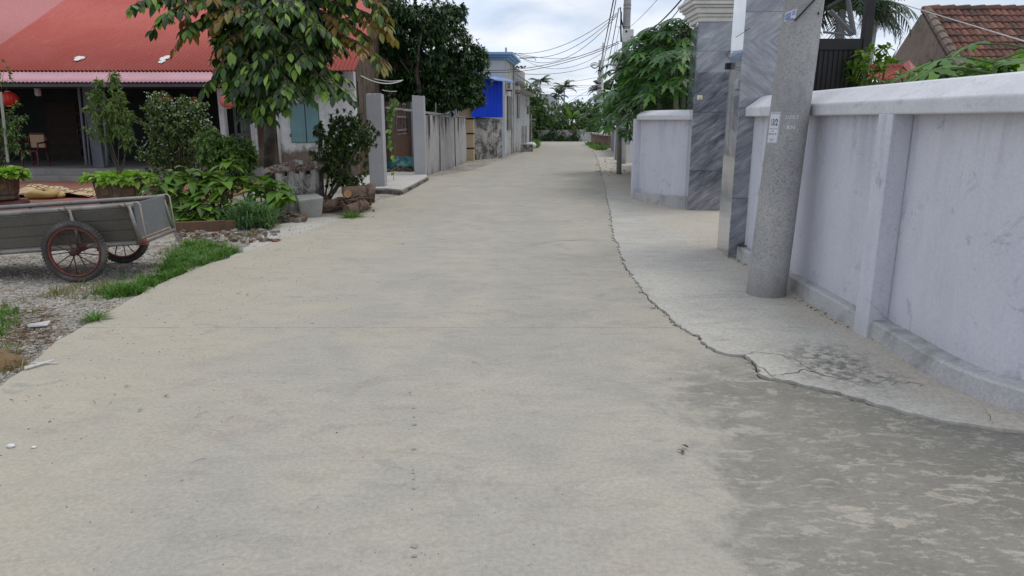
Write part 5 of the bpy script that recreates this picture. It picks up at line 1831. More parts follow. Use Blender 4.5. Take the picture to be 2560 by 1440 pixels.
# ------------------------------------------------------------------ dark tree behind the stained wall
random.seed(43)
YT = 23.0
tb_ = Vector((P(1075, 330, YT).x, YT, 0))
t2 = thing("garden_tree", "dense dark green rounded tree rising behind the black streaked wall", "tree", tb_)
wd = MB()
wd.tube([tb_, P(1060, 260, YT), P(1042, 190, YT - .4), P(1046, 118, YT - .6), P(1060, 60, YT - .4)], [.13, .11, .075, .05, .03], 9)
for px, py in ((1000, 150), (1120, 130), (1160, 190), (1090, 60), (980, 60), (1180, 150)):
    wd.tube(qcurve(P(1055, 240, YT), P(px, py, YT + rnd(-.8, .5)), .05, 6), [.05, .045, .04, .033, .026, .02, .012], 6)
wd.build("trunk", M_trunk, t2, smooth=True)
lv = MB()
for (px, py, rx, rz, n) in ((1075, 50, .85, .55, 150), (1005, 95, .75, .75, 130), (1100, 125, 1.0, .85, 190), (1165, 165, .75, .7, 130), (1060, 190, .95, .75, 150), (1135, 225, .8, .55, 120), (990, 30, .5, .5, 60), (1195, 145, .32, .32, 40),
                            (1085, 255, .6, .25, 45), (1140, 30, .35, .22, 34), (1015, 215, .5, .45, 60), (1185, 215, .32, .3, 26), (965, 120, .35, .5, 40), (1185, 240, .35, .3, 30), (965, 195, .4, .5, 40)):
    blob(lv, P(px, py, YT + rnd(-.4, .4)), (rx * 1.12, rx * .95, rz * 1.12), int(n * 2.3), 11, .155, .056, droop=.3, spread=.8)
lv.build("crown", G2, t2)

# ------------------------------------------------------------------ shrubs
random.seed(47)
def shrub(name, label, cat, base, blobs, mat, L, W, m, k=3, stems=8, stemr=.014, stem_mat=None, flower=None, group=None, droop=.25, spread=.9, top=None):
    r = thing(name, label, cat, base, group)
    st_ = MB(); lv_ = MB(); fl_ = MB()
    for (c, rad, n) in blobs:
        blob(lv_, c, rad, n, m, L, W, droop=droop, spread=spread, k=k)
        for _ in range(stems):
            o = rdir(); e = c + Vector((o.x * rad[0], o.y * rad[1], o.z * rad[2])) * .8
            b_ = Vector(base) + Vector((rnd(-.06, .06), rnd(-.06, .06), 0))
            mid = b_.lerp(e, .5) + rdir() * .06
            st_.tube([b_, mid, e], [stemr, stemr * .7, stemr * .3], 5)
        if flower:
            for _ in range(int(n * flower)):
                o = rdir(); o.y = -abs(o.y) * .6 + rnd(-.2, .2)
                p = c + Vector((o.x * rad[0], o.y * rad[1], o.z * rad[2])) * rnd(.8, 1.12)
                for q in range(5):
                    fl_.leaf(p, (rdir() + Z * .5).normalized(), rdir(), .022, .02, .1, 2)
    st_.build("stems", stem_mat or M_trunk, r)
    lv_.build("foliage", mat, r)
    if flower:
        fl_.build("flowers", M_flower, r)
    return r
Ys = 12.6
sb = Vector((P(812, 480, Ys).x, Ys, 0))
shrub("garden_shrub", "dark small leaved shrub behind the log heap, in front of the nearer cement post", "shrub", sb,
      [(P(850, 350, Ys), (.46, .38, .36), 190), (P(900, 345, Ys - .1), (.32, .3, .32), 80), (P(815, 400, Ys), (.3, .28, .32), 90), (P(865, 420, Ys), (.34, .3, .34), 110), (P(850, 300, Ys), (.26, .2, .2), 40), (P(880, 455, Ys), (.22, .2, .16), 30),
       (P(920, 330, Ys - .2), (.16, .16, .2), 16), (P(795, 330, Ys), (.10, .1, .2), 10), (P(835, 450, Ys), (.16, .2, .2), 24), (P(890, 300, Ys - .2), (.14, .12, .16), 12)], G3, .068, .034, 14, stems=1, stemr=.02)
Yf = 14.2
shrub("flowering_shrub", "round shrub dotted with small white flowers before the porch", "shrub", (P(440, 440, Yf).x, Yf, 0),
      [(P(450, 320, Yf), (.66, .5, .5), 380), (P(400, 270, Yf), (.3, .3, .3), 80), (P(500, 340, Yf), (.42, .4, .4), 160), (P(410, 390, Yf + .2), (.45, .4, .45), 150), (P(470, 270, Yf), (.4, .3, .22), 90), (P(455, 400, Yf + .2), (.5, .4, .4), 120), (P(378, 250, Yf), (.14, .14, .2), 14)], G3b, .066, .04, 14, flower=.5, stems=3)
bpt = pot1.location
Yp = bpt.y
shrub("potted_tree", "slender potted tree with thin upright stems in the lettuce planter", "tree", (bpt.x + .02, Yp, .5),
      [(P(275, 255, Yp), (.36, .3, .34), 62), (P(250, 290, Yp), (.24, .2, .36), 34), (P(300, 300, Yp), (.30, .25, .28), 34), (P(270, 210, Yp), (.2, .2, .16), 14), (P(262, 330, Yp), (.3, .25, .22), 26), (P(310, 345, Yp), (.2, .2, .2), 12), (P(285, 190, Yp), (.12, .1, .1), 6)],
      G1d, .10, .03, 12, stems=1, stemr=.009, droop=.0)
bst = thing("support_stake", "pale grey stake propping up the slender potted tree", "stake", (bpt.x - .12, Yp, .5))
MB().tube([P(268, 415, Yp - .05), P(258, 240, Yp - .05)], .021, 8).build("shaft", M_steelpost, bst, smooth=True)
b2 = pot2.location
shrub("potted_shrub", "twiggy potted shrub in the planter at the edge of the view", "shrub", (b2.x, b2.y, .5),
      [(P(15, 345, b2.y), (.36, .3, .35), 60), (P(0, 300, b2.y), (.3, .3, .3), 40), (P(40, 360, b2.y), (.22, .2, .22), 16), (P(5, 200, b2.y), (.15, .15, .35), 10), (P(45, 290, b2.y), (.15, .15, .2), 6)], G1b, .075, .032, 10, stems=3, stemr=.009, droop=0)
MB().tube([P(20, 405, b2.y - .2), P(1, 230, b2.y - .2)], .022, 8).build("support_stake", M_wire, None, loc=P(20, 405, b2.y - .2))
tag(bpy.data.objects["support_stake.001"], "pale bamboo stake beside the twiggy potted shrub at the edge of the view", "stake")
def lettuce(c, rx, ry, n, label):
    mb = MB()
    for _ in range(n):
        a = rnd(0, 6.28); f = rnd(0, 1) ** .5
        p = c + Vector((rx * f * math.cos(a), ry * f * math.sin(a), 0))
        o = Vector((math.cos(a), math.sin(a), 0)) * f
        for i in range(9):
            dv = (o * .9 + rdir() * .6 + Z * rnd(.1, .8)).normalized()
            mb.leaf(p, dv, (Z + rdir() * .3).normalized(), rnd(.12, .21), rnd(.10, .15), rnd(.2, .7), 5, .22, 1.45)
    r = thing("lettuce_bed", label, "vegetables", c)
    mb.build("leaves", G5, r)
lettuce(Vector((bpt.x, bpt.y, .52)), .52, .36, 60, "bright lettuce spilling over the wide planter behind the handcart")
lettuce(Vector((b2.x, b2.y, .58)), .40, .36, 46, "bright lettuce filling the planter on the dark stone base")

# big soft leaved plants by the yard
random.seed(53)
clumps = [((400, 450, 10.6), 8), ((432, 430, 10.9), 9), ((475, 425, 10.9), 9), ((455, 470, 10.7), 9), ((520, 425, 11.0), 11), ((560, 455, 10.8), 10), ((600, 440, 11.1), 10), ((640, 470, 10.8), 9), ((655, 440, 11.0), 8),
          ((690, 450, 10.7), 7), ((670, 490, 10.6), 9), ((505, 500, 10.5), 10), ((545, 510, 10.6), 9), ((600, 500, 10.6), 9), ((480, 530, 10.4), 8), ((520, 470, 10.7), 9), ((435, 515, 10.5), 6), ((570, 400, 11.2), 7), ((630, 520, 10.5), 7), ((710, 480, 10.6), 6), ((580, 535, 10.5), 8), ((500, 548, 10.4), 6)]
for ci, ((px, py, Y), m) in enumerate(clumps):
    pass
big = [("broad leaved plant with long drooping leaves beside the handcart tailboard", [0, 1, 2, 3, 16, 14]), ("tallest broad leaved plant at the middle of the leafy bed", [4, 5, 11, 15, 12, 17, 21]), ("pale broad leaved plant leaning over the broken cement wall", [6, 7, 8, 9, 10, 13, 18, 19, 20])]
for label, ids in big:
    cs = [P(*clumps[i][0]) for i in ids]
    bx = sum(c.x for c in cs) / len(cs); by = sum(c.y for c in cs) / len(cs) + .1
    r = thing("broad_leaved_plant", label, "plant", (bx, by, 0), "broad leaved plants in the bed")
    st_ = MB(); lv_ = MB()
    for i, c in zip(ids, cs):
        b_ = Vector((bx + (c.x - bx) * .5 + rnd(-.05, .05), by + rnd(-.1, .1), 0))
        st_.tube([b_, b_.lerp(c, .55) + rdir() * .04, c], [.014, .011, .007], 6)
        m = clumps[i][1] + 13
        for q in range(m):
            a = 6.283 * q * .382 + rnd(-.3, .3)
            el = rnd(-.25, .75)
            dv = Vector((math.cos(a) * math.cos(el), math.sin(a) * math.cos(el), math.sin(el)))
            L = rnd(.2, .36) * (1 if q > 3 else .6)
            lv_.leaf(c + dv * .02 - Z * rnd(0, .2), dv, (Z + dv * -.2 + rdir() * .15).normalized(), L, L * rnd(.42, .52), rnd(.25, .8), 5, .1, .85)
    st_.build("stems", M_stem, r)
    lv_.build("foliage", G4, r)
# ferny bush above them
Yb = 12.2
shrub("leafy_bush", "ferny mid green bush between the flowered shrub and the broad leaved plants", "bush", (P(560, 440, Yb).x, Yb, 0),
      [(P(560, 372, Yb), (.44, .35, .26), 150), (P(520, 362, Yb), (.24, .2, .2), 44), (P(600, 385, Yb), (.28, .25, .24), 60), (P(570, 420, Yb), (.45, .35, .3), 90)], G1c, .13, .042, 10, droop=.15, stems=3)
# tall grass clump
def blade(mb, b, d, L, w_, bend):
    s = Vector((-d.y, d.x, 0))
    s = s.normalized() if s.length > 1e-3 else Vector((1, 0, 0))
    out = Vector((d.x, d.y, 0))
    out = out.normalized() if out.length > 1e-3 else Vector((0, 1, 0))
    p1 = b + d * L * .5 + out * bend * L * .12
    p2 = b + d * L * .85 + out * bend * L * .5 - Z * bend * L * .22
    mb.add([b + s * w_, b - s * w_, p1 - s * w_ * .8, p1 + s * w_ * .8, p2], [(0, 1, 2, 3), (3, 2, 4)])
random.seed(59)
tgb = P(632, 575, 10.0); tgb.z = 0
tg = thing("tall_grass", "bluish tall grass clump at the road end of the timber edging", "grass clump", tgb)
mb = MB()
for _ in range(260):
    a = rnd(0, 6.28); f = rnd(0, 1) ** .7
    b = tgb + Vector((.36 * f * math.cos(a), .24 * f * math.sin(a), -.02))
    for q in range(4):
        d = (Z * rnd(.5, 1.2) + Vector((rnd(-.7, .7), rnd(-.7, .7), 0))).normalized()
        blade(mb, b + Z * rnd(0, .36) * (1 - f * .6), d, rnd(.12, .34), .0075, rnd(.3, 1.4))
mb.build("blades", GT, tg)

def px_poly_sample(poly):
    xs = [p[0] for p in poly]; ys = [p[1] for p in poly]
    while True:
        x, y = rnd(min(xs), max(xs)), rnd(min(ys), max(ys))
        ins = False; j = len(poly) - 1
        for i in range(len(poly)):
            if (poly[i][1] > y) != (poly[j][1] > y) and x < (poly[j][0] - poly[i][0]) * (y - poly[i][1]) / (poly[j][1] - poly[i][1]) + poly[i][0]:
                ins = not ins
            j = i
        if ins:
            return G(x, y, -.02)
def grass(mb, poly, n, h0, h1, w_):
    for _ in range(n):
        b = px_poly_sample(poly)
        q = mnoise.noise(Vector((b.x * 5, b.y * 5, 3)))
        if q < -.12 and rnd(0, 1) < .85: continue
        hk = 1 + q * .9
        d = (Z + Vector((rnd(-.8, .8), rnd(-.8, .8), 0))).normalized()
        blade(mb, b, d, rnd(h0, h1) * hk * (1.5 if rnd(0, 1) < .06 else 1), w_, rnd(.2, 1.2))
random.seed(61)
mb = MB()
grass(mb, [(295, 738), (350, 705), (395, 690), (415, 655), (450, 620), (490, 606), (545, 612), (602, 634), (520, 662), (430, 698), (345, 741)], 5200, .05, .13, .0042)
grass(mb, [(200, 750), (300, 700), (380, 660), (430, 610), (560, 600), (612, 634), (520, 668), (430, 706), (345, 748)], 900, .04, .10, .004)
grass(mb, [(210, 745), (300, 715), (350, 705), (345, 741), (240, 755)], 500, .05, .11, .004)
grass(mb, [(0, 770), (45, 765), (50, 800), (0, 850)], 260, .06, .14, .004)
grass(mb, [(1336, 358), (1344, 362), (1346, 370), (1332, 373)], 500, .2, .5, .02)
grass(mb, [(1463, 362), (1470, 357), (1490, 364), (1524, 372), (1512, 378), (1488, 378)], 900, .15, .4, .02)
stuff(mb.build("grass", GG), "short lush green grass on the yard verge and along the far road edges", "grass")
mb = MB()
grass(mb, [(90, 745), (190, 712), (320, 700), (300, 730), (180, 752)], 420, .04, .10, .0035)
grass(mb, [(560, 598), (640, 578), (650, 590), (600, 605)], 500, .04, .10, .0035)
grass(mb, [(380, 640), (480, 590), (540, 600), (430, 640)], 260, .04, .10, .0035)
grass(mb, [(0, 830), (60, 840), (60, 930), (0, 945)], 160, .04, .12, .0035)
grass(mb, [(0, 765), (70, 752), (110, 790), (40, 830), (0, 830)], 200, .04, .12, .003)
grass(mb, [(1500, 405), (1512, 405), (1514, 412), (1500, 412)], 40, .03, .08, .006)
grass(mb, [(1500, 430), (1520, 430), (1522, 438), (1500, 438)], 60, .03, .08, .006)
for (px, py) in ((1524, 515), (1526, 522), (1530, 560), (1533, 570), (1540, 610), (1536, 596)):
    grass(mb, [(px - 6, py - 3), (px + 8, py - 3), (px + 9, py + 3), (px - 5, py + 3)], 16, .02, .05, .003)
stuff(mb.build("dry_grass", GY), "thin yellowish dry grass on the gravel and in the pavement crack", "grass")
def tuft(px, py, n, h, rad, mat, label):
    b = G(px, py, -.015); m = MB()
    for _ in range(n):
        a = rnd(0, 6.28); f = rnd(0, 1)
        d = (Z * rnd(.25, .9) + Vector((math.cos(a), math.sin(a), 0)) * rnd(.4, 1)).normalized()
        blade(m, b + Vector((math.cos(a), math.sin(a), 0)) * rad * f, d, rnd(h * .5, h), .004, rnd(.3, .9))
    r = thing("grass_tuft", label, "grass tuft", b)
    m.build("blades", mat, r)
tuft(240, 802, 130, .15, .06, GG, "small green grass tuft on the gravel edge nearest the camera")
tuft(880, 545, 220, .26, .12, GG, "wider green grass tuft in front of the cut logs")

# climbing vine at the nearer post
random.seed(67)
vb = P(980, 400, 16.6); vb.z = za
vn = thing("climbing_vine", "thin light green vine climbing behind the nearer cement post", "vine", vb)
vp = [vb, P(968, 320, 16.4), P(966, 290, 16.35), P(972, 265, 16.35), P(980, 248, 16.4)]
vp = [Vector((p.x, 16.75, p.z)) for p in vp]
MB().tube(vp, .006, 5).build("stem", M_stem, vn)
lv = MB()
for i in range(34):
    f = rnd(.1, 3.99); i_ = int(f); p = vp[i_].lerp(vp[i_ + 1], f - i_)
    dv = (rdir() + Z * -.4 + Vector((0, -.6, 0))).normalized()
    lv.leaf(p, dv, (Vector((0, -1, .6)) + rdir() * .4).normalized(), .13, .10, .3, 4, .08, .8)
lv.build("foliage", G4, vn)

# ------------------------------------------------------------------ papaya
def palmate(mb, c, d, n, Rr, lobes=8):
    """deeply cut papaya leaf: toothed lobes fanned round the stalk"""
    s = d.cross(n).normalized(); n = s.cross(d).normalized()
    for k in range(lobes):
        a = (-1 + 2 * k / (lobes - 1)) * 2.35
        ld = (d * math.cos(a) + s * math.sin(a))
        L = Rr * (1 - .28 * abs(a) / 2.35) * rnd(.88, 1.08)
        ls = ld.cross(n)
        prof = ((0, .02), (.22, .055), (.38, .075), (.52, .15), (.62, .075), (.75, .10), (.84, .035), (1.0, .004))
        vs = []
        for (t, w_) in prof:
            p = c + ld * L * t - Z * (.28 * L * t * t)
            vs += [p + ls * w_ * L * 1.15 + n * .03 * L * w_, p - ls * w_ * L * 1.15 + n * .03 * L * w_]
        mb.add(vs, [(2 * i, 2 * i + 1, 2 * i + 3, 2 * i + 2) for i in range(len(prof) - 1)])
def papaya(base, top, nl, pl, Rr, mat, label, up=(-.2, .75), azs=None):
    base = Vector(base); top = Vector(top)
    r = thing("papaya_tree", label, "papaya tree", base, "papaya trees behind the walls")
    MB().tube([base, base.lerp(top, .5) + Vector((.03, 0, 0)), top], [.075, .06, .04] if mat is not G6b else [.04, .03, .015], 9).build("trunk", M_pstem if mat is not G6b else M_stem, r, smooth=True)
    pe = MB(); lv_ = MB()
    for i in range(nl):
        a = 6.283 * i * .382 + rnd(-.25, .25) if azs is None else rnd(*azs)
        el = up[1] + (up[0] - up[1]) * ((i + .5) / nl) + rnd(-.12, .12)
        L = pl * rnd(.75, 1.1) * (.55 + .45 * min(1, (i + 3) / nl * 1.6))
        dv = Vector((math.cos(a) * math.cos(el), math.sin(a) * math.cos(el), math.sin(el)))
        s0_ = top - Z * .35 * (i / nl)
        e = s0_ + dv * L - Z * .05 * L
        pe.tube([s0_, s0_ + dv * L * .5 + Z * .02, e], [.011, .009, .006], 5)
        ld = (Vector((dv.x, dv.y, 0)) * .9 - Z * (.25 + .4 * (i / nl)) + rdir() * .15).normalized()
        palmate(lv_, e, ld, (Z + dv * .25 + rdir() * .2).normalized(), Rr * rnd(.75, 1.1))
    pe.build("petioles", M_stem, r)
    lv_.build("crown", mat, r)
random.seed(71)
def pap(px, py, Y, nl, pl, Rr, mat, label, **k):
    t_ = P(px, py, Y)
    papaya((t_.x + rnd(-.1, .1), Y, 0), t_, nl, pl, Rr, mat, label, **k)
pap(1655, 105, 15.0, 51, .8, 0.37, G6, "broad papaya crown midway between the white cornice and the meter box pole")
pap(1690, 165, 14.0, 55, .8, 0.37, G6, "papaya tree next to the marble pillar with white cornice, widest crown")
pap(1612, 150, 15.8, 55, .8, 0.37, G6, "papaya tree beside the utility pole with meter box, tall crown")
pap(1715, 70, 14.6, 40, .7, 0.33, G6, "highest papaya crown peeking beside the white cornice")
pap(1600, 225, 17.5, 51, .85, 0.37, G6, "papaya tree in deep shade above the end of the short curved wall")
pap(1545, 250, 20.0, 46, .9, 0.40, G6, "low papaya tree overhanging the road before the utility pole", up=(-.5, .5))
pap(1660, 240, 15.2, 46, .8, 0.33, G6, "low dark papaya tree pressed against the marble pillar behind the short curved wall", up=(-.5, .6))
br = thing("added_shade_mass", "added dark leaf mass blocking the light under the papaya crowns", "bush", (3.9, 16.6, 0))  # added leaf mass that shuts out the light below the crowns
mb = MB()
for (px, py, Y, rx, rz, n) in ((1690, 230, 16.8, .7, .6, 160), (1620, 220, 18.5, .85, .6, 160), (1570, 240, 21, .8, .5, 110), (1715, 180, 16, .5, .8, 110), (1650, 150, 17.5, .8, .7, 150), (1600, 170, 18.5, .6, .6, 90)):
    blob(mb, P(px, py, Y), (rx, .5, rz), n, 8, .22, .09, droop=.5)
mb.build("foliage", G2, br)
st_ = MB()
for px in (1600, 1650, 1700):
    p = P(px, 250, 17.2); st_.tube([(p.x, 17.2, 0), p], [.04, .02], 6)
st_.build("stems", M_trunk, br)
# near papaya and weeds behind the bulging wall
random.seed(73)
pap(2490, 150, 6.1, 13, .62, .42, G6b, "sunlit papaya with broad leaves rising close behind the bulging wall coping", up=(-.15, .2))
pap(2395, 165, 7.4, 11, .55, .40, G6b, "sunlit papaya with drooping leaves in front of the tiled roof", up=(-.15, .2))
pap(2600, 120, 7.0, 12, .7, .44, G6b, "sunlit papaya at the edge of the view with long pale stalks", up=(-.2, .3))
def weeds(px0, px1, py, Y, h, n, mat, label, L=.12, W=.045):
    a_, b_ = P(px0, py, Y), P(px1, py, Y)
    m = MB(); s_ = MB()
    c0 = Vector(((a_.x + b_.x) / 2, Y, 0))
    r = thing("garden_weeds", label, "weeds", c0)
    for i in range(n):
        x = rnd(a_.x, b_.x); y = Y + rnd(-.35, .35)
        zt__ = a_.z + rnd(-.1, h)
        s_.tube([(x, y, 0), (x + rnd(-.1, .1), y, zt__)], [.008, .004], 4)
        rosette(m, Vector((x, y, zt__)), Z, 10, L, W, .9, .1)
        rosette(m, Vector((x, y, zt__ - .12)), Z, 8, L, W, 1.0, .2)
    s_.build("stems", M_stem, r); m.build("foliage", mat, r)
weeds(2290, 2560, 205, 6.6, .12, 60, G7, "thick low weeds along the coping under the tiled roof")
weeds(2150, 2188, 185, 8.4, .28, 14, G4, "yellow green weeds between the metal gate and the small red roof", .12, .05)

# ------------------------------------------------------------------ palms and bananas
def frond(mb, b, az, el, L, droop, nl=22, w_=.02, ll=.32, st_=None):
    pts = []
    for i in range(nl + 1):
        t = i / nl
        e_ = el - droop * t * t * 1.6
        pts.append(e_)
    p = Vector(b); line = [p.copy()]
    for i in range(nl):
        d = Vector((math.cos(az) * math.cos(pts[i]), math.sin(az) * math.cos(pts[i]), math.sin(pts[i])))
        p = p + d * (L / nl); line.append(p.copy())
        if i > 2:
            s = Vector((-math.sin(az), math.cos(az), 0))
            ln = ll * math.sin(math.pi * (i / nl) ** .7) + .05 * ll
            for sg in (-1, 1):
                dv = (s * sg * .8 + d * .55 - Z * .35 + rdir() * .12).normalized()
                wv = d * w_
                mb.add([p + wv, p - wv, p + dv * ln - Z * ln * .15], [(0, 1, 2)])
    if st_ is not None:
        st_.tube(line, [.02 * max(.15, 1 - i / nl) for i in range(nl + 1)], 4, False)
def palm(px, py, Y, L, nf, tr, label, mat=None, name="areca_palm", dead=False, w_=.03, ll=.35, group="areca palms", base_px=None):
    c = P(px, py, Y)
    bx = c.x if base_px is None else P(base_px[0], base_px[1], Y).x
    if base_px is not None:
        k = (c.z) / (c.z - P(base_px[0], base_px[1], Y).z)
        bx = c.x + (bx - c.x) * k
    r = thing(name, label, "palm tree", (bx, Y, 0), group)
    MB().tube([(bx, Y, 0), Vector((bx, Y, 0)).lerp(c, .5), c], [tr * 1.15, tr, tr * .8], 8).build("trunk", M_palmtrunk, r, smooth=True)
    m = MB(); s_ = MB()
    for i in range(nf):
        az = 6.283 * i * .382 + rnd(-.2, .2)
        if dead:
            frond(m, c, az, rnd(-1.45, -.7), L * rnd(.7, 1.1), .2, 20, w_, ll, s_)
        else:
            frond(m, c, az, rnd(-.1, 1.2), L * rnd(.8, 1.1), rnd(.7, 1.3), 20, w_, ll, s_)
    cr_ = m.build("crown", mat or G8, r)
    s_.build("frond_stalks", M_stem if not dead else M_bark, r)
random.seed(79)
palm(1350, 205, 78, 1.5, 15, .07, "distant areca palm with a single round crown, farthest from the wires pole", w_=.05, ll=.42)
palm(1411, 222, 78, 1.65, 15, .08, "distant areca palm with the widest crown beside the grey hipped roof", w_=.05, ll=.42)
palm(1397, 238, 80, 1.4, 13, .07, "distant areca palm squeezed between its taller neighbour and the grey hipped roof", w_=.05, ll=.42)
palm(1383, 248, 84, 1.2, 11, .06, "smallest distant areca palm just over the grey hipped roof", w_=.05, ll=.42)
palm(1506, 222, 60, 1.5, 18, .13, "shaggy palm tangled behind the far utility pole", w_=.07, dead=False)
palm(2196, -12, 24, 1.35, 22, .13, "palm with brown dead fronds hanging down beside the metal gate", mat=G9, dead=True, w_=.02, ll=.3, base_px=(2172, 150))
palm(2105, 25, 14, 1.5, 46, .1, "green palm seen through the truss of the metal gate", w_=.028, ll=.5)
def banana(px, py, Y, n, L, W, label, els=(.2, 1.3)):
    c = P(px, py, Y)
    r = thing("banana_plant", label, "banana plant", (c.x, Y, 0), "banana plants")
    MB().tube([(c.x, Y, 0), c], [.12, .08], 8).build("stem", M_stem, r, smooth=True)
    m = MB()
    for i in range(n):
        az = 6.283 * i * .382 + rnd(-.3, .3); el = rnd(*els)
        dv = Vector((math.cos(az) * math.cos(el), math.sin(az) * math.cos(el), math.sin(el)))
        m.leaf(c, dv, (Z * .8 - dv * .3 + rdir() * .2).normalized(), L * rnd(.75, 1.1), W, rnd(.2, .7), 8, .12, .75)
    m.build("foliage", GB, r)
random.seed(83)
banana(1430, 300, 54.5, 12, 2.0, .30, "banana plant with one tall upright leaf among the far trees")
banana(1362, 322, 53.5, 6, 1.0, .2, "low pale banana shoots just behind the far wall", (.9, 1.5))
banana(2222, 175, 17, 6, .8, .25, "banana plant peeking over the small red roof", (.7, 1.4))

# ------------------------------------------------------------------ far trees and hedge
def far_tree(label, base, blobs, L, W, m, mat=G7, name="far_tree"):
    r = thing(name, label, "tree", base, "trees at the road end")
    mb = MB(); s_ = MB()
    for (c, rad, n) in blobs:
        blob(mb, c, rad, int(n * 2.1), m, L * .72, W * .72, droop=.3, k=3)
        s_.tube([base, Vector(base).lerp(c, .6) + rdir() * .2, c], [.09, .06, .03], 6)
    s_.build("trunk", M_trunk, r); mb.build("crown", mat, r)
random.seed(89)
far_tree("tallest rounded tree at the bend behind the brick shed", (P(1335, 340, 52).x, 52, 0),
         [(P(1326, 235, 52), (.75, .8, .8), 80), (P(1345, 270, 52), (1.0, .9, .9), 110), (P(1355, 300, 52.5), (1.0, .9, .9), 100), (P(1320, 290, 51), (.6, .7, 1.2), 70), (P(1338, 320, 52), (.9, .8, .5), 60)], .3, .13, 9, G7)
far_tree("low spreading tree beside the banana plant", (P(1395, 340, 54.5).x, 54.5, 0),
         [(P(1390, 300, 54.5), (1.1, .9, .6), 90), (P(1415, 275, 56), (1.0, .9, .7), 90), (P(1400, 322, 53.6), (1.2, .6, .5), 80)], .26, .12, 9)
far_tree("bright broad tree between the banana plant and the far poles", (P(1460, 340, 55).x, 55, 0),
         [(P(1450, 275, 57), (1.2, .9, .8), 110), (P(1475, 285, 56), (1.1, .9, .9), 110), (P(1460, 315, 54.5), (1.3, .7, .6), 100), (P(1435, 322, 54), (.9, .5, .4), 50), (P(1484, 320, 55), (.6, .6, .6), 40)], .26, .12, 9)
far_tree("grey green tree behind the far utility poles", (P(1520, 330, 62).x, 62, 0),
         [(P(1510, 270, 62), (1.6, 1.2, 1.2), 110), (P(1530, 300, 60), (1.4, 1.0, 1.0), 90)], .3, .13, 8, G2)
fw = thing("far_wall", "low mossy grey wall across the end of the road", "wall", (3.4, 52, 0))
fa, fb = P(1329, 350, 51.6), P(1463, 350, 51.6)
zfw = P(1400, 325, 51.6).z
MB().box(fa.x, fb.x, 51.6, 51.85, -.05, zfw).build("masonry", M_mottled, fw)
MB().box(fb.x - .6, fb.x + .05, 51.5, 51.9, -.05, zfw + .02).build("pier", M_side, fw)
MB().box(fb.x + .05, fb.x + 9, 53.0, 53.2, -.05, zfw * .7).build("low_masonry", M_side, fw)
mb = MB()
for i in range(150):
    px = rnd(1331, 1450); p = P(px, 350, 51.4); p.z = rnd(.05, .62) * (1 + .35 * math.sin(px * .11))
    rosette(mb, p, Vector((0, -1, .2)), 7, .18, .09, .9, .2, 2)
stuff(mb.build("hedge_creeper", G2), "dark creeper covering the foot of the far wall", "creeper")
# hipped roof house far beyond
M_slate = weathered("grey_roof_tiles", (.20, .215, .235), (.17, .185, .20), 2, .7, .3)
fh = thing("house", "distant pale house with a grey hipped roof among the palms", "house", (P(1380, 270, 76).x, 76, 0))
e0p, e1p = P(1335, 263, 74), P(1404, 263, 74)
r0, r1 = P(1350, 235, 78), P(1373, 235, 78)
rm = MB(); w_ = e1p.x - e0p.x
rm.add([e0p, e1p, (e1p.x, 82, e1p.z), (e0p.x, 82, e0p.z), r0, r1], [(0, 1, 5, 4), (1, 2, 5), (2, 3, 4, 5), (3, 0, 4), (0, 3, 2, 1)])
rm.build("roof", M_slate, fh)
MB().box(e0p.x + .3, e1p.x - .35, 74.4, 81.6, 0, e0p.z - .002).build("wall", M_bwhite, fh)
MB().box(e0p.x + .05, e1p.x - .05, 74.05, 74.15, e0p.z - .22, e0p.z - .004).build("fascia", M_white, fh)
# ================================================================== OLD TILED HOUSE BEHIND THE WALL
def tile_mat():
    t = NT("old_clay_tile", .85, .2)
    v = t.obj(); r = t.island()
    c = t.ramp(r, [(0, (.13, .06, .045)), (.4, (.19, .088, .064)), (.75, (.24, .118, .085)), (1, (.11, .058, .048))])
    d = t.noise(v, 2.3, 6, .7, .4)
    c = t.mix(t.math('MULTIPLY', t.ramp(d, [(.45, 0), (.62, 1)]), .8), c, (.07, .05, .045))
    d2 = t.noise(v, 14, 6, .75)
    c = t.mix(t.math('MULTIPLY', t.ramp(d2, [(.56, 0), (.68, 1)]), .6), c, (.05, .042, .036))
    t.color(c); t.bump(d2, .5, .01)
    return t.m
M_tile = tile_mat()
M_oldwall = old_plaster("brown_weathered_render", (.25, .20, .165), None, (.09, .075, .065), .55)
th_ = thing("tiled_house", "old house with a mossy clay tile roof and brown rendered gable behind the wall", "house", (12, 17.5, 0))
YR_ = 17.8
rg = P(2304, 27, YR_); XG = rg.x
ZR = rg.z
yf_, yr_ = YR_ - 2.9, YR_ + 2.9
pitch = .88
ze = ZR - 2.9 * pitch
gm = MB()
vs = []
for xx in (XG, XG + .22):
    vs += [(xx, yf_ + .2, -.05), (xx, yr_ - .2, -.05), (xx, yr_ - .2, ze + .1), (xx, YR_, ZR - .08), (xx, yf_ + .2, ze + .1)]
gm.add(vs, [(0, 1, 2, 3, 4), (9, 8, 7, 6, 5)] + [(i, (i + 1) % 5, 5 + (i + 1) % 5, 5 + i) for i in range(5)])
gm.build("gable_wall", M_oldwall, th_, bevel=.01)
MB().box(XG + .23, XG + 9, yf_ + .2, yf_ + .42, -.05, ze).build("wall", M_oldwall, th_)
random.seed(97)
tm = MB()
vdir = Vector((0, 1, pitch)).normalized(); nrm_ = Vector((0, -pitch, 1)).normalized()
SL = 2.9 * math.sqrt(1 + pitch * pitch)
rows = 15; tw = .155
rh = SL / rows
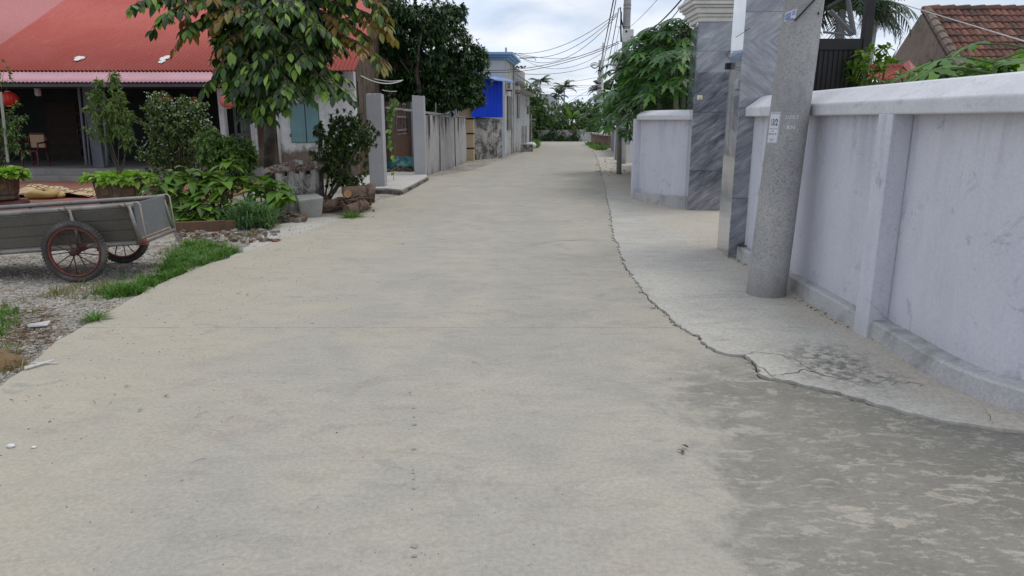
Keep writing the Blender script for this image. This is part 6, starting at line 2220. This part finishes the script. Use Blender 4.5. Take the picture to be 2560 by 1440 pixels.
for j in range(rows):
    for i in range(int(8.6 / tw)):
        x = XG + .12 + i * tw + rnd(-.006, .006)
        o = Vector((x, yf_, ze)) + vdir * (j * rh + rnd(-.012, .012)) + nrm_ * (.012 + rnd(0, .006))
        u = Vector((1, 0, 0))
        vs = []
        for l, lift in ((-.03, .045), (rh + .02, .012)):
            for k, hh in ((0, .0), (.25, .028), (.5, .034), (.75, .028), (.97, .0)):
                vs.append(o + u * (k * tw) + vdir * l + nrm_ * (lift + hh))
        for k, hh in ((0, .0), (.97, .0)):
            vs.append(o + u * (k * tw) + vdir * -.03 + nrm_ * .012)
        fs = [(k, k + 1, k + 6, k + 5) for k in range(4)] + [(0, 10, 11, 4, 3, 2, 1)]
        tm.add(vs, fs)
tr_o = tm.build("roof", M_tile, th_)
MB().add if False else None
bk = MB(); bk.add([(XG + .05, yf_ - .02, ze - .02), (XG + 9, yf_ - .02, ze - .02), (XG + 9, YR_, ZR - .02), (XG + .05, YR_, ZR - .02), (XG + 9, yr_, ze), (XG + .05, yr_, ze)], [(0, 1, 2, 3), (3, 2, 4, 5)])
bk.build("roof_underlay", M_tile, th_)
rc = MB()
for i in range(26):
    x = XG + .02 + i * .36
    rc.tube([(x, YR_, ZR + .03 + rnd(-.01, .01)), (x + .38, YR_, ZR + .045)], [.085, .10], 8)
rc.build("ridge_tiles", M_tile, th_)
vg = MB()
for i in range(16):
    a_ = Vector((XG + .1, yf_ + 2.9 * i / 16, ze + 2.9 * pitch * i / 16)); b_ = a_ + Vector((0, 2.9 / 16 * 1.08, 2.9 / 16 * pitch * 1.08))
    vg.tube([a_ + nrm_ * .05, b_ + nrm_ * .03], [.10, .085], 7)
vg.build("verge_tiles", M_oldwall, th_)
# small red shed roof
M_redshed = weathered("faded_red_sheet", (.34, .055, .045), (.39, .085, .07), 1.6, .5, .35, bump=.03, dirt=(.2, .08, .06), dirt_amt=.4)
M_pinkshed = weathered("pinkish_flashing", (.44, .17, .15), (.38, .13, .115), 2, .55, .3, bump=.05)
YS = 13.4
sa, sb_ = P(2182, 164, YS), P(2271, 163, YS)
la = P(2190, 199, YS - 1.0)
sh = thing("red_shed", "small shed with a faded red corrugated roof between the metal gate and the tiled house", "shed", ((sa.x + sb_.x) / 2, YS, 0))
m = MB()
m.corr((sa.x - .5, YS - 1.0, la.z), (1, 0, 0), (0, 1.0, sa.z - la.z), sb_.x - sa.x + .5, math.hypot(1, sa.z - la.z), .105, .016)
m.build("roof", M_redshed, sh, smooth=True)
MB().box(sa.x - .5, sb_.x + .02, YS - .02, YS + .06, sa.z - .02, sa.z + .035).build("ridge_cap", M_pinkshed, sh)
rp = [P(2256, 162, YS - .15), P(2272, 150, YS - .1), P(2297, 175, YS - .6), P(2300, 196, YS - .9), P(2286, 198, YS - .95)]
q = MB(); q.add(rp + [p + Vector((.02, .03, -.02)) for p in rp], [(0, 1, 2, 3, 4), (9, 8, 7, 6, 5)] + [(i, (i + 1) % 5, 5 + (i + 1) % 5, 5 + i) for i in range(5)])
q.build("side_slope", M_pinkshed, sh)
MB().box(sa.x - .45, sb_.x + .3, YS - .75, YS + 1.2, -.05, la.z - .03).build("wall", M_oldwall, sh)

# ================================================================== FAR RIGHT SIDE OF THE ROAD
YP = 24.9
p0 = P(1554, 410, YP); pX = P(1554, 408, YP).x
pole2 = thing("utility_pole", "tall concrete pole with a pale meter box half hidden by papaya crowns", "pole", (pX, YP, 0))
MB().lathe([(.16, -.1), (.155, 0), (.14, 3), (.125, 5), (.115, 8.2)], (pX, YP, 0), 20).build("shaft", M_pole, pole2, smooth=True)
a_, b_ = P(1556, 98, YP - .2), P(1583, 74, YP - .2)
bx_ = MB().box(a_.x, b_.x, YP - .34, YP - .165, a_.z - .1, b_.z).build("meter_box", M_ac, pole2, bevel=.015)
c_ = P(1566, 78, YP - .36)
MB().box(c_.x - .03, c_.x + .03, YP - .35, YP - .341, c_.z - .04, c_.z + .03).build("box_window", M_black, bx_)
for py in (13, 22, 68):
    zz = P(1560, py, YP).z
    MB().lathe([(.125, zz - .02), (.132, zz - .02), (.132, zz + .02), (.125, zz + .02)], (pX, YP, 0), 18).build("steel_band", M_galv, pole2)
MB().tube([P(1553, 30, YP - .2), P(1552, 70, YP - .2), P(1553, 105, YP - .2)], .03, 6).tube([P(1545, 24, YP - .2), P(1551, 18, YP - .25), P(1553, 45, YP - .22), P(1558, 70, YP - .2)], .02, 6).build("cable_drop", M_cable, pole2, smooth=True)
a_, b_ = P(1533, 178, YP + 2), P(1549, 130, YP + 2)
pn = thing("sheet_fence", "tall pale ribbed metal sheet on a post beside the pole with the meter box", "fence", ((a_.x + b_.x) / 2, YP + 2, 0))
m = MB(); m.corr((a_.x, YP + 2, a_.z), (1, 0, 0), (0, 0, 1), b_.x - a_.x + .2, b_.z - a_.z, .09, .012); m.build("sheet", M_ac, pn)
MB().tube([(b_.x, YP + 2.05, 0), (b_.x, YP + 2.05, b_.z)], .04, 6).build("post", M_galv, pn)

# whitewashed wall with a notice beside that pole
wx0, wx1 = P(1562, 395, 25.6), P(1577, 395, 25.6)
ww = thing("white_wall", "whitewashed wall with a printed notice just behind the pole with the meter box", "wall", (wx0.x, 25.6, 0))
MB().box(wx0.x - .25, wx1.x + .6, 25.6, 25.8, -.05, P(1570, 330, 25.6).z).build("masonry", M_white, ww)
a_, b_ = P(1564, 362, 25.58), P(1576, 344, 25.58)
nt2 = MB().box(a_.x, b_.x, 25.58, 25.598, a_.z, b_.z).build("notice", M_paper, ww)
m = MB(); hh = b_.z - a_.z; wv = b_.x - a_.x
for zf, h, x0f, mt in ((.82, .05, .4, 0), (.62, .12, .08, 0), (.45, .05, .3, 1), (.3, .05, .3, 1)):
    m.box(a_.x + wv * x0f, b_.x - wv * .06, 25.575, 25.5795, a_.z + hh * zf, a_.z + hh * (zf + h))
for k in range(4):
    x_ = a_.x + wv * (.08 + .23 * k); m.box(x_, x_ + wv * .15, 25.575, 25.5795, a_.z + hh * .07, a_.z + hh * .22)
m.build("notice_print", M_blue, nt2)
# white capped post and blue gate
gpx0, gpx1 = P(1537, 395, 27.5), P(1546, 395, 27.5)
zz = P(1540, 322, 27.5).z
cpst = thing("gate_post", "slim white capped gate post beside the blue metal gate", "gate post", ((gpx0.x + gpx1.x) / 2, 27.6, 0))
MB().box(gpx0.x, gpx1.x, 27.5, 27.75, -.05, zz).build("shaft", M_white, cpst, bevel=.01)
MB().lathe([(.2, zz + .001), (.2, zz + .06), (.02, zz + .16)], ((gpx0.x + gpx1.x) / 2, 27.62, 0), 4, None, 1, 1, R(45)).build("cap", M_white, cpst)
M_bluegate = weathered("dull_blue_gate", (.24, .29, .38), (.20, .245, .33), 2, .6, .3, dirt=(.15, .16, .19), dirt_amt=.4, streak=.3)
bg_ = thing("blue_gate", "dull blue sheet metal gate along the road beyond the slim white post", "gate", (4.3, 31, 0))
qa, qb = P(1543, 388, 29.5), P(1527, 372, 37)
zt_ = P(1535, 290, 32).z
m = MB(); m.wallseg((qa.x, 29.5), (qb.x, 37), -.08, .0, zt_)
m.build("sheet", M_bluegate, bg_)
MB().box(qa.x - .06, qa.x + .12, 29.36, 29.49, -.05, zt_ + .08).build("post", M_bluegate, bg_)
MB().lathe([(.22, zt_ + .081), (.2, zt_ + .14), (.03, zt_ + .22)], (qa.x + .03, 29.42, 0), 8).build("post_cap", M_white, bg_)
# low brick wall at the far corner
bA, bB = P(1483, 362, 45.0), P(1523, 372, 38.5)
zb_ = P(1500, 332, 43).z
lw = thing("brick_wall", "low red brick wall with piers and pale coping by the grassy bend", "wall", (bA.x, 42, 0))
def brick_mat():
    t = NT("far_brick", .9, .15)
    v = t.world(); x, y, z = t.xyz(v)
    bt = t.N.new("ShaderNodeTexBrick")
    t.link(t.comb(t.math('ADD', x, y), z, 0), bt.inputs["Vector"])
    bt.inputs["Scale"].default_value = 1
    bt.inputs["Brick Width"].default_value = .26; bt.inputs["Row Height"].default_value = .1; bt.inputs["Mortar Size"].default_value = .02
    bt.inputs["Color1"].default_value = (.36, .21, .165, 1); bt.inputs["Color2"].default_value = (.28, .155, .12, 1); bt.inputs["Mortar"].default_value = (.30, .25, .22, 1)
    t.color(t.mix(.35, bt.outputs[0], t.ramp(t.noise(v, 6, 5, .7), [(.3, .2), (.7, .75)]), 'OVERLAY'))
    return t.m
M_fbrick = brick_mat()
m = MB(); m.wallseg((bA.x, 45), (bB.x + .1, 38.5), -.15, -.05, zb_ - .08); m.box(bA.x - .02, bA.x + 2.5, 45.0, 45.18, -.05, zb_ - .08); m.build("masonry", M_fbrick, lw)
m = MB()
for i in range(6):
    f = i / 5; xx = bA.x + (bB.x + .1 - bA.x) * f; yy = 45 - 6.5 * f
    m.box(xx - .06, xx + .1, yy - .15, yy + .15, -.05, zb_ - .075)
m.build("piers", M_fbrick, lw)
m = MB(); m.wallseg((bA.x - .08, 45.1), (bB.x + .02, 38.4), -.32, zb_ - .078, zb_); m.build("coping", M_side, lw)

# far poles
YQ = 56.0
fpx = P(1497, 330, YQ).x
ztp = P(1497, 150, YQ).z
fp = thing("utility_pole", "distant concrete pole with coiled cables at the road end", "pole", (fpx, YQ, 0))
MB().lathe([(.24, -.05), (.23, 0), (.16, ztp)], (fpx, YQ, 0), 12).build("shaft", M_pole, fp, smooth=True)
cl = MB()
for k in range(3):
    c0 = P(1487, 163 + k * 2, YQ - .3); n_ = 18; r_ = .32 - .06 * k
    cl.tube([c0 + Vector((r_ * math.cos(6.283 * i / n_), 0, r_ * .6 * math.sin(6.283 * i / n_))) for i in range(n_ + 1)], .022, 5)
cl.build("cable_coil", M_cable, fp)
for py in (176, 208, 220):
    zz = P(1497, py, YQ).z
    MB().lathe([(.2, zz - .04), (.23, zz - .04), (.23, zz + .04), (.2, zz + .04)], (fpx, YQ, 0), 12).build("steel_band", M_cable, fp)
mbx = P(1486, 308, YQ - .3)
MB().box(mbx.x - .12, mbx.x + .12, YQ - .5, YQ - .3, mbx.z - .3, mbx.z + .1).build("meter_box", M_ac, fp)
qx = P(1506, 330, 53).x
qp = thing("pipe_pole", "thin pale pipe mast with a small crossbar beside the distant concrete pole", "mast", (qx, 53, 0))
zq = P(1508, 106, 53).z
MB().tube([(qx - .05, 53, 0), (P(1508, 106, 53).x, 53, zq)], [.09, .06], 8).build("shaft", M_white, qp)
MB().box(P(1503, 112, 53).x, P(1513, 112, 53).x, 52.95, 53.05, zq - .3, zq - .24).tube([P(1505, 234, 53), P(1528, 235, 53)], .03, 5).build("crossbar", M_white, qp)

# ================================================================== CABLES
def cable(p0_, p1_, sag, r_, label, mat=None, n=22, name="cable", cat="cable", grp="overhead cables"):
    pts = [p0_.lerp(p1_, i / n) - Z * (sag * 4 * (i / n) * (1 - i / n)) for i in range(n + 1)]
    o = MB().tube(pts, r_ * .72, 5).build("overhead_cable" if name == "cable" else name, mat or M_cable, loc=p0_)
    tag(o, label, cat, grp)
hang = P(1545, 24, YP - .2)
blu = P(1274, 131, 31)
cable(blu, P(1543, 32, YP - .2), .45, .013, "topmost of three sagging cables from the blue cornice to the pole with the meter box")
cable(blu + Vector((.1, 0, -.01)), P(1542, 36, YP - .2), .65, .013, "middle of three sagging cables from the blue cornice to the pole with the meter box")
cable(blu + Vector((.2, 0, -.03)), P(1541, 40, YP - .2), .85, .013, "lowest of three sagging cables from the blue cornice to the pole with the meter box")
cable(blu + Vector((.25, 0, -.02)), P(1508, 115, 53), .5, .014, "thin cable from the blue cornice up to the pipe mast crossbar")
cable(blu + Vector((.25, 0, -.04)), P(1545, 103, YP - .1), .75, .010, "deepest hanging cable between the blue cornice and the papaya crowns")
cable(P(1180, 174, 29.9), P(1548, 104, YP - .2), .33, .015, "upper of two parallel cables crossing before the white upper wall")
cable(P(1180, 178, 29.9), P(1548, 108, YP - .2), .36, .015, "lower of two parallel cables crossing before the white upper wall")
cable(P(1311, 185, 38), P(1489, 160, YQ - .3), .25, .02, "thick straight cable from the fibre cement roof to the distant concrete pole")
cable(P(1325, 212, 70), P(1494, 193, YQ), .15, .018, "distant cable passing the single round palm crown")
cable(P(1320, 212, 84), P(1545, 211, YQ + 4), .1, .02, "level distant cable above the widest palm crown")
cable(P(1320, 216, 84), P(1545, 215, YQ + 4), .1, .018, "level distant cable just over the squeezed palm crown")
cable(P(1320, 228, 84), P(1490, 219, YQ + 2), .2, .016, "faint distant cable crossing the palm trunks")
cable(P(1310, 236, 84), P(1560, 228, YQ + 4), .3, .016, "lowest faint distant cable over the grey hipped roof")
cable(P(1392, 272, 58), P(1492, 214, YQ), .0, .02, "slanting stay wire down from the distant concrete pole to the trees")
# bundles along the road from the big pole to the distant pole
nearend = Vector((2.55, 5.4, 7.6))
hp = P(1540, 18, YP - .2)
cable(P(1545, -60, 20), P(1494, 186, YQ - .2), .2, .03, "thickest dark cable bundle running along the road past the pole with the meter box")
cable(P(1551, -60, 20.5), P(1499, 190, YQ - .2), .3, .022, "second dark cable bundle running along the road, beside the thickest bundle")
cable(P(1546, 26, YP - .2), P(1500, 200, YQ - .2), .8, .022, "slack dark cable looping from the pole with the meter box to the distant pole")
cable(P(1549, 66, YP - .2), P(1507, 214, 53), .5, .01, "hair thin cable dropping from the steel band of the pole with the meter box")
cable(P(1541, 65, YP - .1), P(1551, 70, YP - .15), .0, .01, "short wire stub fixed on the steel band of the pole with the meter box")
cable(P(1545, 108, YP), P(1517, 212, 44), .2, .009, "first of several hanging service wires under the papaya crown", )
cable(P(1548, 130, YP), P(1524, 215, 44), .3, .009, "second of several hanging service wires under the papaya crown")
cable(P(1552, 140, YP), P(1531, 218, 44), .3, .009, "last of several hanging service wires under the papaya crown")
cable(P(1735, -40, 13), P(1576, 92, YP - .1), .25, .022, "upper dark service bundle falling from overhead towards the papaya crown")
cable(P(1742, -40, 13), P(1577, 96, YP - .1), .4, .014, "lower frayed service cable under the dark service bundle")
cable(P(1672, -35, 15), P(1571, 70, YP - .1), .06, .008, "single thin wire from overhead to the pole with the meter box")
M_pale = weathered("pale_cord", (.58, .57, .54), (.5, .49, .46), 5, .7, .2, bump=0)
cable(P(2195, -8, 8.6), P(2575, 107, 4.6), .0, .0065, "straight pale cord crossing above the bulging wall before the tiled roof", M_pale, name="pale_cord", cat="cord")
cable(P(902, 189, 18.9), P(1004, 202, 20.8), .13, .022, "lower bowed pale cable between the gable and the dark rounded tree", M_pale, name="pale_cord", cat="cord")
cable(P(935, 197, 20.5), P(1008, 200, 21.2), .05, .018, "short upper pale cable by the gable next to the dark rounded tree", M_pale, name="pale_cord", cat="cord")
cable(P(955, 225, 20.5), P(992, 228, 21.0), .02, .015, "short pale cable stub low behind the nearer cement post", M_pale, name="pale_cord", cat="cord")
cable(P(850, 230, 18.3), P(893, 222, 18.75), .02, .008, "thin grey wire across the white limewashed wall", M_cable, name="thin_wire", cat="wire")
cable(P(1840, 93, 7.55), P(1876, 70, 7.55), .0, .004, "short dark wire against the marble pillar nearest the pole", M_cable, name="thin_wire", cat="wire")

# ================================================================== LITTER ON THE GROUND
M_grit = rubble_mat()
def gravel_mat():
    t = NT("pale_gravel", .92, .15)
    r = t.island()
    c = t.ramp(r, [(0, (.37, .35, .32)), (.35, (.30, .275, .24)), (.6, (.44, .425, .39)), (.84, (.22, .18, .14)), (.96, (.27, .17, .12))], 'CONSTANT')
    t.color(c)
    return t.m
M_gravel = gravel_mat()
random.seed(101)
mb = MB()
yard = [(0, 640), (120, 640), (420, 600), (560, 585), (690, 575), (640, 610), (590, 640), (500, 668), (420, 697), (330, 745), (240, 798), (130, 860), (60, 922), (0, 960)]
for i in range(5200):
    c = px_poly_sample(yard)
    stone(mb, c + Vector((0, 0, .002)), rnd(.004, .012) * (2.2 if rnd(0, 1) < .05 else 1), (1, 1, .6))
for i in range(260):
    px, py = random.gauss(690, 70), random.gauss(572, 18)
    c = G(px, py, -.004); stone(mb, c, rnd(.004, .014), (1, 1, .5))
stuff(mb.build("gravel", M_gravel), "loose pale gravel over the yard and beside the road", "gravel")
mb = MB()
def rg_(a, b, p): return a + (b - a) * rnd(0, 1) ** p
left_pts = [p for p in left_j if 2.3 < p.y < 14]
for i in range(620):
    p = random.choice(left_pts)
    c = p + Vector((abs(random.gauss(0, .5)) * (1 if i % 3 else 2.2) + .03, rnd(-.2, .2), .001))
    stone(mb, c, rnd(.0012, .0045) * (1.8 if rnd(0, 1) < .06 else 1), (1, 1, .5))
for i in range(120):
    c = G(rnd(200, 1700), rnd(560, 1430), .001)
    stone(mb, c, rnd(.0012, .003), (1, 1, .5))
for i in range(90):
    px, py = random.gauss(640, 150), random.gauss(700, 70)
    if px < 480 or py > 830: continue
    c = G(px, py, .001); stone(mb, c, rnd(.002, .006), (1, 1, .5))
for e in edge_j[::2]:
    if e.y < 12 and rnd(0, 1) < .5:
        stone(mb, e + Vector((rnd(-.05, .01), rnd(-.03, .02), .0)), rnd(.004, .016), (1, 1, .5))
stuff(mb.build("grit", M_grit), "dark grit and crumbs scattered on the road", "grit")
def litter_mat():
    t = NT("dead_leaf", .9, .1)
    c = t.ramp(t.island(), [(0, (.10, .062, .035)), (.4, (.17, .115, .065)), (.7, (.24, .18, .11)), (.9, (.07, .05, .035))], 'CONSTANT')
    t.color(c); return t.m
M_litter = litter_mat()
mb = MB()
def dead(c, L):
    a = rnd(0, 6.28); d = Vector((math.cos(a), math.sin(a), rnd(-.05, .25)))
    mb.leaf(c + Z * .006, d.normalized(), (Z + rdir() * .3).normalized(), L, L * .45, .1, 3, rnd(-.3, .3))
def twig(c, L, w_=.003):
    a = rnd(0, 6.28); d = Vector((math.cos(a), math.sin(a), 0)); e = c + d * L
    mb.tube([c + Z * .004, c + d * L * .5 + Vector((rnd(-.01, .01), rnd(-.01, .01), .01)), e + Z * .004], [w_, w_ * .8, w_ * .4], 5)
for i in range(60):
    c = G(rnd(1500, 1560), rnd(395, 415), .017) if i % 2 else G(rnd(1490, 1530), rnd(402, 440), .017); dead(c, rnd(.05, .13))
for i in range(40):
    c = G(rnd(1520, 1575), rnd(405, 440), .017); dead(c, rnd(.05, .12))
for i in range(140):
    c = G(rnd(0, 140), rnd(775, 860), -.01); (twig(c, rnd(.08, .25)) if i % 2 else dead(c, rnd(.03, .07)))
for i in range(60):
    c = G(rnd(0, 180), rnd(850, 930), -.01)
    if c.x < -3.15: (twig(c, rnd(.05, .2)) if i % 3 else dead(c, rnd(.03, .06)))
for px, py, L in ((323, 963, .035), (408, 992, .03), (345, 1029, .03), (282, 1008, .02), (1010, 610, .04), (1705, 1127, .04), (1722, 1123, .04), (1692, 1126, .03), (1832, 727, .02), (935, 543, .05), (872, 545, .05), (1632, 773, .03), (1672, 948, .02), (590, 735, .03), (604, 731, .03), (622, 737, .035)):
    dead(G(px, py, .004), L)
for px, py in ((520, 1030), (585, 1042), (515, 1147), (240, 1010), (1180, 905)):
    twig(G(px, py, .002), .07, .0012)
for i in range(60):
    c = G(rnd(2175, 2215), rnd(838, 850), .016); stone(mb, c, rnd(.003, .012))
for i in range(60):
    f = rnd(0, 1); c = Vector((2.46 + rnd(-.04, .01), 4.9 + 2.7 * f, .016)); (dead(c, rnd(.015, .04)) if i % 2 else stone(mb, c, rnd(.003, .01)))
for i in range(25):
    c = Vector((2.50 + rnd(-.05, .05), 7.56 + rnd(-.03, .03), .16)); dead(c, rnd(.02, .05))
stuff(mb.build("leaf_litter", M_litter), "dead leaves and twigs lying on the yard, pavement and road", "litter")
# pale splintered sticks and a white chip by the road edge
sk_ = thing("split_stick", "pale split bamboo stick lying across the road edge", "stick", G(90, 915))
a_, b_ = G(62, 926), G(135, 906)
MB().tube([a_ + Z * .012, b_ + Z * .016], [.012, .006], 6).tube([G(80, 912) + Z * .014, G(147, 911) + Z * .01], [.006, .004], 5).build("splints", M_pale, sk_)
cw = G(96, 818, -.01); m = MB(); random.seed(5); stone(m, cw + Z * .02, .07, (1.2, .6, .25))
tag(m.build("plaster_chip", M_white, loc=cw), "flat white plaster chip lying on the yard gravel", "chip")
ck = G(-8, 918, -.02); m = MB(); random.seed(8)
n, k = 16, 8
vs = [(ck.x - .05, ck.y, .092)]
for j in range(1, k):
    for i in range(n):
        a = 6.283 * i / n; rr_ = .24 * (j / (k - 1)) ** .8 * rnd(.88, 1.1)
        vs.append((ck.x - .05 + rr_ * math.cos(a), ck.y + rr_ * .8 * math.sin(a), -.03 + .12 * (1 - (j / (k - 1)) ** 2) + rnd(-.012, .012)))
fs = [(0, 1 + i, 1 + (i + 1) % n) for i in range(n)]
for j in range(k - 2):
    for i in range(n):
        a = 1 + j * n + i; b = 1 + j * n + (i + 1) % n
        fs.append((a, a + n, b + n, b))
m.add(vs, fs)
tag(m.build("earth_mound", weathered("ochre_earth", (.23, .16, .085), (.17, .115, .065), 9, .95, .1, bump=.9, fine=40, bdist=.02), loc=ck, smooth=True), "small mound of ochre earth at the road edge nearest the camera", "earth mound")
for px, py, r_ in ((28, 1118, .016), (85, 1120, .010)):
    m = MB(); c = G(px, py, .0); m.lathe([(.1 * r_, .001), (.8 * r_, .12 * r_), (r_, .45 * r_), (.75 * r_, .85 * r_), (.2 * r_, 1.02 * r_)], c, 12, None, 1.25, .9)
    tag(m.build("white_pebble", M_white, loc=c, smooth=True), "larger white pebble alone on the road" if px < 50 else "smaller white pebble beside the larger white pebble on the road", "pebble")
